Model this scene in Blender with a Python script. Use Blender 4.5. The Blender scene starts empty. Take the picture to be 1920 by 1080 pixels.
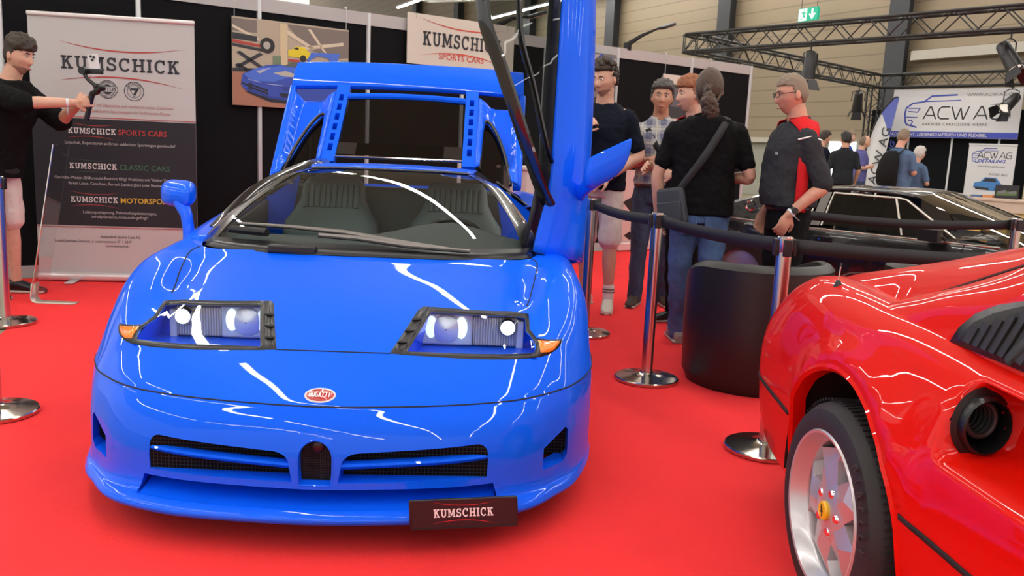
import bpy, bmesh, math, random
import numpy as np
from mathutils import Vector, Matrix, Euler
from mathutils.bvhtree import BVHTree
from mathutils.noise import noise as pnoise

S = bpy.context.scene
COL = S.collection
PI = math.pi
R = math.radians
random.seed(7)

# ------------------------------------------------------------------ camera
CAM_H, F_PX, PITCH, ROLL = 1.26, 1600.0, 0.165, 0.044
cd = bpy.data.cameras.new('camera'); cam = bpy.data.objects.new('camera', cd); COL.objects.link(cam)
cd.sensor_fit = 'HORIZONTAL'; cd.sensor_width = 36.0; cd.lens = 36.0 * F_PX / 1920.0
cd.clip_start = 0.05; cd.clip_end = 200
_R = Vector((1, 0, 0)); _U = Vector((0, math.sin(PITCH), math.cos(PITCH))); _F = Vector((0, math.cos(PITCH), -math.sin(PITCH)))
_r = math.cos(ROLL) * _R + math.sin(ROLL) * _U
_u = -math.sin(ROLL) * _R + math.cos(ROLL) * _U
cam.matrix_world = Matrix(((_r.x, _u.x, -_F.x, 0), (_r.y, _u.y, -_F.y, 0), (_r.z, _u.z, -_F.z, CAM_H), (0, 0, 0, 1)))
cd.dof.use_dof = True; cd.dof.focus_distance = 3.0; cd.dof.aperture_fstop = 9.0
S.camera = cam

# ------------------------------------------------------------------ light of the hall
w = bpy.data.worlds.new('hall_ambient'); S.world = w; w.use_nodes = True
w.node_tree.nodes['Background'].inputs[0].default_value = (1.0, 0.97, 0.93, 1)
w.node_tree.nodes['Background'].inputs[1].default_value = 1.0
LAMP_STR = 45.0
S.view_settings.view_transform = 'Standard'; S.view_settings.look = 'None'
S.view_settings.exposure = 0.12; S.view_settings.gamma = 1.0; S.view_settings.use_curve_mapping = False
S.cycles.max_bounces = 8; S.cycles.diffuse_bounces = 3; S.cycles.glossy_bounces = 4
S.cycles.transparent_max_bounces = 12; S.cycles.transmission_bounces = 6
S.cycles.caustics_reflective = False; S.cycles.caustics_refractive = False
S.cycles.sample_clamp_indirect = 4.0

# ------------------------------------------------------------------ materials
MATS = {}
def nt(name):
    m = bpy.data.materials.new(name); m.use_nodes = True
    return m, m.node_tree, m.node_tree.nodes['Principled BSDF']
def mat(name, col, rough=0.5, metal=0.0, coat=0.0, emit=None, estr=0.0, alpha=1.0, noise=0.0, nscale=40.0, bump=0.0, bscale=200.0, spec=None, coatr=0.03, sheen=0.0):
    if name in MATS: return MATS[name]
    m, t, b = nt(name)
    b.inputs['Base Color'].default_value = (*col, 1)
    b.inputs['Roughness'].default_value = rough
    b.inputs['Metallic'].default_value = metal
    b.inputs['Coat Weight'].default_value = coat
    b.inputs['Coat Roughness'].default_value = coatr
    b.inputs['Alpha'].default_value = alpha
    if sheen: b.inputs['Sheen Weight'].default_value = sheen
    if spec is not None: b.inputs['Specular IOR Level'].default_value = spec
    if emit:
        b.inputs['Emission Color'].default_value = (*emit, 1); b.inputs['Emission Strength'].default_value = estr
    if noise or bump:
        tc = t.nodes.new('ShaderNodeTexCoord')
    if noise:
        n = t.nodes.new('ShaderNodeTexNoise'); n.inputs['Scale'].default_value = nscale; n.inputs['Detail'].default_value = 5
        t.links.new(tc.outputs['Object'], n.inputs['Vector'])
        r = t.nodes.new('ShaderNodeValToRGB')
        r.color_ramp.elements[0].position = 0.3; r.color_ramp.elements[1].position = 0.7
        r.color_ramp.elements[0].color = (*[c * (1 - noise) for c in col], 1)
        r.color_ramp.elements[1].color = (*[min(1, c * (1 + noise)) for c in col], 1)
        t.links.new(n.outputs['Fac'], r.inputs['Fac']); t.links.new(r.outputs['Color'], b.inputs['Base Color'])
    if bump:
        n2 = t.nodes.new('ShaderNodeTexNoise'); n2.inputs['Scale'].default_value = bscale; n2.inputs['Detail'].default_value = 3
        t.links.new(tc.outputs['Object'], n2.inputs['Vector'])
        bp = t.nodes.new('ShaderNodeBump'); bp.inputs['Strength'].default_value = bump; bp.inputs['Distance'].default_value = 0.01
        t.links.new(n2.outputs['Fac'], bp.inputs['Height']); t.links.new(bp.outputs['Normal'], b.inputs['Normal'])
    MATS[name] = m
    return m
def glassmat(name, tint, refl=1.0, rough=0.0):
    """thin sheet of tinted glass: see-through with a clear gloss that grows at grazing angles"""
    if name in MATS: return MATS[name]
    m = bpy.data.materials.new(name); m.use_nodes = True; t = m.node_tree; t.nodes.clear()
    out = t.nodes.new('ShaderNodeOutputMaterial'); mix = t.nodes.new('ShaderNodeMixShader')
    tr = t.nodes.new('ShaderNodeBsdfTransparent'); tr.inputs[0].default_value = (*tint, 1)
    gl = t.nodes.new('ShaderNodeBsdfGlossy'); gl.inputs['Roughness'].default_value = rough
    lw = t.nodes.new('ShaderNodeLayerWeight'); lw.inputs[0].default_value = 0.5
    def M(op, a, v):
        n = t.nodes.new('ShaderNodeMath'); n.operation = op; t.links.new(a, n.inputs[0]); n.inputs[1].default_value = v; return n.outputs[0]
    f = M('ADD', M('MULTIPLY', M('POWER', lw.outputs['Facing'], 5.0), .95 * refl), .05 * refl)
    t.links.new(f, mix.inputs[0])
    t.links.new(tr.outputs[0], mix.inputs[1]); t.links.new(gl.outputs[0], mix.inputs[2]); t.links.new(mix.outputs[0], out.inputs[0])
    MATS[name] = m
    return m

BLUE = mat('blue_paint', (0.003, 0.122, 1.0), 0.45, coat=0.5, coatr=0.012, spec=0.05)
RED = mat('red_paint', (0.66, 0.006, 0.002), 0.45, coat=0.55, coatr=0.012, spec=0.05)
BLACKP = mat('black_paint', (0.004, 0.004, 0.005), 0.25, coat=1.0)
BLK = mat('black_trim', (0.008, 0.008, 0.010), 0.35)
BLKM = mat('matt_black', (0.006, 0.006, 0.007), 0.8)
RUB = mat('tyre_rubber', (0.014, 0.014, 0.016), 0.65, bump=0.15, bscale=90)
CHROME = mat('chrome', (0.85, 0.85, 0.87), 0.08, metal=1.0)
STEEL = mat('brushed_steel', (0.62, 0.60, 0.57), 0.24, metal=1.0, bump=0.02, bscale=400)
ALU = mat('aluminium', (0.62, 0.63, 0.64), 0.42, metal=0.6)
SILVER = mat('silver_wheel_paint', (0.55, 0.55, 0.57), 0.33, metal=0.55, coat=0.5)
WHITE = mat('white_print', (0.80, 0.79, 0.78), 0.6)
GAPM = mat('panel_gap', (0.003, 0.006, 0.02), 0.7)

# ------------------------------------------------------------------ mesh building
class MB:
    def __init__(s): s.v = []; s.f = []; s.mi = []
    def add(s, vs, fs, mi=0):
        o = len(s.v); s.v += [tuple(map(float, p)) for p in vs]
        for f in fs: s.f.append(tuple(i + o for i in f)); s.mi.append(mi)
        return s
    def box(s, c, d, rot=None, mi=0, taper=1.0):
        x, y, z = [q / 2 for q in d]
        vs = [Vector((sx * x * (taper if sz > 0 else 1), sy * y * (taper if sz > 0 else 1), sz * z)) for sz in (-1, 1) for sy in (-1, 1) for sx in (-1, 1)]
        if rot is not None:
            M = rot.to_3x3() if isinstance(rot, Matrix) else Euler(rot).to_matrix()
            vs = [M @ q for q in vs]
        c = Vector(c)
        return s.add([q + c for q in vs], [(0, 2, 3, 1), (4, 5, 7, 6), (0, 1, 5, 4), (2, 6, 7, 3), (0, 4, 6, 2), (1, 3, 7, 5)], mi)
    def tube(s, pts, rad, n=12, mi=0, caps=True, squash=None, closed=False):
        """tube along a polyline; rad a number or a list (numbers or (a,b) pairs)"""
        P = [Vector(p) for p in pts]; m = len(P)
        if not isinstance(rad, (list, tuple)): rad = [rad] * m
        vs = []; nrm = None
        for i, p in enumerate(P):
            if closed: t = (P[(i + 1) % m] - P[i - 1])
            else: t = (P[min(i + 1, m - 1)] - P[max(i - 1, 0)])
            t.normalize()
            if nrm is None:
                nrm = t.cross(Vector((0, 0, 1)))
                if nrm.length < 1e-3: nrm = t.cross(Vector((0, 1, 0)))
                if squash is not None:
                    q = Vector(squash); nrm = q - t * q.dot(t)
            nrm = (nrm - t * nrm.dot(t)); nrm.normalize(); b = t.cross(nrm)
            r = rad[i]; ra, rb = r if isinstance(r, (list, tuple)) else (r, r)
            for k in range(n):
                a = 2 * PI * k / n
                vs.append(p + nrm * (ra * math.cos(a)) + b * (rb * math.sin(a)))
        fs = []
        for i in range(m if closed else m - 1):
            j = (i + 1) % m
            for k in range(n):
                fs.append((i * n + k, i * n + (k + 1) % n, j * n + (k + 1) % n, j * n + k))
        if caps and not closed:
            fs.append(tuple(range(n - 1, -1, -1))); fs.append(tuple((m - 1) * n + k for k in range(n)))
        return s.add(vs, fs, mi)
    def cyl(s, p0, p1, r0, r1=None, n=24, mi=0):
        return s.tube([p0, p1], [r0, r0 if r1 is None else r1], n, mi)
    def lathe(s, prof, n=32, c=(0, 0, 0), axis='Z', mi=0, M=None):
        """profile of (radius, height) pairs turned about an axis"""
        vs = []; m = len(prof); c = Vector(c)
        for r, h in prof:
            for k in range(n):
                a = 2 * PI * k / n; q = Vector((r * math.cos(a), r * math.sin(a), h))
                if axis == 'X': q = Vector((q.z, q.x, q.y))
                if axis == 'Y': q = Vector((q.x, -q.z, q.y))
                if M is not None: q = M @ q
                vs.append(q + c)
        fs = [(i * n + k, i * n + (k + 1) % n, (i + 1) * n + (k + 1) % n, (i + 1) * n + k) for i in range(m - 1) for k in range(n)]
        return s.add(vs, fs, mi)
    def ell(s, c, r, nu=20, nv=14, M=None, mi=0):
        vs = []; c = Vector(c)
        for i in range(nv + 1):
            th = PI * i / nv
            for k in range(nu):
                ph = 2 * PI * k / nu
                q = Vector((r[0] * math.sin(th) * math.cos(ph), r[1] * math.sin(th) * math.sin(ph), r[2] * math.cos(th)))
                if M is not None: q = M @ q
                vs.append(q + c)
        fs = [(i * nu + k, (i + 1) * nu + k, (i + 1) * nu + (k + 1) % nu, i * nu + (k + 1) % nu) for i in range(nv) for k in range(nu)]
        return s.add(vs, fs, mi)
    def grid(s, P, mi=0, closeu=False):
        """P: rows of points"""
        a = len(P); b = len(P[0])
        vs = [p for row in P for p in row]
        fs = [(i * b + k, i * b + (k + 1) % b, (i + 1) * b + (k + 1) % b, (i + 1) * b + k) for i in range(a - 1) for k in range(b if closeu else b - 1)]
        return s.add(vs, fs, mi)
    def prism(s, poly, d, mi=0):
        """3-D polygon swept by vector d, capped"""
        P = [Vector(p) for p in poly]; d = Vector(d); n = len(P)
        vs = P + [p + d for p in P]
        fs = [tuple(range(n - 1, -1, -1)), tuple(n + i for i in range(n))] + [(i, (i + 1) % n, n + (i + 1) % n, n + i) for i in range(n)]
        return s.add(vs, fs, mi)
    def poly(s, pts, mi=0): return s.add(pts, [tuple(range(len(pts)))], mi)
    def mirror(s, ax=0):
        o = len(s.v); n = len(s.f)
        for p in list(s.v):
            q = list(p); q[ax] = -q[ax]; s.v.append(tuple(q))
        for i in range(n): s.f.append(tuple(j + o for j in reversed(s.f[i]))); s.mi.append(s.mi[i])
        return s
    def build(s, name, m, parent=None, smooth=True, angle=35, loc=None, mods=(), weld=0.0, recalc=True):
        me = bpy.data.meshes.new(name); me.from_pydata(s.v, [], s.f)
        if recalc or weld:
            bm = bmesh.new(); bm.from_mesh(me)
            if weld: bmesh.ops.remove_doubles(bm, verts=bm.verts, dist=weld)
            if recalc: bmesh.ops.recalc_face_normals(bm, faces=bm.faces)
            bm.to_mesh(me); bm.free()
        ms = m if isinstance(m, (list, tuple)) else [m]
        for q in ms: me.materials.append(q)
        if len(ms) > 1 and len(me.polygons) == len(s.mi):
            me.polygons.foreach_set('material_index', s.mi)
        if smooth:
            me.polygons.foreach_set('use_smooth', [True] * len(me.polygons))
            if angle: me.set_sharp_from_angle(angle=R(angle))
        me.update()
        o = bpy.data.objects.new(name, me); COL.objects.link(o)
        if parent is not None: o.parent = parent
        if loc is not None: o.location = loc
        for q in mods: q(o)
        return o
def bevel(wd, seg=2):
    def f(o):
        m = o.modifiers.new('bevel', 'BEVEL'); m.width = wd; m.segments = seg; m.limit_method = 'ANGLE'; m.angle_limit = R(35)
    return f
def solid(th, off=-1):
    def f(o):
        m = o.modifiers.new('solid', 'SOLIDIFY'); m.thickness = th; m.offset = off
    return f
def subsurf(n):
    def f(o):
        m = o.modifiers.new('sub', 'SUBSURF'); m.levels = n; m.render_levels = n
    return f
def remesh(vox, smooth=3, fac=0.5):
    def f(o):
        m = o.modifiers.new('remesh', 'REMESH'); m.mode = 'VOXEL'; m.voxel_size = vox; m.use_smooth_shade = True
        if smooth:
            k = o.modifiers.new('smooth', 'SMOOTH'); k.factor = fac; k.iterations = smooth
    return f
def disp(strength, scale, depth=2):
    def f(o):
        t = bpy.data.textures.new('fold_noise', 'CLOUDS'); t.noise_scale = scale; t.noise_depth = depth
        m = o.modifiers.new('folds', 'DISPLACE'); m.texture = t; m.strength = strength; m.mid_level = 0.5; m.texture_coords = 'LOCAL'
    return f

def tag(o, label=None, cat=None, group=None, kind=None):
    if label: o['label'] = label
    if cat: o['category'] = cat
    if group: o['group'] = group
    if kind: o['kind'] = kind
    return o
def empty(name, loc=(0, 0, 0), rz=0.0, label=None, cat=None, group=None, kind=None, parent=None):
    o = bpy.data.objects.new(name, None); COL.objects.link(o)
    o.location = loc; o.rotation_euler = (0, 0, rz); o.empty_display_size = 0.1
    if parent is not None: o.parent = parent
    return tag(o, label, cat, group, kind)
KIDS = {}
def copy_tree(o, parent=None):
    c = o.copy(); COL.objects.link(c)
    if parent is not None: c.parent = parent
    for ch in [q for q in COL.objects if q.parent == o]: copy_tree(ch, c)
    return c
def cr1(p0, p1, p2, p3, t):
    return 0.5 * ((2 * p1) + (-p0 + p2) * t + (2 * p0 - 5 * p1 + 4 * p2 - p3) * t * t + (-p0 + 3 * p1 - 3 * p2 + p3) * t ** 3)
def crspline(P, n, closed=False, refl=None):
    """Catmull-Rom through rows of an array (first axis), n steps per span; refl: mirror vector for the ghost before the first row"""
    P = np.asarray(P, float); m = len(P); out = []
    if closed:
        for i in range(m):
            for k in range(n): out.append(cr1(P[i - 1], P[i], P[(i + 1) % m], P[(i + 2) % m], k / n))
        return np.array(out)
    first = P[1] * refl if refl is not None else 2 * P[0] - P[1]
    Q = np.concatenate([[first], P, [2 * P[-1] - P[-2]]])
    for i in range(m - 1):
        for k in range(n): out.append(cr1(Q[i], Q[i + 1], Q[i + 2], Q[i + 3], k / n))
    out.append(P[-1])
    return np.array(out)
def smoothstep(a, b, x):
    t = np.clip((x - a) / (b - a), 0, 1); return t * t * (3 - 2 * t)
def arc2(cx, cy, rx, ry, a0, a1, n=12):
    return [(cx + rx * math.cos(R(a0 + (a1 - a0) * i / n)), cy + ry * math.sin(R(a0 + (a1 - a0) * i / n))) for i in range(n + 1)]

# ------------------------------------------------------------------ lettering
def text(name, body, parent, loc, size, m, align='LEFT', rot=(PI / 2, 0, 0), off=0.0, sx=1.0, shear=0.0, ext=0.0008):
    c = bpy.data.curves.new(name, 'FONT'); c.body = body; c.size = size; c.align_x = align; c.offset = off; c.extrude = ext; c.shear = shear
    c.resolution_u = 2
    t = bpy.data.objects.new('tmp', c); me = bpy.data.meshes.new_from_object(t); me.name = name
    bpy.data.objects.remove(t); bpy.data.curves.remove(c)
    me.materials.clear(); me.materials.append(m)
    o = bpy.data.objects.new(name, me); COL.objects.link(o); o.parent = parent; o.location = loc; o.rotation_euler = rot; o.scale = (sx, 1, 1)
    return o
def ringpolys(cx, cy, rx, ry, t, a0, a1, n=14, ty=None):
    ty = t if ty is None else ty
    A = arc2(cx, cy, rx, ry, a0, a1, n); B = arc2(cx, cy, rx - t, ry - ty, a0, a1, n)
    return [[A[i], A[i + 1], B[i + 1], B[i]] for i in range(n)]
def bx2(x0, y0, x1, y1): return [[(x0, y0), (x1, y0), (x1, y1), (x0, y1)]]
def slab_glyph(ch):
    s = 0.15
    if ch == 'K':
        return 1.04, bx2(.13, 0, .35, 1) + bx2(0, 0, .48, s) + bx2(0, 1 - s, .48, 1) + [[(.33, .36), (.33, .58), (.64, .95), (.88, .95)], [(.42, .60), (.56, .76), (.94, .08), (.68, .08)]] + bx2(.56, 1 - s, .98, 1) + bx2(.60, 0, 1.04, s)
    if ch == 'U':
        return 1.06, bx2(.12, .38, .34, 1) + bx2(.72, .38, .94, 1) + bx2(0, 1 - s, .46, 1) + bx2(.60, 1 - s, 1.06, 1) + ringpolys(.53, .40, .41, .42, .22, 180, 360, 14, .17)
    if ch == 'M':
        return 1.30, bx2(.12, 0, .32, 1) + bx2(.98, 0, 1.18, 1) + bx2(0, 0, .44, s) + bx2(.86, 0, 1.30, s) + bx2(0, 1 - s, .34, 1) + bx2(.96, 1 - s, 1.30, 1) + [[(.14, 1), (.40, 1), (.73, .16), (.57, .16)], [(.90, 1), (1.16, 1), (.73, .16), (.57, .16)]]
    if ch == 'S':
        return .90, ringpolys(.45, .72, .38, .30, .20, 20, 270, 16, .16) + ringpolys(.45, .28, .40, .30, .20, -160, 90, 16, .16) + bx2(.66, .66, .83, 1.0) + bx2(.03, 0, .20, .34)
    if ch == 'C':
        return 1.02, ringpolys(.54, .5, .52, .52, .22, 40, 322, 22, .16) + bx2(.76, .64, .94, 1.0)
    if ch == 'H':
        return 1.12, bx2(.13, 0, .35, 1) + bx2(.77, 0, .99, 1) + bx2(.3, .43, .8, .57) + bx2(0, 0, .48, s) + bx2(0, 1 - s, .48, 1) + bx2(.64, 0, 1.12, s) + bx2(.64, 1 - s, 1.12, 1)
    if ch == 'I':
        return .48, bx2(.13, 0, .35, 1) + bx2(0, 0, .48, s) + bx2(0, 1 - s, .48, 1)
    return .5, []
def slab_word(mb, word, x0, z0, width, height, y=-0.002, gap=0.16, mi=0):
    """slab-serif capitals between x0 and x0+width in the local XZ plane, facing -Y"""
    G = [slab_glyph(c) for c in word]; tot = sum(g[0] for g in G) + gap * (len(G) - 1); k = width / tot; x = 0
    for wd, polys in G:
        for p in polys:
            mb.poly([(x0 + (x + a) * k, y, z0 + b * height) for a, b in p], mi)
        x += wd + gap
def swoosh(mb, pts, t, y=-0.002, mi=0):
    """tapered curved line in the local XZ plane"""
    n = len(pts)
    for i in range(n - 1):
        a = t * math.sin(PI * (i + .15) / (n - 0.7)); b = t * math.sin(PI * (i + 1.15) / (n - 0.7)) if i < n - 2 else t * .1
        (x0, z0), (x1, z1) = pts[i], pts[i + 1]
        mb.poly([(x0, y, z0 - a / 2), (x1, y, z1 - b / 2), (x1, y, z1 + b / 2), (x0, y, z0 + a / 2)], mi)
def kumschick_logo(parent, xc, zc, width, ink, red, y=-0.002, lh=0.175, red2=None, gap2=.13):
    mb = MB(); h = width * lh
    slab_word(mb, 'KUMSCHICK', xc - width / 2, zc - h / 2, width, h, y)
    mb.build('lettering', ink, parent, smooth=False, recalc=False)
    mb = MB()
    cu = [(xc - width * .53 + width * 1.06 * i / 20, zc + h / 2 + width * (.055 + .075 * ((i - 11) / 11.0) ** 2)) for i in range(21)]
    cl = [(xc - width * .53 + width * 1.06 * i / 20, zc - h / 2 - width * (.055 + .075 * ((i - 9) / 11.0) ** 2)) for i in range(21)]
    swoosh(mb, cu, width * .013, y); swoosh(mb, cl, width * .013, y)
    mb.build('curved_line', red, parent, smooth=False, recalc=False)
def stroke(mb, pts, t, y, mi=0):
    for i in range(len(pts) - 1):
        a = Vector(pts[i]); b = Vector(pts[i + 1]); d = (b - a); d.normalize(); n = Vector((-d.y, d.x)) * t / 2; e = d * t * .35
        q = [a - e + n, a - e - n, b + e - n, b + e + n]
        mb.poly([(p.x, y, p.y) for p in q], mi)
def techno_word(mb, word, x0, z0, width, height, y=-0.002, t=.13):
    L = {'A': (1.15, [[(0, 0), (.52, 1), (.66, 1), (1.15, 0)], [(.3, .28), (1.0, .28)]]),
         'C': (1.0, [[(1.0, 1), (.3, 1), (.08, .85), (0, .6), (0, .3), (.1, .1), (.3, 0), (1.0, 0)]]),
         'W': (1.55, [[(0, 1), (.42, 0), (.5, 0), (.82, .9), (1.08, 0), (1.16, 0), (1.55, 1)]]),
         'G': (1.05, [[(1.05, 1), (.3, 1), (.08, .85), (0, .6), (0, .3), (.1, .1), (.3, 0), (1.0, 0), (1.0, .5), (.5, .5)]]),
         ' ': (.12, [])}
    gap = .2; tot = sum(L[c][0] for c in word) + gap * (len(word) - 1); k = width / tot; x = 0
    for c in word:
        for ln in L[c][1]: stroke(mb, [(x0 + (x + a) * k, z0 + b * height) for a, b in ln], t * height, y)
        x += L[c][0] + gap
# ================================================================== THE HALL
def floor_mat():
    m, t, b = nt('hall_floor'); b.inputs['Roughness'].default_value = 0.45
    tc = t.nodes.new('ShaderNodeTexCoord'); n = t.nodes.new('ShaderNodeTexNoise'); n.inputs['Scale'].default_value = 3; n.inputs['Detail'].default_value = 6
    r = t.nodes.new('ShaderNodeValToRGB'); r.color_ramp.elements[0].color = (.26, .21, .13, 1); r.color_ramp.elements[1].color = (.33, .27, .17, 1)
    t.links.new(tc.outputs['Object'], n.inputs['Vector']); t.links.new(n.outputs['Fac'], r.inputs['Fac']); t.links.new(r.outputs['Color'], b.inputs['Base Color'])
    return m
mb = MB(); mb.box((4, 24, -0.05), (80, 100, 0.1)); tag(mb.build('floor', floor_mat(), smooth=False), kind='structure')
CARPET = mat('red_carpet', (0.95, 0.026, 0.029), 0.95, bump=0.35, bscale=260, noise=0.04, nscale=2.5)
mb = MB(); mb.prism([(-0.9, 1.6 - 3.2, 0.0), (7, -1.6, 0.0), (7, 10.6, 0), (2.6, 11.75, 0), (-4.45, 6.62, 0), (-3.12, 5.16, 0)], (0, 0, 0.006))
tag(mb.build('carpet', CARPET, smooth=False), 'bright red carpet covering the floor of the car stand', 'carpet')

def clad_mat():
    m, t, b = nt('beige_cladding'); b.inputs['Roughness'].default_value = 0.55
    tc = t.nodes.new('ShaderNodeTexCoord'); sp = t.nodes.new('ShaderNodeSeparateXYZ'); t.links.new(tc.outputs['Object'], sp.inputs[0])
    def math_(op, a, v):
        n = t.nodes.new('ShaderNodeMath'); n.operation = op; t.links.new(a, n.inputs[0]); n.inputs[1].default_value = v; return n.outputs[0]
    f = math_('FRACT', math_('MULTIPLY', sp.outputs['Z'], 1 / .42), 1)
    g = math_('LESS_THAN', f, 0.09)
    mx = t.nodes.new('ShaderNodeMix'); mx.data_type = 'RGBA'
    mx.inputs['A'].default_value = (.255, .200, .130, 1); mx.inputs['B'].default_value = (.175, .135, .088, 1)
    t.links.new(g, mx.inputs['Factor']); t.links.new(mx.outputs['Result'], b.inputs['Base Color'])
    bp = t.nodes.new('ShaderNodeBump'); bp.inputs['Distance'].default_value = 0.03; bp.inputs['Strength'].default_value = 0.6
    t.links.new(f, bp.inputs['Height']); t.links.new(bp.outputs['Normal'], b.inputs['Normal'])
    return m
HX, HY = 4.45, 35.0; HA = math.atan2(-.886, .4635)
hall = empty('wall_far', (HX, HY, 0), HA, kind='structure')
mb = MB(); mb.box((-12, .15, 7.9), (80, .3, 12.3)); mb.build('cladding', clad_mat(), hall, smooth=False)
mb = MB(); mb.box((-12, .12, .88), (80, .3, 1.74)); mb.build('base_wall', mat('base_wall', (.30, .30, .25), .6), hall, smooth=False)
COLM = mat('dark_steel_column', (.022, .024, .028), .5)
for k in (-23.6, -17.0, -8.4, -1.24, 5.69, 12.67, 19.6):
    mb = MB()
    mb.box((k, -.2, 7), (.12, .5, 14)); mb.box((k, -.44, 7), (.62, .05, 14)); mb.box((k, .04, 7), (.62, .05, 14))
    tag(mb.build('pillar', COLM, hall, smooth=False), kind='structure')
LEDGE = mat('white_ledge', (.42, .39, .33), .5)
mb = MB(); mb.box((-2.2, -.12, 1.80), (25, .3, .16)); mb.build('ledge', LEDGE, hall, smooth=False)
mb = MB(); mb.box((16.2, -.15, 4.05), (6.2, .4, .24)); mb.build('ledge', LEDGE, hall, smooth=False)
mb = MB(); mb.box((10.9, -.06, 1.15), (.95, .06, 1.3)); tag(mb.build('window_1', mat('daylit_pane', (.9, .95, 1), .3, emit=(.85, .95, 1), estr=1.3), hall, smooth=False), kind='structure')
# green running-man exit sign hung on the far wall
ex = empty('exit_sign', (HX + .4635 * 9.78 - .886 * .75, HY - .886 * 9.78 - .4635 * .75, 0), HA, 'green emergency exit sign with running man and arrow on the hall wall', 'sign')
GRN = mat('exit_green', (.0, .22, .13), .5, emit=(.0, .30, .17), estr=.8); WHL = mat('exit_white', (.9, .95, .9), .5, emit=(.8, 1, .9), estr=.8)
mb = MB(); mb.box((0, 0, 5.42), (.74, .08, .37)); mb.build('sign_box', GRN, ex, smooth=False)
mb = MB(); mb.box((-.19, -.045, 5.42), (.30, .01, .33)); mb.build('door_symbol', WHL, ex, smooth=False)
mb = MB()
for p in ([(-.17, 5.55), (-.13, 5.59), (-.09, 5.55), (-.13, 5.51)], [(-.25, 5.49), (-.13, 5.52), (-.10, 5.42), (-.17, 5.40), (-.18, 5.46), (-.24, 5.45)], [(-.17, 5.41), (-.10, 5.41), (-.08, 5.34), (-.02, 5.33), (-.02, 5.30), (-.11, 5.31), (-.15, 5.38)], [(-.16, 5.40), (-.13, 5.36), (-.22, 5.28), (-.30, 5.28), (-.30, 5.31), (-.23, 5.31)], [(-.10, 5.50), (-.03, 5.45), (-.05, 5.43), (-.11, 5.46)]):
    mb.poly([(x, -.053, z) for x, z in p])
mb.build('running_man', GRN, ex, smooth=False, recalc=False)
mb = MB()
for p in ([(.14, 5.56), (.20, 5.56), (.20, 5.36), (.14, 5.36)], [(.04, 5.43), (.10, 5.43), (.17, 5.33), (.17, 5.27)], [(.30, 5.43), (.24, 5.43), (.17, 5.33), (.17, 5.27)]):
    mb.poly([(x, -.043, z) for x, z in p])
mb.build('arrow', WHL, ex, smooth=False, recalc=False)
mb = MB()
for x in (-.3, .3): mb.cyl((x, 0, 5.6), (x, 0, 7.5), .01, n=6)
mb.build('hanger', COLM, ex)

# ceiling with its long luminaires
mb = MB(); mb.box((4, 24, 14.1), (80, 100, .1)); tag(mb.build('ceiling', mat('ceiling_sheet', (.55, .53, .50), .7), smooth=False), kind='structure')
LAMP = mat('luminaire_glow', (.9, .9, .9), .4, emit=(1.0, .96, .90), estr=LAMP_STR)
LHS = mat('luminaire_housing', (.6, .6, .6), .5)
def luminaire(x, y, ln, rz, first=[None]):
    if first[0] is None:
        r = empty('ceiling_light', (x, y, 7.4), rz, 'long white linear luminaire hung high under the hall ceiling', 'light', 'linear luminaires under the ceiling')
        mb = MB(); mb.box((0, 0, 0), (1, .13, .03)); mb.build('light_tube', LAMP, r, smooth=False)
        mb = MB(); mb.box((0, 0, .05), (1, .2, .07)); mb.build('housing', LHS, r, smooth=False)
        first[0] = r
    else:
        r = copy_tree(first[0]); r.location = (x, y, 7.4); r.rotation_euler.z = rz
    r.scale = (ln, 1, 1)
hd = (math.cos(HA), math.sin(HA)); hn = (-hd[1], hd[0])
for row in range(-3, 4):
    for seg in range(-4, 3):
        cx = 1.0 + hn[0] * (row + .35) * 4.8 + hd[0] * seg * 8.2; cy = 4.0 + hn[1] * (row + .35) * 4.8 + hd[1] * seg * 8.2
        luminaire(cx, cy, 7.4, HA)

# ================================================================== BOOTH WALL
WX, WY = -3.99, 7.03; WA = math.atan2(.58843875, .8085418)
wall = empty('wall_back', (WX, WY, 0), WA, kind='structure')
PAN = mat('black_panel', (.0055, .0056, .0070), .8, bump=.1, bscale=300, spec=.12)
HDR = mat('white_header', (.42, .41, .41), .5)
POSTS = [-1.25, -.16, .87, 1.92, 3.03, 4.15, 5.27, 6.39, 7.70, 8.90]
for i in range(len(POSTS) - 1):
    a, b = POSTS[i], POSTS[i + 1]
    mb = MB(); mb.box(((a + b) / 2, .02, 1.24), (b - a - .03, .018, 2.28)); mb.build('panel', PAN, wall, smooth=False)
    mb = MB(); mb.box(((a + b) / 2, .012, 2.44), (b - a - .035, .03, .12)); mb.build('header_rail', HDR, wall, smooth=False)
    mb = MB(); mb.box(((a + b) / 2, .012, .052), (b - a - .035, .03, .10)); mb.build('skirting', HDR, wall, smooth=False)
for a in POSTS:
    mb = MB(); mb.lathe([(.0, 0), (.023, 0), (.023, 2.5), (.0, 2.5)], 8, (a, .01, 0)); mb.box((a, -.014, 1.25), (.012, .006, 2.5)); mb.build('post', ALU, wall, smooth=False)
def onwall(name, s, label, cat, off=.05, **k):
    return empty(name, (WX + math.cos(WA) * s + math.sin(WA) * off, WY + math.sin(WA) * s - math.cos(WA) * off, 0), WA, label, cat, **k)
CHAIN = mat('chain', (.5, .5, .5), .35, metal=1)
def hangers(parent, xs, z0, z1=2.52):
    for x in xs:
        mb = MB(); n = 14
        for i in range(n):
            z = z0 + (z1 - z0) * i / n; mb.tube([(x, -.004, z), (x, -.004, z + (z1 - z0) / n * .9)], .0035, 6)
        mb.tube([(x, -.004, z1 - .02), (x, .03, z1), (x, .06, z1 - .03)], .004, 6)
        mb.build('chain', CHAIN, parent)
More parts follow.
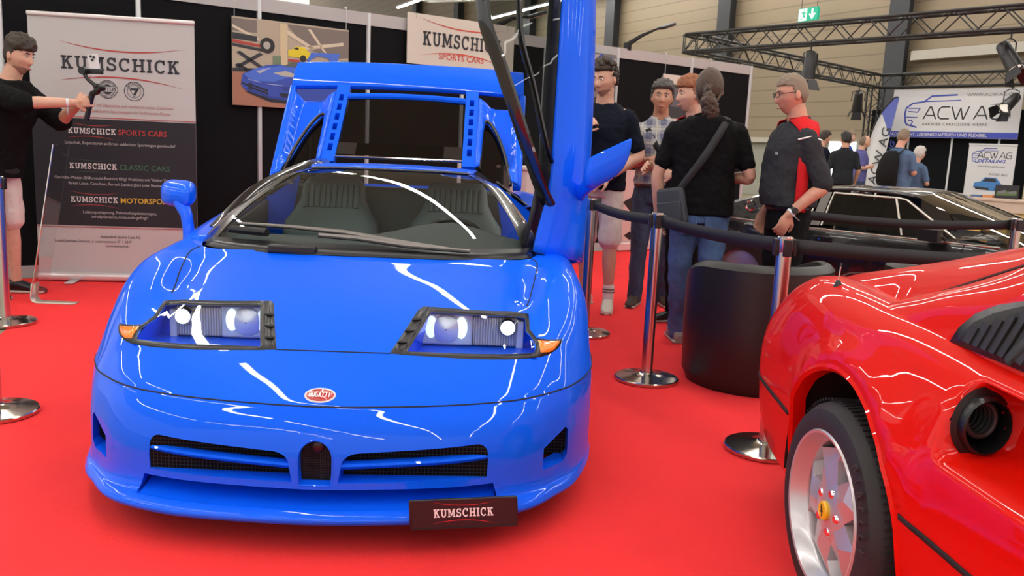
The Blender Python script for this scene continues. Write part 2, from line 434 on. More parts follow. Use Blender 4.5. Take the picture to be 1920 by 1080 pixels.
def flat(parent, name, polys, m, y):
    mb = MB()
    for p in polys: mb.poly([(x, y, z) for x, z in p])
    return mb.build(name, m, parent, smooth=False, recalc=False)
def cm(n, c, r=.55): return mat('print_' + n, c, r)
# --- workshop photograph with the blue car
po = onwall('wall_poster', 1.65, 'printed workshop photo of a blue sports car, hanging left of the raised blue hatch', 'poster')
PW, PH, PZ = 1.14, .785, 1.52
mb = MB(); mb.box((PW / 2, .008, PZ + PH / 2), (PW, .012, PH)); mb.build('board', cm('shop_wall', (.42, .36, .27)), po, smooth=False)
def pp(pts): return [(x * PW, PZ + PH * z) for x, z in pts]
def ppn(polys): return [pp(p) for p in polys]
flat(po, 'floor_print', ppn([[(0, 0), (1, 0), (1, .36), (.3, .40), (0, .40)]]), cm('shop_floor', (.36, .16, .10)), -.0005)
flat(po, 'ceiling_print', ppn([[(.45, .98), (1, .98), (1, .66), (.88, .64), (.62, .72)], [(0, .98), (.2, .98), (.2, .84), (0, .84)]]), cm('shop_ceiling', (.18, .15, .13)), -.001)
flat(po, 'roof_beam_print', ppn([[(.40, .90), (.42, .94), (.70, .73), (.67, .71)], [(.63, .95), (.66, .95), (.80, .69), (.77, .70)], [(.52, .68), (.52, .72), (.95, .84), (.95, .80)], [(0, .88), (0, .91), (.22, .78), (.22, .75)]]), cm('shop_beam', (.62, .54, .40)), -.0015)
flat(po, 'column_print', ppn([[(.39, .98), (.455, .98), (.455, .48), (.39, .48)]]), cm('shop_col', (.58, .48, .30)), -.002)
flat(po, 'window_print', ppn([[(.33, .60), (.40, .60), (.40, .45), (.33, .45)], [(.92, .62), (.99, .62), (.99, .46), (.92, .46)], [(.46, .55), (.60, .55), (.60, .47), (.46, .47)]]), cm('shop_green', (.14, .20, .12)), -.0022)
flat(po, 'lift_print', ppn([[(.0, .70), (.28, .66), (.28, .63), (0, .67)], [(.03, .60), (.06, .62), (.25, .46), (.22, .44)], [(.22, .62), (.25, .60), (.05, .42), (.02, .44)], [(.02, .46), (.05, .48), (.20, .37), (.16, .36)], [(.0, .42), (.25, .44), (.25, .40), (0, .38)], [(.0, .82), (.2, .80), (.2, .74), (0, .75)]]), cm('shop_steel', (.02, .022, .03)), -.0025)
flat(po, 'red_lift_print', ppn([[(0, .74), (.24, .71), (.24, .68), (0, .71)], [(.46, .58), (.56, .58), (.56, .55), (.46, .55)]]), cm('shop_red', (.40, .04, .03)), -.003)
flat(po, 'wheel_print', [pp([(.285 + .062 * math.cos(a), .71 + .09 * math.sin(a)) for a in np.linspace(0, 2 * PI, 20)[:-1]])], cm('shop_tyre', (.012, .012, .014)), -.0035)
flat(po, 'rim_print', [pp([(.28 + .03 * math.cos(a), .71 + .045 * math.sin(a)) for a in np.linspace(0, 2 * PI, 16)[:-1]])], cm('shop_rim', (.4, .38, .34)), -.004)
flat(po, 'yellow_car_print', ppn([[(.46, .61), (.46, .68), (.50, .70), (.53, .735), (.60, .73), (.64, .68), (.665, .67), (.665, .60)]]), cm('shop_yellow', (.70, .58, .02)), -.0035)
flat(po, 'yellow_car_dark_print', ppn([[(.505, .70), (.53, .725), (.55, .722), (.55, .695)]]) + [pp([(.59 + .028 * math.cos(a), .60 + .04 * math.sin(a)) for a in np.linspace(0, 2 * PI, 14)[:-1]])], cm('shop_tyre', (0, 0, 0)), -.004)
BP = cm('car_blue', (.03, .07, .40)); BP2 = cm('car_blue_light', (.06, .15, .62)); BPD = cm('car_dark', (.012, .014, .03))
flat(po, 'shadow_print', ppn([[(.10, .16), (.30, .06), (.60, .04), (.95, .02), (.95, .2), (.3, .22)]]), BPD, -.003)
flat(po, 'blue_car_print', ppn([[(.065, .24), (.08, .36), (.16, .42), (.27, .48), (.36, .50), (.60, .50), (.75, .52), (1.0, .50), (1.0, .02), (.85, .06), (.50, .085), (.30, .10), (.10, .18)]]), BP, -.005)
flat(po, 'blue_hatch_print', ppn([[(.62, .58), (.66, .68), (.92, .70), (.90, .62), (.87, .50), (.84, .50), (.83, .60), (.80, .635), (.72, .645), (.66, .60), (.645, .56)]]), BP2, -.0055)
flat(po, 'bonnet_print', ppn([[(.09, .36), (.20, .44), (.40, .49), (.58, .48), (.50, .38), (.34, .30), (.14, .29)]]), BP2, -.006)
flat(po, 'lamp_print', ppn([[(.33, .40), (.44, .435), (.53, .40), (.51, .37), (.42, .37)], [(.19, .40), (.26, .44), (.27, .42), (.22, .38)]]), cm('lamp_grey', (.45, .43, .38)), -.0065)
flat(po, 'grille_print', ppn([[(.07, .25), (.07, .27), (.13, .24), (.13, .22)], [(.155, .23), (.155, .25), (.29, .20), (.29, .175)], [(.155, .20), (.155, .22), (.29, .165), (.29, .14)], [(.125, .20), (.125, .26), (.15, .27), (.16, .20), (.14, .18)], [(.38, .17), (.47, .175), (.47, .12), (.40, .125)], [(.22, .13), (.28, .115), (.28, .09), (.22, .10)], [(.53, .52), (.55, .555), (.72, .56), (.77, .52)]]), BPD, -.007)
flat(po, 'screen_print', ppn([[(.42, .49), (.50, .55), (.70, .56), (.78, .52), (.60, .50)]]), cm('screen_grey', (.10, .11, .10)), -.0065)
flat(po, 'panel_line_print', ppn([[(.09, .33), (.30, .255), (.52, .245), (.52, .24), (.30, .248), (.09, .325)], [(.40, .235), (.50, .25), (.50, .20), (.42, .20)], [(.10, .19), (.30, .11), (.60, .085), (.60, .10), (.30, .125), (.11, .205)]]), cm('car_blue_deep', (.02, .04, .26)), -.0068)
flat(po, 'sheen_print', ppn([[(.12, .31), (.22, .285), (.23, .275), (.13, .30)], [(.28, .27), (.42, .262), (.42, .255), (.28, .262)], [(.20, .41), (.30, .455), (.31, .445), (.22, .40)]]), cm('car_sheen', (.35, .42, .75)), -.0072)
hangers(po, [.02, PW - .03], PZ + PH)
# --- white company panel
pk = onwall('company_sign', 3.44, 'white company sign with red curves hanging behind the raised blue door', 'sign')
mb = MB(); mb.box((.67, .008, 2.305), (1.34, .012, .505)); mb.build('board', mat('sign_white', (.60, .56, .49), .5), pk, smooth=False)
INK = mat('ink_dark', (.022, .024, .032), .6); INKR = mat('ink_red', (.58, .055, .035), .6)
kumschick_logo(pk, .67, 2.32, .98, INK, INKR, lh=.145)
text('lettering', 'SPORTS CARS', pk, (.66, -.001, 2.125), .088, INKR, 'CENTER', off=.0006, sx=1.05)
hangers(pk, [.1, 1.24], 2.555, 2.53)
# --- prints further right on the wall
p3 = onwall('wall_poster', 5.82, 'printed workshop picture of car parts, hanging behind the head of the curly haired man', 'poster')
mb = MB(); mb.box((.25, .008, 2.1), (.5, .012, .6)); mb.build('board', cm('grey_print', (.16, .15, .15)), p3, smooth=False)
flat(p3, 'picture_shapes', [[(.1, 2.38), (.3, 2.38), (.2, 2.25)], [(.3, 2.3), (.5, 2.36), (.5, 2.22), (.36, 2.2)], [(.02, 2.2), (.16, 2.24), (.12, 2.1), (.02, 2.08)], [(.3, 2.1), (.46, 2.12), (.44, 1.95), (.32, 1.9)]], cm('grey_print_light', (.36, .34, .33)), -.001)
flat(p3, 'picture_shapes', [[(.2, 2.36), (.27, 2.4), (.3, 2.3), (.24, 2.26)], [(.36, 2.34), (.42, 2.37), (.44, 2.27)]], cm('car_blue', (.0, .0, .0)), -.0015)
flat(p3, 'picture_shapes', [[(.02, 2.02), (.48, 2.08), (.48, 2.0), (.02, 1.93)], [(.02, 1.86), (.3, 1.9), (.3, 1.81), (.02, 1.81)]], cm('dark_print', (.03, .03, .035)), -.0015)
p4 = onwall('wall_poster', 7.14, 'pale topped printed poster hanging on the black wall behind the red haired man', 'poster')
mb = MB(); mb.box((.45, .008, 1.95), (.9, .012, .6)); mb.build('board', mat('sign_white', (0, 0, 0)), p4, smooth=False)
flat(p4, 'picture_shapes', [[(.02, 2.13), (.88, 2.13), (.88, 1.7), (.02, 1.7)]], cm('dark_print', (0, 0, 0)), -.001)
flat(p4, 'picture_shapes', [[(.05, 2.08), (.5, 2.1), (.8, 2.0), (.85, 1.85), (.1, 1.85)]], cm('mid_print', (.10, .10, .12)), -.0015)
hangers(p4, [.02, .87], 2.25)
# --- arm spotlights clamped to the top of the wall
def armlight(s, dx, dz, label):
    a = onwall('arm_spotlight', s, label, 'lamp', off=-.03, group='arm spotlights on the booth wall')
    mb = MB(); mb.box((0, 0, 2.53), (.07, .08, .10)); mb.build('clamp', BLKM, a, mods=[bevel(.01)])
    mb = MB(); mb.tube([(0, -.01, 2.56), (dx * .35, -.04, 2.60 + dz * .3), (dx * .8, -.08, 2.55 + dz * .9)], [.03, .022, .010], 10); mb.build('arm', BLKM, a)
    h = MB(); h.box((dx, -.1, 2.56 + dz), (.22, .14, .035), rot=(0, -.35, 0)); h.build('lamp_head', BLK, a, mods=[bevel(.012)])
    h = MB(); h.box((dx + .006, -.1, 2.54 + dz), (.18, .11, .01), rot=(0, -.35, 0)); h.build('lamp_glass', mat('pinkish_glass', (.5, .3, .27), .3), a)
armlight(6.56, .55, .27, 'black arm spotlight clamped on the wall top above the curly haired man')
armlight(4.60, .45, .16, 'black arm spotlight clamped on the wall top, seen between the bars of the raised door')
# ================================================================== ROLL-UP BANNER
bn = empty('roll_up_banner', (-3.87, 6.88, 0.001), math.atan2(.20, 1.23), 'tall white and black roll-up banner with company lettering behind the blue car', 'banner')
BW = 1.245
mb = MB(); mb.box((BW / 2, .004, 1.08), (BW, .006, 2.06)); mb.build('print_sheet', mat('banner_white', (.48, .465, .46), .45), bn, smooth=False)
BDK = mat('banner_dark', (.026, .025, .031), .6, spec=.2)
mb = MB(); mb.box((BW / 2, -.0005, .895), (BW, .003, .86)); mb.build('dark_field', BDK, bn, smooth=False)
LR = mat('banner_line', (.45, .05, .05), .5)
mb = MB(); mb.box((BW / 2, -.0012, 1.337), (BW, .002, .006)); mb.box((BW / 2, -.0012, .452), (BW, .002, .006)); mb.build('red_rule', LR, bn, smooth=False)
mb = MB(); mb.box((BW / 2, .0, .045), (BW + .02, .09, .07)); mb.build('base_cassette', mat('pearl_alu', (.66, .60, .60), .3, metal=.4), bn, smooth=True, mods=[bevel(.028, 4)])
mb = MB(); mb.box((BW / 2, .0, 2.118), (BW + .01, .03, .035)); mb.build('top_rail', mat('pearl_alu', (0, 0, 0)), bn, mods=[bevel(.012, 3)])
for x in (.28, .98):
    mb = MB(); mb.box((x, -.08, .014), (.07, .20, .012)); mb.build('foot', ALU, bn, mods=[bevel(.004)])
mb = MB(); mb.cyl((BW / 2, .03, .06), (BW / 2, .03, 2.1), .012, n=10); mb.build('support_pole', ALU, bn)
kumschick_logo(bn, .68, 1.76, .893, INK, mat('banner_red', (.42, .045, .04), .6), lh=.115, y=-.0022)
def roundel(cx, cz, r, spokes):
    mb = MB()
    for p in ringpolys(cx, cz, r, r, .005, 0, 360, 40): mb.poly([(x, -.0022, z) for x, z in p])
    mb.build('roundel', INK, bn, smooth=False, recalc=False)
def arctext(word, cx, cz, r, a0, a1, size, m, flip=False):
    n = len(word)
    for i, ch in enumerate(word):
        if ch == ' ': continue
        a = a0 + (a1 - a0) * (i + .5) / n
        th = R(a); o = text('lettering', ch, bn, (cx + r * math.cos(th), -.0026, cz + r * math.sin(th)), size, m, 'CENTER', rot=(PI / 2, (PI / 2 - th) if not flip else (-PI / 2 - th), 0))
roundel(.575, 1.563, .072, 0); roundel(.775, 1.558, .076, 0)
for p in (ringpolys(.575, 1.563, .040, .040, .039, 0, 360, 32),):
    mb = MB(); [mb.poly([(x, -.0022, z) for x, z in q]) for q in p]; mb.build('roundel_core', INK, bn, smooth=False, recalc=False)
mb = MB(); mb.box((.575, -.003, 1.564), (.152, .001, .043)); mb.build('roundel_bar', mat('banner_white', (0, 0, 0)), bn, smooth=False)
mb = MB()
for q in bx2(.499, 1.584, .651, 1.587) + bx2(.499, 1.541, .651, 1.544) + bx2(.499, 1.541, .502, 1.587) + bx2(.648, 1.541, .651, 1.587): mb.poly([(x, -.004, z) for x, z in q])
mb.build('roundel_bar_edge', INK, bn, smooth=False, recalc=False)
text('lettering', 'LOTUS', bn, (.575, -.0042, 1.551), .039, INK, 'CENTER', off=.0008, sx=1.1)
arctext('KUMSCHICK', .575, 1.563, .050, 155, 25, .022, INK); arctext('SINCE 1978', .575, 1.563, .063, 215, 325, .019, INK, True)
for rr in (.055, .049):
    mb = MB(); [mb.poly([(x, -.0022, z) for x, z in q]) for q in ringpolys(.775, 1.558, rr, rr, .002, 0, 360, 36)]; mb.build('roundel', INK, bn, smooth=False, recalc=False)
mb = MB()
tri = [(.735, 1.585), (.815, 1.585), (.775, 1.512)]
for i in range(3): stroke(mb, [tri[i], tri[(i + 1) % 3]], .003, -.0024)
for q in ([(.748, 1.582), (.808, 1.582), (.808, 1.566), (.748, 1.566)], [(.790, 1.57), (.808, 1.57), (.782, 1.528), (.766, 1.528)], [(.748, 1.582), (.755, 1.582), (.755, 1.556), (.748, 1.556)]): mb.poly([(x, -.003, z) for x, z in q])
mb.build('seven_emblem', INK, bn, smooth=False, recalc=False)
arctext('CATERHAM', .775, 1.558, .057, 150, 30, .019, INK)
TR = mat('text_rose', (.45, .22, .21), .6); TG = mat('text_grey', (.42, .40, .41), .6); TD = mat('text_dark', (.13, .09, .10), .6)
text('lettering', 'Alle Dienstleistungen rund um klassische und moderne Lotus, Caterham', bn, (.13, -.001, 1.424), .0375, TR, sx=.86)
text('lettering', 'und andere exklusive Sportwagen mit Verbrenner-Motor', bn, (.68, -.001, 1.378), .0375, TR, 'CENTER', sx=.86)
WHT = mat('letter_white', (.66, .63, .62), .6)
for z, wd, col, cc in ((1.229, 'SPORTS CARS', (.42, .03, .03), LR), (.949, 'CLASSIC CARS', (.035, .12, .06), mat('dim_green', (.04, .075, .06), .6)), (.679, 'MOTORSPORT', (.62, .40, .03), LR)):
    kumschick_logo(bn, .447, z, .36, WHT, cc, lh=.125, y=-.0035)
    text('lettering', wd, bn, (.645, -.0025, z - .022), .062, mat('ink_' + wd.split()[0].lower(), col, .6), off=.0006, sx=.98)
for z, x, al, tx in ((1.122, .66, 'CENTER', 'Unterhalt, Reparaturen an Ihrem exklusiven Sportwagen gewünscht?'), (.842, .64, 'CENTER', 'Getriebe-/Motor-/Differenzial-Revision fällig? Probleme mit Weber Vergaser an'), (.797, .645, 'CENTER', 'Ihrem Lotus, Caterham, Ferrari, Lamborghini oder Rennwagen?'), (.566, .64, 'CENTER', 'Leistungssteigerung, Fahrwerksoptimierungen,'), (.530, .64, 'CENTER', 'aerodynamische Anbauteile gefragt?')):
    text('lettering', tx, bn, (x, -.0025, z), .0355, TG, al, sx=.86)
text('lettering', 'Kumschick Sports Cars AG', bn, (.64, -.001, .366), .032, TD, 'CENTER', off=.0004, sx=.86)
text('lettering', 'Lotus/Caterham Zentrum  |  Luzernerstrasse 57  |  6247', bn, (.13, -.001, .328), .030, TD, sx=.86)
text('lettering', 'www.kumschick', bn, (.52, -.001, .292), .030, TD, sx=.9)
# --- slanted clear info stand before the banner
gs = empty('info_stand', (-3.42, 6.0, 0.006), 0.0, 'slanted clear info plate on a bent steel foot before the roll-up banner', 'stand')
BEI = mat('satin_steel_foot', (.60, .55, .45), .35, metal=.5)
mb = MB(); P = [(0.30, .004), (.04, .004), (.012, .012), (.0, .035), (.012, .14)]
for i in range(len(P) - 1):
    (x0, z0), (x1, z1) = P[i], P[i + 1]
    mb.add([(x0, -.05, z0), (x0, .05, z0), (x1, .05, z1), (x1, -.05, z1)], [(0, 1, 2, 3)])
mb.build('bent_foot', BEI, gs, mods=[solid(.006, 0)], weld=.001)
GL = glassmat('clear_plate', (.97, .985, .985))
mb = MB(); mb.tube([(.012, -.055, .06), (.215, -.055, 1.125)], .005, 8); mb.build('edge_rod', CHROME, gs)
mb = MB(); mb.add([(.012, -.05, .05), (.012, .16, .05), (.215, .16, 1.125), (.215, -.05, 1.125)], [(0, 1, 2, 3)]); mb.build('clear_plate', GL, gs, smooth=False, mods=[solid(.006, 0)])
# ================================================================== THE BLUE SPORTS CAR (u right, v back, w up, in its own frame)
BX, BY, BA = -.575, 2.42, .04
bug = empty('sports_car', (BX, BY, 0), BA, 'bright blue low sports car with one raised door and open rear hatch', 'car')
bug.location.z = 0.006
# --- front body shell: rings from splitter up to the windscreen base, stations from the centre line round the corner and back
So = np.array([(0, 0), (.22, .013), (.42, .04), (.58, .097), (.68, .162), (.76, .262), (.84, .385), (.915, .63), (.945, .93), (.945, 1.25), (.945, 1.6)])
Se = np.array([(0, .118), (.22, .14), (.42, .18), (.58, .238), (.67, .295), (.75, .37), (.83, .47), (.91, .66), (.94, .93), (.94, 1.25), (.94, 1.6)])
def ring(t, w, ins=0.0):
    p = So * (1 - t) + Se * t
    return [(u * (1 - ins * .8), v + ins * .6, w) for u, v in p]
rings = [ring(0, .088, .05), ring(0, .094, .012), ring(0, .108, -.004), ring(.03, .122), ring(.14, .131), ring(.34, .143), ring(.43, .178), ring(.43, .26), ring(.50, .32), ring(.66, .375), ring(.90, .418),
 [(u, v, .432 + .014 * smoothstep(.3, .9, v)) for u, v in Se],
 [(0, .14, .446), (.22, .163, .447), (.42, .206, .451), (.58, .265, .456), (.668, .322, .461), (.745, .398, .467), (.82, .495, .473), (.903, .68, .480), (.937, .93, .484), (.94, 1.25, .484), (.94, 1.6, .484)],
 [(0, .235, .492), (.22, .25, .493), (.42, .285, .498), (.57, .335, .505), (.66, .385, .512), (.735, .452, .522), (.805, .54, .534), (.888, .71, .553), (.93, .94, .566), (.937, 1.25, .57), (.937, 1.6, .57)],
 [(0, .36, .548), (.22, .365, .546), (.42, .38, .544), (.56, .402, .546), (.64, .437, .552), (.715, .495, .566), (.785, .58, .588), (.868, .745, .622), (.915, .95, .645), (.925, 1.25, .652), (.93, 1.6, .655)],
 [(0, .50, .603), (.22, .50, .599), (.42, .505, .593), (.54, .513, .589), (.62, .53, .588), (.692, .567, .600), (.762, .632, .626), (.843, .78, .672), (.89, .97, .702), (.902, 1.25, .716), (.912, 1.6, .722)],
 [(0, .66, .658), (.22, .655, .653), (.42, .65, .645), (.53, .65, .638), (.605, .655, .631), (.67, .678, .644), (.735, .727, .675), (.81, .85, .715), (.86, 1.0, .74), (.872, 1.25, .755), (.885, 1.6, .765)],
 [(0, .86, .716), (.22, .85, .71), (.42, .84, .70), (.54, .84, .69), (.61, .845, .683), (.665, .862, .696), (.72, .90, .726), (.775, .97, .752), (.815, 1.08, .768), (.83, 1.25, .778), (.85, 1.6, .792)],
 [(0, 1.02, .755), (.22, 1.02, .752), (.42, 1.02, .745), (.55, 1.03, .738), (.615, 1.04, .732), (.665, 1.06, .742), (.71, 1.09, .758), (.755, 1.14, .770), (.785, 1.21, .776), (.80, 1.32, .784), (.82, 1.6, .805)],
 [(0, 1.15, .782), (.22, 1.14, .782), (.42, 1.13, .78), (.56, 1.13, .778), (.63, 1.145, .777), (.67, 1.17, .777), (.70, 1.21, .778), (.72, 1.27, .78), (.735, 1.33, .784), (.75, 1.42, .79), (.78, 1.6, .81)]]
RG = np.array([[list(map(float, q)) for q in r] for r in rings])            # rings x stations x 3
RG = crspline(RG, 7)                                                       # finer rings
RG = np.transpose(RG, (1, 0, 2)); RG = crspline(RG, 9, refl=np.array([-1, 1, 1])); # stations x rings
RG[0, :, 0] = 0
# sunken channel behind each lamp and the fender scoop, pressed into the skin
def press(P):
    u, v, w = np.abs(P[..., 0]), P[..., 1], P[..., 2]
    up = smoothstep(.585, .62, w)
    ch = np.exp(-((u - (.655 + .06 * (v - .75))) / .045) ** 2) * smoothstep(.70, .84, v) * (1 - smoothstep(.98, 1.14, v)) * up
    rid = np.exp(-((u - (.735 + .07 * (v - .75))) / .03) ** 2) * smoothstep(.66, .80, v) * (1 - smoothstep(.85, 1.1, v)) * up
    Q = P.copy(); Q[..., 2] += -.022 * ch + .008 * rid
    return Q
RG = press(RG)
front = MB(); front.grid(RG.tolist()); front.mirror()
bm = bmesh.new(); vs = [bm.verts.new(p) for p in front.v]
for f in front.f: bm.faces.new([vs[i] for i in f])
bmesh.ops.remove_doubles(bm, verts=bm.verts, dist=.0006)
bmesh.ops.recalc_face_normals(bm, faces=bm.faces)
f0 = max(bm.faces, key=lambda f: f.calc_center_median().z)
if f0.normal.z < 0: bmesh.ops.reverse_faces(bm, faces=bm.faces)
BVH_FULL = BVHTree.FromBMesh(bm)
def onskin(u, w, off=0.0, v0=-1.0):
    """point of the skin met when looking straight back along the car at (u, w)"""
    h, n, i, d = BVH_FULL.ray_cast(Vector((u, v0, w)), Vector((0, 1, 0)))
    if h is None: return Vector((u, .5, w))
    if n.y > 0: n = -n
    return h + n * off
def ontop(u, v, off=0.0):
    h, n, i, d = BVH_FULL.ray_cast(Vector((u, v, 3)), Vector((0, 0, -1)))
    if h is None: return Vector((u, v, .7))
    if n.z < 0: n = -n
    return h + n * off
def cut(poly, along='v', lim=None):
    """cut a convex opening (given in u,w or v,w) out of the skin"""
    P = [Vector((a, 0, b)) if along == 'v' else Vector((0, a, b)) for a, b in poly]
    c = sum(P, Vector()) / len(P); ax = Vector((0, 1, 0)) if along == 'v' else Vector((1, 0, 0))
    k = 0 if along == 'v' else 1
    lo = [min(p[i] for p in P) - .05 for i in range(3)]; hi = [max(p[i] for p in P) + .05 for i in range(3)]
    def near(f):
        q = f.calc_center_median()
        return lo[k] < q[k] < hi[k] and lo[2] < q.z < hi[2] and (lim is None or lim(q))
    for i in range(len(P)):
        a, b = P[i], P[(i + 1) % len(P)]; n = (b - a).cross(ax)
        if n.length < 1e-9: continue
        n.normalize()
        if (c - a).dot(n) > 0: n = -n
        fs = [f for f in bm.faces if near(f)]
        g = list({e for f in fs for e in f.edges}) + list({v for f in fs for v in f.verts}) + fs
        bmesh.ops.bisect_plane(bm, geom=g, plane_co=a, plane_no=n, dist=1e-5)
    dead = []
    for f in bm.faces:
        if not near(f): continue
        q = f.calc_center_median()
        if all(((P[(i + 1) % len(P)] - P[i]).cross(ax)).normalized().dot(q - P[i]) * (1 if ((P[(i + 1) % len(P)] - P[i]).cross(ax)).dot(c - P[i]) > 0 else -1) > -1e-5 for i in range(len(P)) if (P[(i + 1) % len(P)] - P[i]).length > 1e-9): dead.append(f)
    bmesh.ops.delete(bm, geom=dead, context='FACES')
def lipring(mb, poly, depth, taper=.0, on='v', mi=0, closed=True, off=.0):
    """walls running back from an opening's edge"""
    c = (sum(p[0] for p in poly) / len(poly), sum(p[1] for p in poly) / len(poly)); rows = []
    for k in range(4):
        t = k / 3; row = []
        for a, b in poly:
            s = onskin(a, b); q = Vector((a + (c[0] - a) * taper * t, s.y + (depth * t if k else -.0005), b + (c[1] - b) * taper * t)); row.append(q)
        rows.append(row)
    mb.grid(rows, mi, closeu=closed)
def dense(poly, step=.02):
    out = []
    for i in range(len(poly)):
        a, b = poly[i], poly[(i + 1) % len(poly)]; d = math.hypot(b[0] - a[0], b[1] - a[1]); n = max(1, int(d / step))
        out += [(a[0] + (b[0] - a[0]) * k / n, a[1] + (b[1] - a[1]) * k / n) for k in range(n)]
    return out
def mir(poly): return [(-a, b) for a, b in reversed(poly)]
# openings: horseshoe, two grille mouths, corner ducts, lamp bays
HS = [(-.050, .202), (.050, .202), (.054, .24)] + arc2(0, .284, .054, .058, 0, 180, 16) + [(-.054, .24)]
MO = [(.070, .212), (.527, .212), (.529, .26)] + arc2(.494, .288, .034, .034, 0, 90, 6) + arc2(.135, .268, .055, .038, 92, 172, 6)
LO = [(-.565, .1345), (.565, .1345), (.548, .190), (-.548, .190)]
CD = [(.715, .192), (.79, .192), (.806, .212), (.804, .300), (.795, .312), (.715, .268)]
for p in (HS, MO, mir(MO), CD, mir(CD)): cut(p)
cut(LO)
for p in ([(.2465, .552), (.309, .6415), (.653, .6285), (.653, .549)], [(.653, .549), (.653, .597), (.683, .574), (.682, .548)]): cut(p); cut(mir(p))
for s in (1,):
    wheelp = [(1.02 + .325 * math.cos(a), .30 + .325 * math.sin(a)) for a in np.linspace(0, 2 * PI, 32)[:-1]]
    cut(wheelp, 'u', lambda q: abs(q.x) > .8 and q.z > -1)
# lamp bay outline (car's left lamp, seen at right); u,w in front view
LB = [(.205, .558), (.335, .668), (.352, .672), (.625, .650), (.640, .600), (.660, .572), (.775, .575), (.772, .560), (.755, .541), (.72, .533), (.45, .533)]
def loopmesh(poly, off, m, name, parent, inset=None, step=.015, thick=None):
    """band lying on the skin along a closed outline"""
    P = dense(poly, step); c = (sum(p[0] for p in P) / len(P), sum(p[1] for p in P) / len(P)); mb = MB()
    n = len(P); A = []; B = []
    for i in range(n):
        a, b, d = P[i - 1], P[i], P[(i + 1) % n]
        t = Vector((d[0] - a[0], d[1] - a[1])); t.normalize(); q = Vector((-t.y, t.x)) * inset
        A.append(onskin(b[0], b[1], off)); B.append(onskin(b[0] + q.x, b[1] + q.y, off))
    mb.grid([A, B], closeu=True)
    return mb.build(name, m, parent, mods=[solid(.006, 0)] if thick is None else [solid(thick, 0)])
bodyobj_me = bpy.data.meshes.new('front_body'); bm.to_mesh(bodyobj_me); bm.free()
bodyobj_me.materials.append(BLUE); bodyobj_me.polygons.foreach_set('use_smooth', [True] * len(bodyobj_me.polygons)); bodyobj_me.set_sharp_from_angle(angle=R(50))
fb = bpy.data.objects.new('front_body', bodyobj_me); COL.objects.link(fb); fb.parent = bug
# --- patches laid on the skin
def skinpatch(name, loops, off, m, parent, thick=.004, step=.018, place=None):
    b = bmesh.new(); es = []
    for lp in loops:
        P = dense(lp, step); vv = [b.verts.new((x, 0, z)) for x, z in P]
        es += [b.edges.new((vv[i], vv[(i + 1) % len(vv)])) for i in range(len(vv))]
    bmesh.ops.triangle_fill(b, use_beauty=True, use_dissolve=False, edges=es)
    for it in range(4):
        lg = [e for e in b.edges if e.calc_length() > step * 2.2]
        if not lg: break
        bmesh.ops.subdivide_edges(b, edges=lg, cuts=1); bmesh.ops.triangulate(b, faces=b.faces)
    for v in b.verts: v.co = (place or onskin)(v.co.x, v.co.z, off)
    bmesh.ops.recalc_face_normals(b, faces=b.faces)
    fz = max(b.faces, key=lambda f: f.calc_area())
    if fz.normal.y > 0: bmesh.ops.reverse_faces(b, faces=b.faces)
    me = bpy.data.meshes.new(name); b.to_mesh(me); b.free(); me.materials.append(m); me.polygons.foreach_set('use_smooth', [True] * len(me.polygons))
    o = bpy.data.objects.new(name, me); COL.objects.link(o); o.parent = parent
    if thick: solid(thick)(o)
    return o
def sg(poly, s): return poly if s > 0 else mir(poly)
def gapline(name, pts, r=.0022, m=GAPM, parent=bug, off=0.0):
    mb = MB(); mb.tube([tuple(p) for p in pts], r, 6); return mb.build(name, m, parent)
ORANGE = mat('indicator_orange', (.90, .22, .012), .25, coat=.6, emit=(1, .25, .02), estr=.15)
LENS = glassmat('lamp_cover', (.93, .95, .97), 1.0)
LAMPW = mat('lit_lamp', (.9, .95, 1), .15, emit=(.92, .97, 1.0), estr=1.6)
REFL = mat('lamp_reflector', (.80, .84, .87), .28, metal=.35)
def ribglass():
    m, t, b = nt('ribbed_lens'); b.inputs['Base Color'].default_value = (.30, .28, .24, 1); b.inputs['Roughness'].default_value = .2; b.inputs['Metallic'].default_value = .3
    tc = t.nodes.new('ShaderNodeTexCoord'); wv = t.nodes.new('ShaderNodeTexWave'); wv.inputs['Scale'].default_value = 32; wv.bands_direction = 'X'
    t.links.new(tc.outputs['Object'], wv.inputs['Vector'])
    r = t.nodes.new('ShaderNodeValToRGB'); r.color_ramp.elements[0].color = (.36, .33, .27, 1); r.color_ramp.elements[1].color = (.68, .66, .58, 1)
    t.links.new(wv.outputs['Fac'], r.inputs['Fac']); t.links.new(r.outputs['Color'], b.inputs['Base Color'])
    bp = t.nodes.new('ShaderNodeBump'); bp.inputs['Strength'].default_value = .5; bp.inputs['Distance'].default_value = .004
    t.links.new(wv.outputs['Fac'], bp.inputs['Height']); t.links.new(bp.outputs['Normal'], b.inputs['Normal'])
    return m
RIB = ribglass()
FRM = [(.226, .545), (.297, .650), (.308, .654), (.668, .640), (.670, .602), (.692, .582), (.786, .574), (.783, .562), (.768, .549), (.735, .537), (.70, .534), (.45, .537)]
GLS = [(.246, .552), (.309, .642), (.654, .629), (.655, .598), (.684, .575), (.682, .5475), (.45, .5485)]
VEN = [(.188, .547), (.227, .5455), (.298, .650), (.304, .6545), (.278, .6545), (.262, .647)]
ORG = [(.697, .576), (.776, .569), (.770, .560), (.752, .548), (.735, .5435), (.703, .5455)]
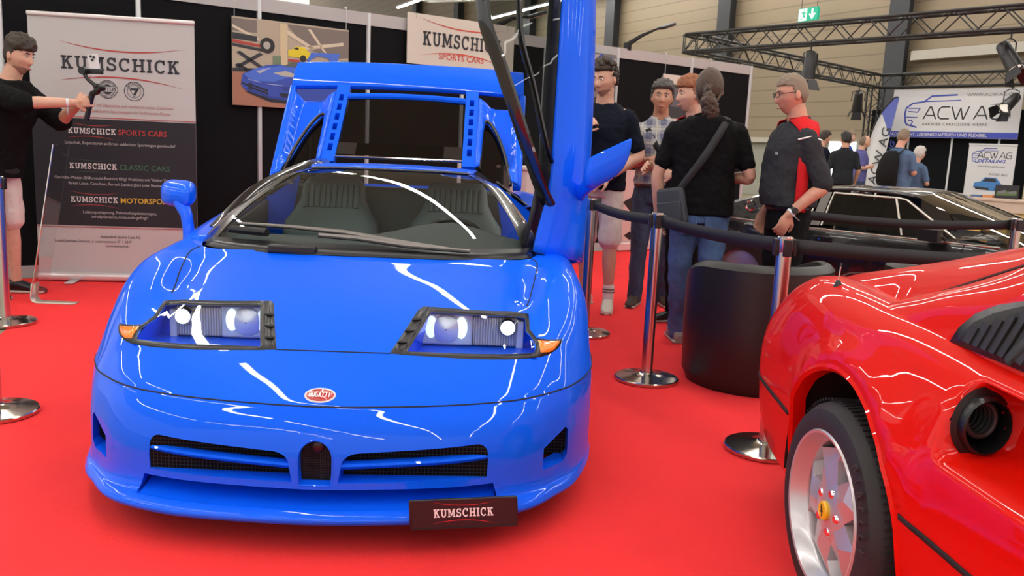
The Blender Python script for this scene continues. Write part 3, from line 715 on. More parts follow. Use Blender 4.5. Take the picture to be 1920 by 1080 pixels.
for s in (1, -1):
    hl = empty('headlight', parent=bug)
    skinpatch('lamp_frame', [sg(FRM, s), sg(GLS, s)] , .001, BLK, hl, .003)
    skinpatch('cover_glass', [sg(GLS, s)], .0005, LENS, hl, 0)
    skinpatch('indicator_lens', [sg(ORG, s)], .0035, ORANGE, hl, .003)
    skinpatch('vent_panel', [sg(VEN, s)], .001, BLK, hl, .003)
    for k in range(3):                                                # ribs across the vent
        t = .24 + .25 * k; a = (.188 + (.262 - .188) * t, .547 + .10 * t); b = (.227 + .071 * t, .5455 + .1045 * t)
        q = [onskin(s * (a[0] + (b[0] - a[0]) * f), a[1] + (b[1] - a[1]) * f, .004) for f in (.06, .35, .65, .92)]
        mb = MB(); mb.tube([tuple(p) for p in q], [.003, .007, .007, .003], 8); mb.build('vent_rib', BLK, hl)
    # the bucket: body-coloured tray, sides and the lamp units standing in it
    mb = MB(); mb.grid([[(s * .236, .36, .536), (s * .69, .42, .536)], [(s * .25, .50, .512), (s * .70, .52, .512)], [(s * .28, .70, .506), (s * .70, .72, .506)], [(s * .28, .715, .66), (s * .70, .735, .65)]])
    mb.grid([[(s * .236, .36, .536), (s * .25, .50, .512), (s * .28, .70, .506)], [(s * .246, .386, .552), (s * .28, .52, .60), (s * .308, .66, .655)]])
    mb.grid([[(s * .685, .43, .536), (s * .70, .52, .512), (s * .70, .72, .506)], [(s * .684, .48, .56), (s * .67, .58, .60), (s * .66, .70, .645)]])
    mb.build('lamp_tray', BLUE, hl)
    mb = MB(); mb.box((s * .365, .69, .572), (.195, .05, .122)); mb.build('main_lamp', mat('lamp_glass_body', (.62, .67, .70), .15, metal=.2), hl, mods=[bevel(.008)])
    mb = MB(); mb.lathe([(.003, .022), (.025, .018), (.05, .005), (.056, -.008), (.058, -.010)], 32, (s * .365, .662, .575), 'Y'); mb.build('reflector_bowl', REFL, hl)
    for k in (-1, 1):
        mb = MB(); mb.ell((s * .365 + k * .056, .66, .580), (.022, .006, .042)); mb.build('painted_glint', mat('lamp_glint', (.8, .9, .95), .1, emit=(.8, .93, 1), estr=.9 if True else 0), hl)  # two glowing ovals imitate bright glints on the main lamp
    mb = MB(); mb.ell((s * .365, .655, .578), (.016, .012, .016), 24, 12); mb.build('bulb_cap', CHROME, hl)
    mb = MB(); mb.box((s * .545, .70, .567), (.165, .05, .112)); mb.build('ribbed_lens', RIB, hl, mods=[bevel(.006)])
    mb = MB(); mb.lathe([(.0, .02), (.026, .02), (.031, .012), (.031, -.03), (.036, -.034), (.036, .0)], 32, (s * .592, .665, .590), 'Y'); mb.build('projector_ring', CHROME, hl)
    mb = MB(); mb.ell((s * .592, .640, .590), (.027, .02, .027), 28, 16); mb.build('projector_lens', LAMPW, hl)
    mb = MB(); mb.box((s * .640, .70, .556), (.028, .05, .105)); mb.build('side_lamp', mat('lamp_white_body', (.68, .72, .76), .25), hl, mods=[bevel(.005)])
# --- grille mouths
MESH = None
def meshmat(name, sx, sz, wire=(.022, .024, .028)):
    m, t, b = nt(name); b.inputs['Roughness'].default_value = .6; b.inputs['Specular IOR Level'].default_value = .08
    tc = t.nodes.new('ShaderNodeTexCoord'); sp = t.nodes.new('ShaderNodeSeparateXYZ'); t.links.new(tc.outputs['Object'], sp.inputs[0])
    def mm(op, a, v):
        n = t.nodes.new('ShaderNodeMath'); n.operation = op; t.links.new(a, n.inputs[0])
        if isinstance(v, float) or isinstance(v, int): n.inputs[1].default_value = v
        else: t.links.new(v, n.inputs[1])
        return n.outputs[0]
    fx = mm('LESS_THAN', mm('FRACT', mm('MULTIPLY', sp.outputs['X'], sx), 1), .2); fz = mm('LESS_THAN', mm('FRACT', mm('MULTIPLY', sp.outputs['Z'], sz), 1), .2)
    f = mm('MAXIMUM', fx, fz); mx = t.nodes.new('ShaderNodeMix'); mx.data_type = 'RGBA'; mx.inputs['A'].default_value = (.002, .002, .003, 1); mx.inputs['B'].default_value = (*wire, 1)
    t.links.new(f, mx.inputs['Factor']); t.links.new(mx.outputs['Result'], b.inputs['Base Color'])
    return m
GRID = meshmat('wire_grid', 85, 85); HEX = meshmat('fine_mesh', 190, 190, (.03, .03, .033))
def wall_of(poly, name, depth, m, parent, taper=0.0):
    mb = MB(); lipring(mb, dense(poly, .015), depth, taper); return mb.build(name, m, parent, mods=[])
for s in (1, -1):
    gr = empty('grille', parent=bug)
    wall_of(sg(MO, s), 'mouth_wall', .085, BLUE, gr, .03)
    P = dense(sg(MO, s), .02); mb = MB(); mb.poly([(a, .12 + .04 * abs(a), b) for a, b in P]); mb.build('wire_grid', GRID, gr, smooth=False)
    mb = MB(); us = np.linspace(.066, .53, 12)
    rows = []
    for u in us:
        y = onskin(s * u, .30).y; y = BVH_FULL.ray_cast(Vector((s * u, -1, .26)), Vector((0, 1, 0)))[0].y
        zc = .262 + .016 * (u - .066) / .464; rows.append([(s * u, y + .006 + .05 * k * k if k > 0 else y + .006, zc + .013 * q) for k, q in ()])
        rows[-1] = [(s * u, y + .004 + .034 * (1 - math.cos(a)), zc + .0140 * math.sin(a) - .006 * (1 - math.cos(a))) for a in np.linspace(0, 2 * PI, 13)[:-1]]
    mb.grid(rows, closeu=True); mb.build('slat', BLUE, gr)
hs = empty('horseshoe_grille', parent=bug)
wall_of(HS, 'surround_wall', .04, BLUE, hs, .10)
P = dense([(a * .9, .202 + (b - .202) * .97 + .006) for a, b in HS], .012); mb = MB(); mb.poly([(a, .085, b) for a, b in P]); mb.build('fine_mesh', HEX, hs, smooth=False)
mb = MB(); mb.ell((.004, .082, .318), (.020, .008, .020), 24, 12); mb.build('dark_emblem', mat('dark_red_emblem', (.012, .004, .005), .4), hs)
mb = MB(); mb.tube([tuple(onskin(a, b, .0005) + Vector((0, .003, 0))) for a, b in dense(HS, .012)], .004, 8, closed=True); mb.build('rim', BLUE, hs)
# lower opening: floor of the lip, dark radiator void
wall_of(LO, 'lower_lip_wall', .16, BLUE, bug)
mb = MB(); mb.grid([[(u, onskin(u, .1345).y + .002, .134) for u in np.linspace(-.555, .555, 20)], [(u, .20, .150) for u in np.linspace(-.555, .555, 20)], [(u, .34, .166) for u in np.linspace(-.555, .555, 20)]]); mb.build('lip_floor', BLUE, bug)
mb = MB(); mb.box((0, .37, .25), (1.14, .03, .22)); mb.build('radiator_void', BLKM, bug, smooth=False)
for s in (1, -1):
    du = empty('corner_duct', parent=bug)
    wall_of(sg(CD, s), 'duct_wall', .09, BLUE, du, .12)
    P = sg(CD, s); mb = MB(); mb.poly([(a, onskin(s * .76, .24).y + .10, b) for a, b in P]); mb.build('wire_grid', GRID, du, smooth=False)
# gap lines
gapline('panel_gap', [onskin(u, .4315 + .014 * float(smoothstep(.3, .9, v)), .0003) if abs(u) < .80 else Vector((u, v + .002, .432 + .014 * float(smoothstep(.3, .9, v)))) for u, v in [(-p[0], p[1]) for p in Se[:9][::-1]] + [tuple(p) for p in Se[1:9]]] if False else [tuple(p) for p in crspline(np.array([[-q[0], q[1], .432 + .014 * float(smoothstep(.3, .9, q[1]))] for q in Se[:10][::-1]] + [[q[0], q[1], .432 + .014 * float(smoothstep(.3, .9, q[1]))] for q in Se[1:10]]), 6)], .0028)
gapline('panel_gap', [onskin(u, .5485 - .001 * abs(u) / .19, .0003) for u in np.linspace(-.19, .19, 16)], .0026)
for s in (1, -1):
    gapline('panel_gap', [ontop(s * u, v, .0003) for u, v in crspline(np.array([(.664, .735), (.694, .90), (.716, 1.05), (.722, 1.13), (.712, 1.19), (.695, 1.215)]), 8)], .0028)
# badge
bd = empty('nose_badge', parent=bug)
def onbon(x, z, off): return onskin(x, z, off)
def oval(a, b, n=32): return [(-.005 + a * math.cos(2 * PI * k / n), .456 + b * math.sin(2 * PI * k / n)) for k in range(n)]
skinpatch('white_rim', [oval(.049, .0150)], .0015, WHITE, bd, .002, .008)
skinpatch('red_field', [oval(.043, .0118)], .003, mat('badge_red', (.50, .02, .02), .3, coat=1), bd, .002, .008)
mb = MB()
BT = {'B': [bx2(0, 0, .25, 1), bx2(0, 0, .7, .2), bx2(0, .4, .7, .6), bx2(0, .8, .7, 1), bx2(.6, .05, .85, .5), bx2(.55, .55, .8, .95)], 'U': [bx2(0, .1, .25, 1), bx2(.55, .1, .8, 1), bx2(.05, 0, .75, .25)],
      'G': [bx2(0, .1, .25, .9), bx2(.05, .8, .8, 1), bx2(.05, 0, .8, .2), bx2(.55, 0, .8, .5), bx2(.4, .4, .8, .55)], 'A': [[[(0, 0), (.25, 0), (.5, 1), (.3, 1)]], [[(.55, 0), (.8, 0), (.5, 1), (.3, 1)]], bx2(.2, .25, .6, .42)],
      'T': [bx2(0, .8, .8, 1), bx2(.28, 0, .52, 1)], 'I': [bx2(.28, 0, .52, 1)]}
x = -.039
for ch in 'BUGATTI':
    for g in BT[ch]:
        for p in g: mb.poly([tuple(onskin(x + a * .0108, .4505 + b * .0105, .0062)) for a, b in p])
    x += .0098
mb.build('lettering', WHITE, bd, smooth=False)
# number plate
pl = empty('number_plate', parent=bug); pl.location = (.459, -.035, .165); pl.rotation_euler = (R(-4), R(-4.2), 0)
mb = MB(); mb.box((0, .006, 0), (.325, .014, .092)); mb.build('plate_holder', mat('plate_black', (.010, .007, .010), .35, coat=.12), pl, mods=[bevel(.005, 3)])
mb = MB()
for q in ((-.155, .041, .155, .044), (-.155, -.044, .155, -.041), (-.158, -.044, -.155, .044), (.155, -.044, .158, .044)): mb.box(((q[0] + q[2]) / 2, -.002, (q[1] + q[3]) / 2), (q[2] - q[0], .004, q[3] - q[1]))
mb.build('raised_edge', mat('plate_black', (0, 0, 0)), pl)
kumschick_logo(pl, .0, .004, .178, mat('plate_white', (.85, .83, .85), .5), mat('plate_red', (.55, .02, .03), .5), y=-.0025, lh=.145)
# --- windscreen, roof, cabin
Et = crspline(np.array([(.705, 1.285, .785), (.665, 1.48, .875), (.605, 1.70, .957), (.505, 1.93, 1.055), (.40, 2.10, 1.098)]), 5)
Ct = crspline(np.array([(0, 1.125, .785), (0, 1.37, .895), (0, 1.61, .985), (0, 1.85, 1.058), (0, 2.05, 1.106)]), 5)
def screen_pt(s, t):
    i = min(int(t * 20), 19); f = t * 20 - i
    E = Et[i] * (1 - f) + Et[i + 1] * f; C = Ct[i] * (1 - f) + Ct[i + 1] * f
    p = 4.5 - 2.0 * t; b = abs(s) ** p
    return (E[0] * s, C[1] + (E[1] - C[1]) * b, C[2] + (E[2] - C[2]) * b)
SCR = glassmat('windscreen_glass', (.80, .86, .85), 1.0)
ss = np.linspace(-1, 1, 49); tt = np.linspace(0, 1, 21)
mb = MB(); mb.grid([[screen_pt(s, t) for s in ss] for t in tt]); mb.build('windscreen', SCR, bug)
def frit(name, ring_in, ring_out, m, th=.004):
    mb = MB(); mb.grid([ring_in, ring_out]); return mb.build(name, m, bug, mods=[solid(th, 0)])
frit('screen_seal', [Vector(screen_pt(s, 0.0)) + Vector((0, -.03, -.012)) for s in ss], [Vector(screen_pt(s, .055)) + Vector((0, 0, .002)) for s in ss], BLK)
frit('screen_seal', [Vector(screen_pt(s, .965)) + Vector((0, 0, .003)) for s in ss], [Vector(screen_pt(s, 1)) + Vector((0, .03, .004)) for s in ss], BLK)
for s in (1, -1):
    mb = MB(); mb.grid([[Vector(screen_pt(s * .955, t)) + Vector((0, -.001, .002)) for t in tt], [Vector(screen_pt(s, t)) + Vector((s * .004, .0, .003)) for t in tt], [Vector(screen_pt(s, t)) + Vector((s * .055, .075, -.012)) for t in tt]])
    mb.build('windscreen_pillar', BLACKP, bug)
# roof
mb = MB(); rows = []
for v, hw, wc, we in ((2.055, .42, 1.110, 1.096), (2.10, .43, 1.118, 1.104), (2.25, .44, 1.126, 1.112), (2.42, .445, 1.124, 1.110), (2.56, .45, 1.105, 1.090)):
    rows.append([(hw * s * (1.0), v + .05 * (s * s if v < 2.2 else 0), we + (wc - we) * (1 - s * s)) for s in np.linspace(-1, 1, 21)])
    rows[-1] = [(s * (hw + .07), v + .06, we - .045)] * 0 + rows[-1]
mb.grid(rows); mb.build('roof', BLUE, bug, mods=[solid(.012)])
for s in (1, -1):
    mb = MB(); mb.grid([[(s * .44, 2.12, 1.10), (s * .45, 2.3, 1.11), (s * .455, 2.56, 1.09)], [(s * .50, 2.12, 1.06), (s * .52, 2.3, 1.065), (s * .54, 2.6, 1.045)]]); mb.build('roof_rail', BLACKP, bug)
# interior
DARK = mat('cabin_dark', (.010, .011, .012), .8); LEA = mat('grey_green_leather', (.11, .145, .145), .55, bump=.1, bscale=120); LEA2 = mat('dark_leather', (.08, .10, .10), .6)
cab = empty('cabin', parent=bug)
mb = MB(); mb.box((0, 1.9, .30), (1.40, 1.35, .2)); mb.build('cabin_floor', DARK, cab, smooth=False)
mb = MB(); mb.grid([[(u, 1.19 + .12 * abs(u / .66) ** 3, .775) for u in np.linspace(-.66, .66, 17)], [(u, 1.40, .815 + .045 * math.exp(-((u - .32) / .27) ** 2)) for u in np.linspace(-.68, .68, 17)], [(u, 1.56, .80 + .085 * math.exp(-((u - .32) / .27) ** 2)) for u in np.linspace(-.69, .69, 17)], [(u, 1.66, .74 + .08 * math.exp(-((u - .32) / .25) ** 2)) for u in np.linspace(-.69, .69, 17)], [(u, 1.66, .45) for u in np.linspace(-.69, .69, 17)]])
mb.build('dashboard', mat('dash_grey', (.06, .068, .066), .65), cab)
mb = MB(); mb.box((0, 2.0, .47), (.24, 1.0, .22)); mb.build('centre_tunnel', LEA2, cab, mods=[bevel(.04, 3)])
mb = MB(); mb.box((0, 2.52, .68), (1.30, .05, .62)); mb.build('rear_bulkhead', LEA2, cab, mods=[bevel(.02)])
def seat(x):
    st = empty('seat', parent=bug)
    mb = MB(); mb.box((x, 1.93, .47), (.50, .52, .14), rot=(R(6), 0, 0)); mb.build('seat_cushion', LEA, st, mods=[bevel(.05, 3)])
    mb = MB(); rows = []
    for w, hw, dp in ((.50, .255, .10), (.66, .265, .11), (.80, .25, .10), (.86, .205, .09), (.92, .175, .085), (1.0, .165, .075), (1.035, .14, .05)):
        v0 = 2.18 + (w - .5) * .36
        rows.append([(x + hw * math.copysign(abs(math.cos(a)) ** .45, math.cos(a)), v0 + dp * math.copysign(abs(math.sin(a)) ** .6, math.sin(a)), w) for a in np.linspace(0, 2 * PI, 33)[:-1]])
    mb.grid(rows, closeu=True); mb.poly(rows[-1]); mb.build('seat_back', LEA, st)
    mb = MB()
    for k in range(10):
        xx = x - .135 + .03 * k
        mb.tube([(xx, 2.232, .88), (xx, 2.252, .93), (xx, 2.283, 1.0)], [.014, .016, .014], 8)
    mb.build('ribbed_headrest', LEA, st)
seat(.34); seat(-.34)
sw = empty('steering_wheel', parent=bug)
M = Matrix.Rotation(R(-68), 4, 'X')
mb = MB(); pts = [Vector((.34, 1.74, .725)) + M @ Vector((.18 * math.cos(a), .18 * math.sin(a), 0)) for a in np.linspace(0, 2 * PI, 33)[:-1]]; mb.tube([tuple(p) for p in pts], .014, 10, closed=True); mb.build('rim', BLK, sw)
mb = MB(); mb.ell((.34, 1.72, .72), (.055, .03, .05)); mb.tube([(.18, 1.74, .725), (.5, 1.74, .725)], .012); mb.tube([(.34, 1.73, .715), (.34, 1.77, .56)], .013); mb.build('spokes', BLK, sw)
# wipers lying on the screen
def wiper(pts, w0, rise):
    wp = empty('wiper', parent=bug)
    mb = MB(); mb.tube(pts, w0, 8, squash=(0, 0, 1)); mb.build('wiper_arm', mat('grey_alloy', (.22, .20, .19), .4, metal=.6), wp)
    q = [Vector(p) + Vector((0, -.012, rise)) for p in pts]
    mb = MB(); mb.tube([tuple(p) for p in q], [.005] * len(q), 6); mb.build('wiper_blade', BLK, wp)
def onscr(s, t, off=.016):
    p = Vector(screen_pt(s, t)); return tuple(p + Vector((0, -off * .5, off)))
wiper([onscr(-.86, .165), onscr(-.5, .150), onscr(-.15, .12), onscr(.2, .065), onscr(.5, .03)], [.005, .008, .012, .010, .005], -.004)
wiper([onscr(-.30, .085, .022), onscr(-.05, .07, .022), onscr(.25, .03, .022), onscr(.62, .01, .02)], [.009, .012, .010, .005], -.006)
mb = MB(); mb.box((-.30, 1.12, .79), (.20, .05, .035)); mb.build('wiper_motor_cover', BLK, bug, mods=[bevel(.008)])
mb = MB(); mb.tube([onscr(-.88, .10, .02), onscr(-.62, .085, .022)], [.016, .018], 10); mb.build('wiper_cover', BLK, bug)
# --- doors (built shut, the one on the car's left swung up about its front hinge)
def beltw(v): return .800 + (v - 1.38) * .098
def beltu(v): return .70 + .06 * float(smoothstep(1.34, 1.75, v)) + .02 * (v - 1.36)
PROF = [(0, 0), (.055, -.006), (.105, -.030), (.145, -.075), (.172, -.15), (.185, -.24), (.188, -.34), (.176, -.45), (.15, -.56), (.12, -.63)]
def door_skin(s):
    rows = []
    for v in np.linspace(1.36, 2.74, 24):
        b = beltw(v); u0 = beltu(v); k = (.962 + .012 * math.sin((v - 1.36) * 2.6) - u0) / .188
        rows.append([(s * (u0 + p * k), v, b + q) for p, q in crspline(np.array(PROF), 4)])
    return rows
WIN = glassmat('door_glass', (.42, .46, .45), .15)
def railpt(t):   # window frame: up the screen pillar, along the roof edge, down to the rear of the belt
    P = np.array([(.765, 1.60, .805), (.715, 1.68, .875), (.635, 1.86, .985), (.53, 2.12, 1.065), (.452, 2.31, 1.105), (.435, 2.5, 1.112), (.44, 2.68, 1.10), (.60, 2.80, 1.02), (.78, 2.78, .91)])
    return crspline(P, 5)
def make_mirror(s, parent):
    mb = MB(); mb.tube([(s * .905, 1.655, .735), (s * .912, 1.665, .80), (s * .925, 1.68, .86), (s * .955, 1.71, .905), (s * .975, 1.74, .93)], [(.034, .028), (.030, .026), (.031, .027), (.040, .034), (.045, .04)], 16, squash=(0, 1, 0)); rows = []
    for t, a, b in ((0, .02, .012), (.01, .05, .034), (.03, .068, .047), (.07, .080, .056), (.12, .084, .058), (.17, .082, .057), (.18, .076, .052)):
        rows.append([(s * (.985 + .10 * t + 1.16 * a * math.copysign(abs(math.cos(q)) ** .55, math.cos(q))), 1.685 + .80 * t + .60 * a * math.copysign(abs(math.cos(q)) ** .55, math.cos(q)), .945 + .1 * t + b * math.copysign(abs(math.sin(q)) ** .6, math.sin(q))) for q in np.linspace(0, 2 * PI, 33)[:-1]])
    mb.grid(rows, closeu=True); mb.poly(rows[0]); mb.poly([tuple(Vector(p) + Vector((0, -.002, 0))) for p in rows[-1]], mi=1); mb.build('wing_mirror', [BLUE, CHROME], parent)
def make_door(s, parent):
    d = empty('door', parent=parent)
    mb = MB(); mb.grid(door_skin(s)); mb.build('door_skin', BLUE, d, mods=[solid(.03, -1 if s > 0 else -1)])
    P = railpt(0); mb = MB(); mb.tube([(s * p[0], p[1], p[2]) for p in P], [(.034, .018)] * len(P), 10, squash=(s, 0, .6)); mb.build('window_frame', BLACKP, d)
    mb = MB(); n = 16; top = [P[int(i * (len(P) - 1) / n)] for i in range(n + 1)]
    bot = [np.array((beltu(v) + .01, v, beltw(v) - .01)) for v in np.linspace(1.60, 2.78, n + 1)]
    mb.grid([[(s * (b[0] + (t_[0] - b[0]) * k), b[1] + (t_[1] - b[1]) * k, b[2] + (t_[2] - b[2]) * k + 0) for b, t_ in zip(bot, top)] for k in (0, .5, 1)]); mb.build('window_glass', WIN, d)
    mb = MB(); Q = [(.765, 1.78, .835), (.735, 1.86, .875), (.665, 2.10, .945), (.60, 2.32, 1.0), (.585, 2.72, 1.0)]
    mb.tube([(s * p[0], p[1], p[2]) for p in crspline(np.array(Q), 4)], [(.016, .009)] * 17, 8, squash=(s, 0, .6)); mb.build('window_bar', BLACKP, d)
    mb = MB(); mb.grid([[(s * (beltu(v) - .045), v, beltw(v) - .015) for v in np.linspace(1.40, 2.70, 8)], [(s * (beltu(v) - .03), v, beltw(v) - .30) for v in np.linspace(1.40, 2.70, 8)], [(s * (beltu(v) + .03), v, beltw(v) - .60) for v in np.linspace(1.40, 2.70, 8)]]); mb.build('inner_panel', mat('door_inner', (.02, .022, .022), .6), d, mods=[solid(.02, 0)])
    make_mirror(s, d)
    return d
make_door(-1, bug)
dl = make_door(1, bug)
DTH = R(80); hp = Vector((0, 1.36, .76))
dl.matrix_basis = Matrix.Translation(hp + Vector((.012, 0, 0))) @ Matrix.Rotation(DTH, 4, 'X') @ Matrix.Translation(-hp)
# sill and door opening on the raised side
mb = MB(); mb.grid([[(.70, v, .80) for v in (1.30, 1.45)], [(.86, v, .76) for v in (1.30, 1.45)]]); mb.build('door_hinge_plate', BLK, bug)
mb = MB(); mb.box((.80, 1.95, .22), (.24, 1.25, .22)); mb.build('sill', BLUE, bug, mods=[bevel(.05, 3)])
mb = MB(); mb.box((-.80, 1.95, .17), (.24, 1.25, .16)); mb.build('sill', BLUE, bug, mods=[bevel(.05, 3)])
mb = MB(); mb.box((0, 1.36, .45), (1.60, .04, .6)); mb.build('front_bulkhead', DARK, bug, smooth=False)
# --- rear body
rb = [(.90, .13), (.96, .22), (.975, .40), (.978, .55), (.965, .70), (.935, .815), (.885, .895), (.81, .925), (.73, .91)]
rows = []
for v, k, dz in ((2.46, .985, -.005), (2.7, .995, .005), (3.0, 1.0, .012), (3.3, 1.0, .012), (3.6, .99, .01), (3.9, .965, 0), (4.15, .93, -.015), (4.32, .88, -.03), (4.38, .80, -.06)):
    rows.append([(u * k, v, w + dz * (w / .9) + (0.05 * (v - 3.9) if w < .2 and v > 3.9 else 0)) for u, w in crspline(np.array(rb), 4)])
mb = MB(); mb.grid(rows); mb.mirror()
mb.poly([(s * u * .80, 4.38, w) for s, u, w in [(1, p[0], p[1]) for p in rb] + [(-1, p[0], p[1]) for p in rb[::-1]]])
mb.build('rear_body', BLUE, bug, weld=.0005)
for s in (1, -1):
    mb = MB(); mb.grid([[(s * .94, 2.44, .30), (s * .95, 2.44, .55), (s * .90, 2.44, .78), (s * .78, 2.44, .87)], [(s * .60, 2.46, .30), (s * .60, 2.46, .55), (s * .60, 2.46, .78), (s * .55, 2.46, 1.04)]]); mb.build('door_shut_panel', BLUE, bug)
    mb = MB(); mb.grid([[(s * .80, 2.50, .875), (s * .76, 2.9, .89), (s * .72, 3.5, .885)], [(s * .56, 2.56, 1.045), (s * .55, 2.95, .95), (s * .60, 3.5, .885)]]); mb.build('quarter_panel', BLACKP, bug, mods=[solid(.015, 0)])
mb = MB(); mb.box((0, 3.3, .62), (1.42, 1.5, .40)); mb.box((0, 3.0, .84), (.5, .8, .08)); mb.box((.3, 3.1, .85), (.12, .7, .12)); mb.box((-.3, 3.1, .85), (.12, .7, .12)); mb.build('engine', mat('engine_grey', (.05, .05, .055), .5, metal=.4), bug, mods=[bevel(.02)])
# --- raised rear hatch with wing, in its own plane
ht = empty('rear_hatch', parent=bug); ht.location = (-.018, 2.55, 1.06); ht.rotation_euler = (R(38), 0, 0)
def slab(name, poly, d, m, z0=0.0, parent=ht, bev=.012):
    mb = MB(); mb.prism([(x, y, z0) for x, y in poly], (0, 0, -d)); return mb.build(name, m, parent, mods=[bevel(bev, 3)])
mb = MB(); rows = []
for u in np.linspace(-1, 1, 21):
    c0 = .835 + .035 * (1 - u * u) - .0; c1 = 1.085 + .040 * (1 - abs(u) ** 3)
    x = .742 * u; rows.append([(x, c0, .0), (x, c0 + .03, .018), (x, (c0 + c1) / 2, .028), (x, c1 - .02, .022), (x, c1, .0), (x, c1 - .01, -.035), (x, (c0 + c1) / 2, -.05), (x, c0 + .03, -.05), (x, c0, -.025)])
mb.grid(rows, closeu=True); mb.poly(rows[0]); mb.poly(rows[-1]); mb.build('wing', BLUE, ht, angle=28, mods=[bevel(.004, 2)])
for s in (1, -1):
    slab('side_leg', [(s * .758, .85), (s * .722, -.05), (s * .672, -.05), (s * .718, .85)], .05, BLUE)
    # louvred strip with six real slots
    st = MB(); ys = np.linspace(.17, .77, 7); x0, x1 = .372, .452
    def sh(x, y): return s * (x + .0 * y)
    ed = [.085] + [q for y in ys[:6] for q in (y + .012, y + .078)] + [.85]
    for i in range(len(ed) - 1):
        if i % 2 == 0: st.prism([(s * x0, ed[i], .012), (s * x1, ed[i], .012), (s * x1, ed[i + 1], .012), (s * x0, ed[i + 1], .012)], (0, 0, -.05))
        else:
            for a, b in ((x0, x0 + .026), (x1 - .026, x1)): st.prism([(s * a, ed[i], .012), (s * b, ed[i], .012), (s * b, ed[i + 1], .012), (s * a, ed[i + 1], .012)], (0, 0, -.05))
    st.build('louvre_strip', BLUE, ht, angle=25, weld=.0005)
    mb = MB(); mb.box((s * .412, .47, -.05), (.06, .72, .01)); mb.build('louvre_backing', BLKM, ht, smooth=False)
    # recessed blue panel with the pointed arch window
    arch = crspline(np.array([(.660, -.03), (.648, .10), (.618, .28), (.572, .46), (.53, .555), (.505, .57), (.490, .53), (.482, .40), (.475, .10)]), 5)
    outer = [(.70, -.05), (.735, .82), (.452, .82), (.452, .08)]
    b_ = bmesh.new()
    ov = [b_.verts.new((s * x, y, 0)) for x, y in [(.70, -.06), (.70, .2), (.712, .45), (.722, .65), (.728, .765), (.60, .765), (.452, .765), (.452, .6), (.452, .3), (.452, .08)]]
    iv = [b_.verts.new((s * x, y, 0)) for x, y in arch]
    path = iv + ov[::-1]
    es = [b_.edges.new((path[i], path[(i + 1) % len(path)])) for i in range(len(path))]
    bmesh.ops.triangle_fill(b_, use_beauty=True, use_dissolve=False, edges=es)
    for it in range(4):
        lg = [e for e in b_.edges if e.calc_length() > .05]
        if lg: bmesh.ops.subdivide_edges(b_, edges=lg, cuts=1); bmesh.ops.triangulate(b_, faces=b_.faces)
    for v in b_.verts:
        x, y = abs(v.co.x), v.co.y
        d = min(x - .452, .10) / .10 * float(smoothstep(.73, .66, x)) * float(smoothstep(-.05, .3, y))
        v.co.z = .008 - .085 * float(smoothstep(0, 1, d))
    bmesh.ops.recalc_face_normals(b_, faces=b_.faces)
    me = bpy.data.meshes.new('side_panel'); b_.to_mesh(me); b_.free(); me.materials.append(BLUE); me.polygons.foreach_set('use_smooth', [True] * len(me.polygons))
    o = bpy.data.objects.new('side_panel', me); COL.objects.link(o); o.parent = ht; solid(.012)(o)
    mb = MB(); mb.tube([(s * x, y, -.02) for x, y in arch], .010, 8); mb.build('arch_seal', BLK, ht)
    mb = MB(); mb.poly([(s * x, y, -.05) for x, y in arch]); mb.build('arch_window', glassmat('smoked_glass', (.16, .17, .17), 1.0), ht, smooth=False)
SMO = glassmat('smoked_glass', (.16, .17, .17))
mb = MB(); mb.grid([[(x, y, .0 + .012 * (1 - (x / .37) ** 2)) for x in np.linspace(-.372, .372, 13)] for y in np.linspace(.15, .72, 9)]); mb.build('hatch_glass', SMO, ht)
mb = MB(); mb.tube([(x, .735 + .02 * (1 - (x / .37) ** 2), .005) for x in np.linspace(-.372, .372, 13)], (.022), 10); mb.build('glass_rail', BLUE, ht)
mb = MB(); mb.tube([(x, .135, .008) for x in np.linspace(-.372, .372, 9)], .008, 8); mb.build('lower_trim', CHROME, ht)
mb = MB(); mb.box((0, .215, .004), (.74, .11, .004)); mb.build('black_band', BLACKP, ht, smooth=False)
for s in (1, -1):
    mb = MB(); mb.tube([(s * .60, 2.95, .90), (s * .60, 3.04, 1.30)], .011, 8); mb.build('gas_strut', BLK, bug)
# --- wheels
ALW = mat('alloy_wheel', (.5, .5, .52), .3, metal=.8)
def wheel(x, v, s, r=.315, wd=.24):
    wh = empty('wheel', parent=bug); wh.location = (x, v, r)
    mb = MB(); mb.lathe([(r - .10, -wd / 2), (r - .02, -wd / 2), (r, -wd / 2 + .03), (r, wd / 2 - .03), (r - .02, wd / 2), (r - .10, wd / 2)], 40, axis='X'); mb.build('tyre', RUB, wh)
    mb = MB(); mb.lathe([(r - .10, -wd / 2), (r - .11, 0), (r - .11, wd / 2), (r - .095, wd / 2)], 40, axis='X')
    mb.lathe([(0, s * wd * .36), (.06, s * wd * .38), (r - .11, s * wd * .3)], 40, axis='X'); mb.build('rim', ALW, wh)
for s in (1, -1):
    wheel(s * .775, 1.02, s); wheel(s * .80, 3.48, s, .33, .30)
mb = MB(); mb.box((0, 2.3, .145), (1.28, 3.5, .03)); mb.build('underbody', BLKM, bug, smooth=False)
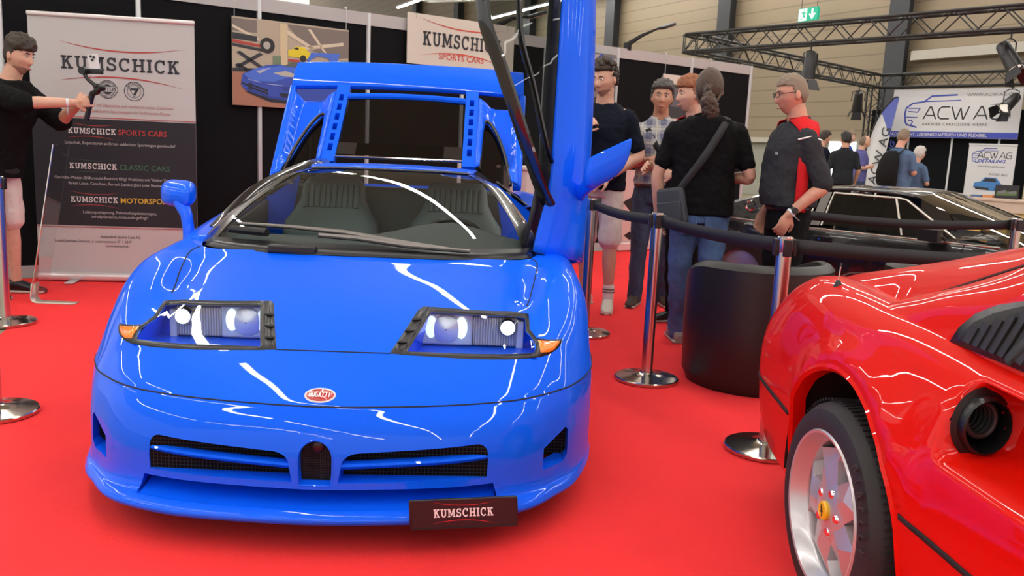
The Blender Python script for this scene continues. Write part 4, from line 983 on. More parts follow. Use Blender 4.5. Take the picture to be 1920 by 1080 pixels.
# ================================================================== THE RED CAR: x forward from the rear axle, y inboard from the wheel face, z up
FX, FY, FAN = .889, 2.2, .05
fer = empty('sports_car', (FX, FY, .006), math.atan2(-math.cos(FAN), math.sin(FAN)), 'bright red mid-engined sports car with star alloy wheel at the edge of the stand', 'car')
def Q(f, s, h): return (f, -s, h - .006)
def ip(x, xs, ys): return float(np.interp(x, xs, ys))
PB = np.array([(-.075, .165), (-.045, .215), (-.012, .33), (.0, .44), (.004, .50), (.002, .58), (-.008, .66), (-.028, .74), (-.060, .805), (-.105, .848), (-.155, .864), (-.21, .862), (-.27, .845), (-.36, .815)])
fst = [-.985, -.975, -.955, -.93, -.89, -.84, -.78, -.70, -.60, -.50, -.42, -.34, -.26, -.18, -.10, -.02, .06, .14, .22, .30, .38, .42, .433, .440, .444, .448, .452, .456, .460, .466, .48, .52, .56, .60, .66, .74, .84, .96, 1.1, 1.3, 1.6, 1.9, 2.2, 2.5, 2.8, 3.0, 3.12, 3.18]
def side_row(f, fine=8):
    sh = ip(f, [-.985, -.975, -.955, -.93, -.89, -.84, -.78, -.70, -.5, -.3, 0, 1, 2.2, 2.6, 2.9, 3.1, 3.18], [-.22, -.165, -.132, -.110, -.093, -.082, -.074, -.064, -.040, -.02, -.008, -.012, -.0, -.03, -.10, -.26, -.42])
    ch = ip(f, [-.985, -.95, -.89, -.80, -.70, -.60, -.3, .1, .4, 1.2, 1.8, 2.2, 2.8, 3.1, 3.18], [.66, .725, .785, .835, .866, .880, .876, .864, .846, .832, .82, .80, .68, .56, .50]) / .864
    out = []
    for s, h in crspline(PB, fine):
        k = float(smoothstep(.45, .864, h)); hh = h * (1 + (ch - 1) * k)
        fl = .028 * math.exp(-((math.hypot(f + .0, h - .33) - .40) / .055) ** 2) * float(smoothstep(.42, .62, h)) * (1 - float(smoothstep(.72, .86, h)))
        ss = s + sh + fl
        B = float(smoothstep(.428, .468, f)) * (1 - float(smoothstep(.60, 1.30, f))); A = float(smoothstep(.635, .675, h)) * (1 - float(smoothstep(.785, .835, h)))
        ss -= .150 * A * B
        out.append(Q(f, ss, hh))
    return out
mb = MB(); mb.grid([side_row(f) for f in fst])
bmf = bmesh.new(); vv = [bmf.verts.new(p) for p in mb.v]
for f in mb.f: bmf.faces.new([vv[i] for i in f])
AC, AH, AR = -.035, .325, .375
circ = [(AC + AR * math.cos(a), AH + AR * math.sin(a) * 1.0) for a in np.linspace(0, 2 * PI, 41)[:-1]]
def cutcirc(b, cx, cz, r, n=40):
    P = [Vector((cx + r * math.cos(2 * PI * i / n), 0, cz + r * math.sin(2 * PI * i / n))) for i in range(n)]; c = Vector((cx, 0, cz))
    for i in range(n):
        a_, b_ = P[i], P[(i + 1) % n]; no = (b_ - a_).cross(Vector((0, 1, 0))).normalized()
        if (c - a_).dot(no) > 0: no = -no
        fs = [f for f in b.faces if (Vector((f.calc_center_median().x, 0, f.calc_center_median().z)) - c).length < r * 1.25]
        bmesh.ops.bisect_plane(b, geom=list({e for f in fs for e in f.edges}) + list({v for f in fs for v in f.verts}) + fs, plane_co=a_, plane_no=no, dist=1e-5)
    dead = [f for f in b.faces if (Vector((f.calc_center_median().x, 0, f.calc_center_median().z)) - c).length < r * math.cos(PI / n) - 1e-4]
    bmesh.ops.delete(b, geom=dead, context='FACES')
bvf = BVHTree.FromBMesh(bmf)
cutcirc(bmf, AC, AH, AR); cutcirc(bmf, 2.33, .31, .34)
bmesh.ops.recalc_face_normals(bmf, faces=bmf.faces)
dead = [f for f in bmf.faces if .432 < f.calc_center_median().x < .475 and ((f.calc_center_median().y - .106) / .052) ** 2 + ((f.calc_center_median().z - .712) / .061) ** 2 < 1]
bmesh.ops.delete(bmf, geom=dead, context='FACES')
me = bpy.data.meshes.new('side_body'); bmf.to_mesh(me); bmf.free(); me.materials.append(RED); me.polygons.foreach_set('use_smooth', [True] * len(me.polygons)); me.set_sharp_from_angle(angle=R(60))
o = bpy.data.objects.new('side_body', me); COL.objects.link(o); o.parent = fer
def onside(f, h, off=.0):
    p, n, i, d = bvf.ray_cast(Vector((f, -1.0, h - .006)), Vector((0, 1, 0)))
    if p is None: return Vector((f, .05, h - .006))
    return p + Vector((0, -off, 0))
# rolled arch lip and dark well
mb = MB(); rows = []
for a in np.linspace(R(-22), R(202), 44):
    c, s_ = math.cos(a), math.sin(a); p = onside(AC + (AR + .004) * c, AH + (AR + .004) * s_)
    rows.append([(AC + (AR + .012) * c, p.y + .001, AH + (AR + .012) * s_ - .006), (AC + AR * c, p.y - .007, AH + AR * s_ - .006), (AC + (AR - .010) * c, p.y + .002, AH + (AR - .010) * s_ - .006), (AC + (AR - .012) * c, p.y + .04, AH + (AR - .012) * s_ - .006)])
mb.grid(rows); mb.build('arch_lip', RED, fer)
mb = MB(); mb.grid([[(AC + (AR + .01) * math.cos(a), y, AH + (AR + .01) * math.sin(a)) for a in np.linspace(R(-8), R(188), 30)] for y in (.03, .20, .42)]); mb.poly([(AC + (AR + .01) * math.cos(a), .42, AH + (AR + .01) * math.sin(a)) for a in np.linspace(R(-8), R(188), 30)])
mb.build('wheel_well', BLKM, fer)
# black waist strip in its groove
for a, b in ((-.97, -.42), (.345, 1.9)):
    mb = MB(); mb.grid([[tuple(onside(f, h, .0015)) for f in np.linspace(a, b, 30)] for h in (.452, .466)]); mb.build('waist_strip', BLKM, fer, mods=[solid(.004, 0)])
# deck between the buttresses, rising to the roof
def hr(f): return min(1.125, .862 + .235 * (f + .9)) if f > -.9 else .862 - 1.6 * (-.9 - f) ** 1.2
def hg(f): return min(1.085, max(.800, .933 + .36 * (f + .025)))
fs = list(np.linspace(-.975, .95, 36)); rows = []
for f in fs:
    r_, g = hr(f), hg(f); row = []
    for k, s in ((0, -.285), (.04, -.292), (.30, -.34), (.60, -.41), (.84, -.50), (.97, -.62), (1.0, -.85)):
        t = math.sin(k * PI / 2); row.append(Q(f, s, g - .012 + (r_ - g + .012) * (t if r_ > g else k)))
    rows.append(list(map(tuple, crspline(np.array(row), 4))))
mb = MB(); mb.grid(rows); o_ = len(mb.v); n_ = len(mb.f)
for p in list(mb.v): mb.v.append((p[0], 2 * .85 - p[1], p[2]))
for i in range(n_): mb.f.append(tuple(j + o_ for j in reversed(mb.f[i]))); mb.mi.append(0)
mb.build('engine_lid', RED, fer, weld=.0006)
mb = MB(); mb.tube([Q(f, -.281, hg(f) + .004) for f in np.linspace(-.30, .40, 24)], .0055, 6); mb.build('panel_gap', mat('red_gap', (.03, 0, 0), .7), fer)
# buttress from the fender up to the roof, running on as roof edge and screen pillar
rows = []
for f in list(np.linspace(-.36, 1.0, 30)) + [1.12, 1.24, 1.36, 1.5, 1.65, 1.8, 1.93]:
    g = hg(f) if f < .42 else min(1.10, hg(f))
    if f > 1.0: g = ip(f, [1.0, 1.2, 1.36, 1.93], [1.085, 1.08, 1.05, .845])
    top = np.array((-.272, g)); base = np.array((-.140, .861 - .018 * float(smoothstep(.05, .3, f)) - .010 * max(0, f))); k = float(smoothstep(-.36, .10, f)) * (1 - float(smoothstep(1.3, 1.9, f)))
    base = base if f > -.1 else np.array((-.140 - .125 * float(smoothstep(-.1, -.36, f)), .861 - .03 * float(smoothstep(-.1, -.36, f))))
    d = top - base; nrm = np.array((d[1], -d[0])); nrm = nrm / (np.hypot(*nrm) + 1e-6)
    row = [base + d * t + nrm * (.022 * math.sin(PI * t) * k) for t in np.linspace(0, 1, 9)]
    row.append(np.array((-.283, g - .004))); row.append(np.array((-.284, g - .04)))
    rows.append([Q(f, s, h) for s, h in row])
mb = MB(); mb.grid(rows); mb.build('buttress', RED, fer)
m2 = MB(); m2.grid([[(p[0], 1.70 - p[1], p[2]) for p in r] for r in rows]); m2.build('buttress', RED, fer)
# quarter window with vertical louvres, seal and side glass laid on the buttress
bb = bmesh.new(); vv = [bb.verts.new(p) for p in mb.v]
for f in mb.f: bb.faces.new([vv[i] for i in f])
bvb = BVHTree.FromBMesh(bb); bb.free()
def onbut(f, h, off=0.0):
    p, n, i, d = bvb.ray_cast(Vector((f, -1.0, h - .006)), Vector((0, 1, 0)))
    if p is None: return Vector((f, .17, h - .006))
    return p + Vector((0, -off, off * .3))
def butpatch(name, poly, off, m, th=.004):
    b = bmesh.new(); P = dense(poly, .02); v_ = [b.verts.new((x, 0, z)) for x, z in P]
    es = [b.edges.new((v_[i], v_[(i + 1) % len(v_)])) for i in range(len(v_))]
    bmesh.ops.triangle_fill(b, use_beauty=True, use_dissolve=False, edges=es)
    for it in range(4):
        lg = [e for e in b.edges if e.calc_length() > .05]
        if not lg: break
        bmesh.ops.subdivide_edges(b, edges=lg, cuts=1); bmesh.ops.triangulate(b, faces=b.faces)
    for v in b.verts: v.co = onbut(v.co.x, v.co.z, off)
    me = bpy.data.meshes.new(name); b.to_mesh(me); b.free(); me.materials.append(m); me.polygons.foreach_set('use_smooth', [True] * len(me.polygons))
    o = bpy.data.objects.new(name, me); COL.objects.link(o); o.parent = fer; solid(th, 0)(o); return o
WO = [(.235, .848), (.243, .885), (.275, .925), (.330, .955), (.43, .985), (.53, 1.018), (.80, 1.055), (1.2, 1.055), (1.36, 1.025), (1.78, .868), (1.70, .842), (1.0, .845), (.55, .848)]
butpatch('window_seal', WO, .004, BLK)
butpatch('louvre_recess', [(.272, .860), (.290, .905), (.345, .938), (.50, 1.000), (.555, 1.005), (.455, .858)], .009, BLKM, .002)
mb = MB()
for k in range(7):
    f0 = .292 + k * .031; h1 = min(1.002, .903 + (f0 - .292) * .50); lean = .022 * (h1 - .87) / .13
    a, b = onbut(f0, .860, .012), onbut(f0 + lean, h1 - .004, .012)
    mb.add([tuple(a), tuple(a + Vector((.033, -.005, 0))), tuple(b + Vector((.033, -.005, 0))), tuple(b)], [(0, 1, 2, 3)])
mb.build('louvre', mat('louvre_black', (.009, .009, .010), .5), fer, smooth=False, mods=[solid(.004, 0)])
butpatch('side_glass', [(.500, .862), (.585, 1.004), (.80, 1.040), (1.18, 1.040), (1.32, 1.012), (1.66, .885), (1.60, .860), (1.0, .860)], .008, mat('grey_glass', (.33, .34, .30), .12, coat=1.0), .002)
gl = [onbut(f, h, .014) for f, h in ((.462, .856), (.52, .955), (.556, 1.006))]
mb = MB(); mb.tube([tuple(p) for p in gl], [(.016, .006)] * 3, 8, squash=(1, 0, 0)); mb.build('window_divider', BLK, fer)
# side intake: dark mouth with a ribbed black hose
ik = empty('side_intake', parent=fer)
def ell3(f, s0, h0, a, b, n=28): return [Q(f, s0 + a * math.cos(t), h0 + b * math.sin(t)) for t in np.linspace(0, 2 * PI, n + 1)[:-1]]
mb = MB(); mb.grid([ell3(.448, -.107, .718, .072, .082), ell3(.452, -.106, .718, .058, .067), ell3(.470, -.104, .718, .054, .063), ell3(.474, -.104, .718, .050, .058), ell3(.464, -.105, .718, .046, .054), ell3(.40, -.11, .718, .045, .052), ell3(.32, -.12, .715, .043, .05)], closeu=True); mb.build('intake_mouth', mat('glossy_rubber', (.006, .006, .007), .3), ik)
mb = MB()
for k in range(7): mb.tube([tuple(p) for p in ell3(.446 - .018 * k, -.101 - .002 * k, .728 - .002 * k, .032 - .001 * k, .038 - .001 * k)], .0065, 8, closed=True)
mb.build('ribbed_hose', mat('hose_black', (.020, .020, .020), .4), ik)
mb = MB(); mb.poly(ell3(.33, -.12, .715, .05, .06)); mb.build('intake_dark', BLKM, ik, smooth=False)
# aerial
an = empty('aerial', parent=fer)
mb = MB(); mb.lathe([(0, .022), (.006, .022), (.009, .014), (.014, 0), (.014, -.008)], 16, Q(-.455, -.16, .866)); mb.build('aerial_base', BLK, an)
mb = MB(); mb.cyl(Q(-.455, -.16, .882), Q(-.455, -.163, .930), .0024, .002, 8); mb.build('aerial_rod', CHROME, an)
mb = MB(); mb.cyl(Q(-.455, -.163, .930), Q(-.455, -.164, .942), .004, .003, 8); mb.build('aerial_tip', BLK, an)
gp = [Q(-.905, -.26 - .0 * k, .80) for k in range(1)]
mb = MB(); mb.tube([Q(-.88, -.20, .767), Q(-.89, -.27, .80), Q(-.905, -.40, .85), Q(-.91, -.85, .862)], .004, 6); mb.build('panel_gap', mat('red_gap', (.03, 0, 0), .7), fer)
mb = MB(); mb.grid([[Q(-.985, -.45, h), Q(-.985, -.85, h), Q(-.985, -1.25, h)] for h in (.165, .35, .60, .78)]); mb.build('tail_panel', RED, fer)
# far flank and floor so that the body closes
mb = MB(); mb.grid([[(f, 1.70 - (-(p[1])) * 0 - (p[1]), p[2]) for p in side_row(f, 2)] for f in fst[::2]]); mb.build('far_flank', RED, fer)
mb = MB(); mb.box((1.1, .85, .18), (4.0, 1.35, .03)); mb.build('underbody', BLKM, fer, smooth=False)
def across(f, h, s0, cr): return [Q(f, s0 + (-1.70 - 2 * s0) * t, h + cr * (1 - (2 * t - 1) ** 2)) for t in np.linspace(0, 1, 11)]
mb = MB(); mb.grid([across(f, h, -.278, .04) for f, h in ((.90, 1.084), (1.05, 1.085), (1.2, 1.078), (1.30, 1.06))]); mb.build('roof', RED, fer)
mb = MB(); mb.grid([across(1.30 + .62 * t, 1.06 - .215 * t, -.276, .04 - .01 * t) for t in np.linspace(0, 1, 6)]); mb.build('windscreen', mat('dark_screen', (.02, .024, .024), .06, coat=1.0), fer, mods=[])
mb = MB(); mb.grid([across(f, h, -.30, .03) for f, h in ((1.90, .845), (2.2, .80), (2.6, .715), (2.9, .635), (3.1, .55), (3.18, .46))]); mb.build('bonnet', RED, fer)
mb = MB(); mb.grid([across(3.175, h, -.42, 0) for h in (.17, .46)]); mb.build('nose_panel', RED, fer)
# wheel: tyre, barrel rim, five-point star face, yellow cap
wl = empty('wheel', parent=fer); wl.location = (-.008, -.022, .3145 - .006); wl.scale = (.97, .97, .97)
r0 = .3145
mb = MB(); mb.lathe([(.222, .205), (.25, .215), (.285, .21), (.302, .19), (.3085, .165), (.313, .155), (.3145, .11), (.313, .06), (.3085, .05), (.302, .028), (.285, .006), (.25, -.004), (.228, .001), (.220, .012)], 64, axis='Y', M=Matrix.Scale(-1, 4, (0, 1, 0))); mb.build('tyre', RUB, wl)
mb = MB()
for k in range(96):
    a = 2 * PI * k / 96
    for y0, y1 in ((.030, .085), (.130, .185)):
        c, s_ = math.cos(a), math.sin(a); c2, s2 = math.cos(a + .035), math.sin(a + .035)
        mb.add([(r * c_, y, r * q_) for r in (.311, .3165) for (c_, q_, y) in ((c, s_, y0), (math.cos(a + .018), math.sin(a + .018), y0), (math.cos(a + .053), math.sin(a + .053), y1), (c2, s2, y1))], [(0, 1, 2, 3), (4, 7, 6, 5), (0, 4, 5, 1), (1, 5, 6, 2), (2, 6, 7, 3), (3, 7, 4, 0)])
mb.build('tread_blocks', RUB, wl, smooth=False)
mb = MB(); mb.lathe([(.229, .002), (.224, -.004), (.217, -.002), (.212, .008), (.204, .03), (.196, .040), (.193, .045), (.190, .10), (.19, .19)], 64, axis='Y', M=Matrix.Scale(-1, 4, (0, 1, 0))); mb.build('rim_barrel', SILVER, wl)
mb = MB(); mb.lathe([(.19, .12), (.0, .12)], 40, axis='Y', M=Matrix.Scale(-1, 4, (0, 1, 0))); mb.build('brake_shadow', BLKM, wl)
# star: flat faced pentagon spokes with bevelled windows between
mb = MB()
def pol(r, a, y): return (r * math.cos(a), y, r * math.sin(a))
for k in range(5):
    a = R(36 + 72 * k)
    w0, w1, w2 = R(35.5), R(19), R(24)
    top = [pol(.092, a - w0, .030), pol(.150, a - w1, .036), pol(.192, a - w2, .044), pol(.192, a + w2, .044), pol(.150, a + w1, .036), pol(.092, a + w0, .030)]
    low = [pol(.086, a - R(36), .072), pol(.142, a - R(25), .075), pol(.192, a - R(28), .078), pol(.192, a + R(28), .078), pol(.142, a + R(25), .075), pol(.086, a + R(36), .072)]
    ctr = pol(.045, a, .022); n0 = len(mb.v)
    mb.add(top + low + [ctr, pol(.118, a, .018)], [(0, 1, 13), (1, 2, 13), (2, 3, 13), (3, 4, 13), (4, 5, 13), (5, 12, 13), (12, 0, 13), (1, 0, 6, 7), (2, 1, 7, 8), (4, 3, 9, 10), (5, 4, 10, 11), (3, 2, 8, 9)])
mb.lathe([(.0, .016), (.062, .020), (.094, .030)], 40, axis='Y', M=Matrix.Scale(-1, 4, (0, 1, 0)) @ Matrix.Scale(-1, 4, (0, 1, 0)) @ Matrix.Scale(-1, 4, (0, 1, 0)))
for p in range(len(mb.v)): pass
mb.build('star_spokes', SILVER, wl, angle=18, recalc=True)
mb = MB(); mb.lathe([(0, .006), (.024, .006), (.0275, .010), (.0275, .022)], 32, axis='Y', M=Matrix.Scale(-1, 4, (0, 1, 0))); mb.build('centre_cap', mat('cap_yellow', (.85, .52, .01), .35, coat=.6), wl)
HR = [(-.2, -.95), (.05, -.95), (-.02, -.55), (.12, -.2), (.38, -.45), (.62, -.35), (.60, -.25), (.42, -.28), (.32, 0), (.30, .25), (.60, .35), (.62, .5), (.3, .48), (.35, .7), (.5, .75), (.42, .92), (.18, .95), (.0, .7), (-.05, .45), (-.3, .5), (-.42, .3), (-.3, .35), (-.12, .2), (-.2, -.1), (-.35, .1), (-.6, .0), (-.4, -.1), (-.3, -.45)]
mb = MB(); mb.poly([(-x * .017, -.0070 + .012, z * .018) for x, z in HR]); mb.build('cap_horse', BLKM, wl, smooth=False)
for k in range(5):
    a = R(72 * k); c = pol(.058, a, .016)
    mb = MB(); mb.lathe([(0, .0), (.010, .0), (.0145, .005), (.0165, .014)], 20, c, axis='Y', M=Matrix.Scale(-1, 4, (0, 1, 0))); mb.build('wheel_nut', CHROME, wl)
for i, ch in enumerate('PIRELLI'):
    th = R(46 - 7.2 * i); text('lettering', ch, wl, (.263 * math.cos(th), -.0075, .263 * math.sin(th)), .036, mat('tyre_lettering', (.035, .035, .037), .6), 'CENTER', rot=(PI / 2, PI / 2 - th, 0), ext=.003)
# ================================================================== BARRIER POSTS WITH BELTS
POSTM = STEEL; BELT = mat('black_webbing', (.010, .010, .013), .7, bump=.2, bscale=300)
DISC = mat('polished_base', (.55, .50, .44), .16, metal=1.0)
def stanchion(x, y, label, dark=False, first=[None]):
    if first[0] is None:
        r = empty('barrier_post', (x, y, .0065), 0)
        mb = MB(); mb.lathe([(.0, .0), (.174, .0), (.177, .004), (.177, .016), (.172, .021), (.10, .032), (.045, .040), (.038, .046), (0, .046)], 48); mb.build('base', DISC, r)
        mb = MB(); mb.cyl((0, 0, .04), (0, 0, .865), .0315, n=32); mb.build('pole', POSTM, r)
        mb = MB(); mb.lathe([(.0, .93), (.030, .93), (.034, .926), (.034, .87), (.0315, .865)], 32); mb.build('top_cap', POSTM, r)
        for k, a in enumerate((0, 90, 180, 270)):
            q = MB(); c, s_ = math.cos(R(a)), math.sin(R(a)); q.box((.038 * c, .038 * s_, .885), (.016, .034, .07), rot=(0, 0, R(a))); q.build('belt_cassette', BLK, r, mods=[bevel(.003)])
        first[0] = r
    else:
        r = copy_tree(first[0]); r.location = (x, y, .0065)
    return tag(r, label, 'barrier post', 'steel barrier posts with black belts')
def belt(post, p0, p1, sag=.03, z=.892, h=.06):
    a = Vector((p0[0], p0[1], 0)); b = Vector((p1[0], p1[1], 0)); d = (b - a).normalized(); a += d * .042; b -= d * .0475
    n = 16; mb = MB(); rows = []
    for i in range(n + 1):
        t = i / n; q = a.lerp(b, t); zz = z - sag * 4 * t * (1 - t); rows.append([(q.x - p0[0], q.y - p0[1], zz - h / 2), (q.x - p0[0], q.y - p0[1], zz + h / 2)])
    mb.grid(rows); o = mb.build('belt', BELT, post, mods=[solid(.002, 0)]); return o
SP = dict(S0=(.51, 5.74), S1=(.77, 4.62), S2=(1.13, 3.55), S3=(3.28, 5.60), S4=(2.80, 3.60), S5=(1.86, 5.80), L1=(-3.21, 5.30), L2=(-2.24, 3.58), L3=(-4.03, 6.50))
s0 = stanchion(*SP['S0'], 'barrier post just behind the raised blue door')
s1 = stanchion(*SP['S1'], 'barrier post standing alone on the carpet between the blue car and the black tub chair')
s2 = stanchion(*SP['S2'], 'barrier post right behind the tail of the red car')
s3 = stanchion(*SP['S3'], 'barrier post before the bonnet of the black car')
s4 = stanchion(*SP['S4'], 'barrier post hidden behind the roof of the red car')
s5 = stanchion(*SP['S5'], 'barrier post behind the legs of the man in the grey and red polo shirt')
l1 = stanchion(*SP['L1'], 'whole barrier post at the left edge, before the man filming')
l2 = stanchion(*SP['L2'], 'nearest barrier post at the left edge, only its round base in view')
l3 = stanchion(*SP['L3'], 'barrier post beside the roll-up banner at the wall')
belt(s0, SP['S0'], SP['S1'], .02); belt(s1, SP['S1'], SP['S2'], .015); belt(s2, SP['S2'], SP['S4'], .03); belt(s5, SP['S5'], SP['S3'], .03, .885)
s6 = stanchion(.34, 7.0, 'barrier post standing behind the skin of the raised blue door')
belt(s0, SP['S0'], (.34, 7.0), .02)
# ================================================================== BLACK TUB CHAIRS
LEATHER = mat('black_leatherette', (.012, .011, .011), .42, bump=.06, bscale=500)
def tub(x, y, rz, label):
    r = empty('tub_chair', (x, y, .0065), rz, label, 'armchair', 'black tub chairs')
    mb = MB(); ro, ri = .385, .30; n = 48; rows = []
    def topz(a): return .70 - .11 * float(smoothstep(.35, 1.0, -math.sin(a) * .5 + .5)) - .13 * float(smoothstep(.78, 1.0, -math.sin(a) * .5 + .5))
    for k, (rr, zz) in enumerate(((ro - .03, .0), (ro - .02, .02), (ro, .06), (ro + .012, 'm'), (ro + .006, -.035), (ro - .018, -.008), (ro - .042, 0), (ri + .018, -.008), (ri, -.035), (ri, .40))):
        row = []
        for i in range(n):
            a = 2 * PI * i / n; t = topz(a); z = .35 if zz == 'm' else (t + zz if k in (4, 5, 6, 7, 8) else zz); row.append((rr * math.cos(a), rr * math.sin(a), min(z, t) if k != 9 else .36))
        rows.append(row)
    mb.grid(rows, closeu=True); mb.build('tub_shell', LEATHER, r)
    mb = MB(); mb.lathe([(0, .44), (.22, .44), (.275, .425), (.29, .40), (.29, .34)], 40); mb.build('seat_cushion', LEATHER, r)
    mb = MB(); mb.lathe([(0, .0), (.34, .0), (.34, .02)], 40); mb.build('plinth', BLKM, r)
    return r
tub(1.37, 4.70, R(195), 'black tub chair with its rounded back to the camera, between two barrier posts')
tub(2.55, 4.85, R(150), 'black tub chair partly hidden behind the red car, below the black car')
# ================================================================== BLACK WEDGE CAR (x forward, y away from the camera, z up)
bc = empty('sports_car', (2.23, 6.6, .0125), math.atan2(-.65, .76), 'black wedge-shaped car with bright window frames parked behind the barrier', 'car')
def Z(f, s, h): return (f, s, h - .006)
WD = 1.62
prof = []
def bodyrow(f):
    top = ip(f, [-1.10, -1.04, -.8, -.3, 0, 1.2, 1.55, 2.3, 2.6, 2.72], [.55, .74, .755, .745, .733, .722, .70, .60, .50, .36])
    ins = ip(f, [-1.10, -1.05, -.8, 2.0, 2.5, 2.72], [.12, .05, 0, 0, .06, .22])
    P = [(.10, .16), (.05, .20), (.01, .36), (.0, .50), (.004, .58), (.03, top - .03), (.055, top), (.11, top + .004), (.5, top + .018), (WD / 2, top + .022)]
    return [Z(f, s + ins, h) for s, h in crspline(np.array(P), 4)]
fs = [-1.10, -1.08, -1.04, -.95, -.8, -.65, -.5, -.35, -.2, 0, .4, .8, 1.2, 1.5, 1.9, 2.3, 2.5, 2.62, 2.70, 2.72]
mb = MB(); mb.grid([bodyrow(f) for f in fs]); n0 = len(mb.v); nf = len(mb.f)
for p in list(mb.v): mb.v.append((p[0], WD - p[1], p[2]))
for i in range(nf): mb.f.append(tuple(j + n0 for j in reversed(mb.f[i]))); mb.mi.append(0)
bcb = bmesh.new(); vv = [bcb.verts.new(p) for p in mb.v]
for f in mb.f: bcb.faces.new([vv[i] for i in f])
for cx in (-.52, 1.72): cutcirc(bcb, cx, .30, .335, 32)
bmesh.ops.recalc_face_normals(bcb, faces=bcb.faces)
me = bpy.data.meshes.new('lower_body'); bcb.to_mesh(me); bcb.free(); me.materials.append(BLACKP); me.polygons.foreach_set('use_smooth', [True] * len(me.polygons)); me.set_sharp_from_angle(angle=R(40))
o = bpy.data.objects.new('lower_body', me); COL.objects.link(o); o.parent = bc
TRIM = mat('bright_trim', (.45, .42, .38), .22, metal=.9)
def both(fn):
    for s in (0, 1): fn((lambda f, y, h, s=s: Z(f, y if s == 0 else WD - y, h)))
# roof
mb = MB(); rows = []
for f, h, y in ((-.62, .885, .25), (-.35, .985, .22), (0, 1.030, .20), (.25, 1.045, .19), (.55, 1.042, .19), (.72, 1.022, .20)):
    rows.append([Z(f + (.10 * (1 - abs(2 * t - 1) ** 2.5) if f > .5 else 0), y + (WD - 2 * y) * t, h + .022 * (1 - abs(2 * t - 1) ** 2)) for t in np.linspace(0, 1, 15)])
mb.grid(rows); mb.build('roof', BLACKP, bc, mods=[solid(.02)])
SG = glassmat('side_glass', (.07, .075, .08), 1.3); WG = glassmat('pale_windscreen', (.72, .78, .78), 4.0)
mb = MB(); rows = []
for t in np.linspace(0, 1, 9):
    rows.append([Z(.73 + .10 * (1 - abs(2 * q - 1) ** 2.5) + t * (.70 - .0 * 1 + .16 * (1 - abs(2 * q - 1) ** 2.5)) , (.20 - .14 * t) + (WD - 2 * (.20 - .14 * t)) * q, 1.02 + .02 * (1 - abs(2 * q - 1) ** 2) - t * .30) for q in np.linspace(0, 1, 17)])
mb.grid(rows); mb.build('windscreen', WG, bc)
for s in (0, 1):
    def Y(y): return y if s == 0 else WD - y
    def side(f, h, off=0.0):       # the slanted side glass plane between belt and roof edge
        t = (h - .735) / (1.02 - .735); return (f, Y(.075 + .12 * t - off), h - .006)
    def spatch(name, poly, m, off=0.0):
        mb = MB(); mb.poly([side(f, h, off) for f, h in poly]); return mb.build(name, m, bc, smooth=False)
    spatch('door_glass', [(.115, .760), (.150, .998), (.60, .990), (.700, .745)], SG)
    spatch('front_quarter_glass', [(.705, .745), (.612, .990), (.665, .982), (1.02, .748)], SG)
    spatch('rear_quarter_glass', [(-.30, .765), (-.22, .93), (.03, .992), (.0, .762)], SG)
    def bar(name, pts, r, m):
        mb = MB(); mb.tube([side(f, h, .004) for f, h in pts], [r] * len(pts), 8, squash=(0, 1, 0)); return mb.build(name, m, bc)
    bar('window_trim', [(.105, .752), (.143, 1.004), (.62, .997), (.68, .988), (1.06, .745)], (.007, .010), TRIM)
    bar('quarter_bar', [(.605, .992), (.702, .735)], (.006, .009), TRIM)
    bar('rear_trim', [(-.34, .755), (-.24, .94), (.0, 1.0), (.03, 1.002), (-.01, .755)], (.006, .009), TRIM)
    spatch('b_pillar', [(.02, .75), (.055, 1.006), (.125, 1.008), (.088, .75)], mat('pillar_grey', (.16, .15, .14), .3, metal=.5), .003)
    mb = MB(); mb.tube([(f, Y(.046), ip(f, [-1.0, -.8, 0, 1.2], [.75, .755, .728, .715]) - .006) for f in np.linspace(-.98, 1.35, 20)], .007, 8); mb.build('belt_trim', TRIM, bc)
    mb = MB(); mb.tube([(f, Y(-.002), .575) for f in np.linspace(-.98, 1.5, 8)], .006, 8); mb.build('rub_strip', TRIM, bc)
    for f0 in (.02, 1.13):
        mb = MB(); mb.tube([(f0, Y(.035), .71), (f0 - .02, Y(-.002), .58), (f0 - .02, Y(.0), .30)], .003, 6); mb.build('door_gap', BLKM, bc)
    mb = MB(); mb.box((.16, Y(.012), .648), (.14, .01, .045)); mb.build('door_handle', BLK, bc, mods=[bevel(.008)])
    mb = MB(); mb.cyl((.125, Y(.004), .648), (.125, Y(.014), .648), .006, n=10); mb.build('lock', CHROME, bc)
    mb = MB(); mb.poly([(1.09, Y(.055), .735), (1.19, Y(.06), .75), (1.28, Y(.07), .722), (1.09, Y(.052), .716)]); mb.build('quarter_light', SG, bc, smooth=False)
    mb = MB(); mb.tube([(1.00, Y(.06), .73), (1.00, Y(-.03), .75)], .014, 8); mb.box((.94, Y(-.10), .765), (.13, .13, .085)); mb.build('door_mirror', BLK, bc, mods=[bevel(.02, 3)])
    for cx in (-.52, 1.72):
        wq = empty('wheel', parent=bc); wq.location = (cx, Y(.12), .30)
        mb = MB(); mb.lathe([(.19, -.09), (.27, -.10), (.294, -.07), (.294, .07), (.27, .10), (.19, .09)], 32, axis='Y'); mb.build('tyre', RUB, wq)
        mb = MB(); mb.lathe([(0, -.07), (.10, -.08), (.19, -.06), (.195, -.09)], 32, axis='Y'); mb.lathe([(0, .07), (.10, .08), (.19, .06), (.195, .09)], 32, axis='Y'); mb.build('rim', ALW, wq)
mb = MB(); mb.tube([Z(1.44 + .02 * math.sin(PI * t), .10 + (WD - .2) * t, .733) for t in np.linspace(0, 1, 9)], .008, 6); mb.build('scuttle_trim', BLK, bc)
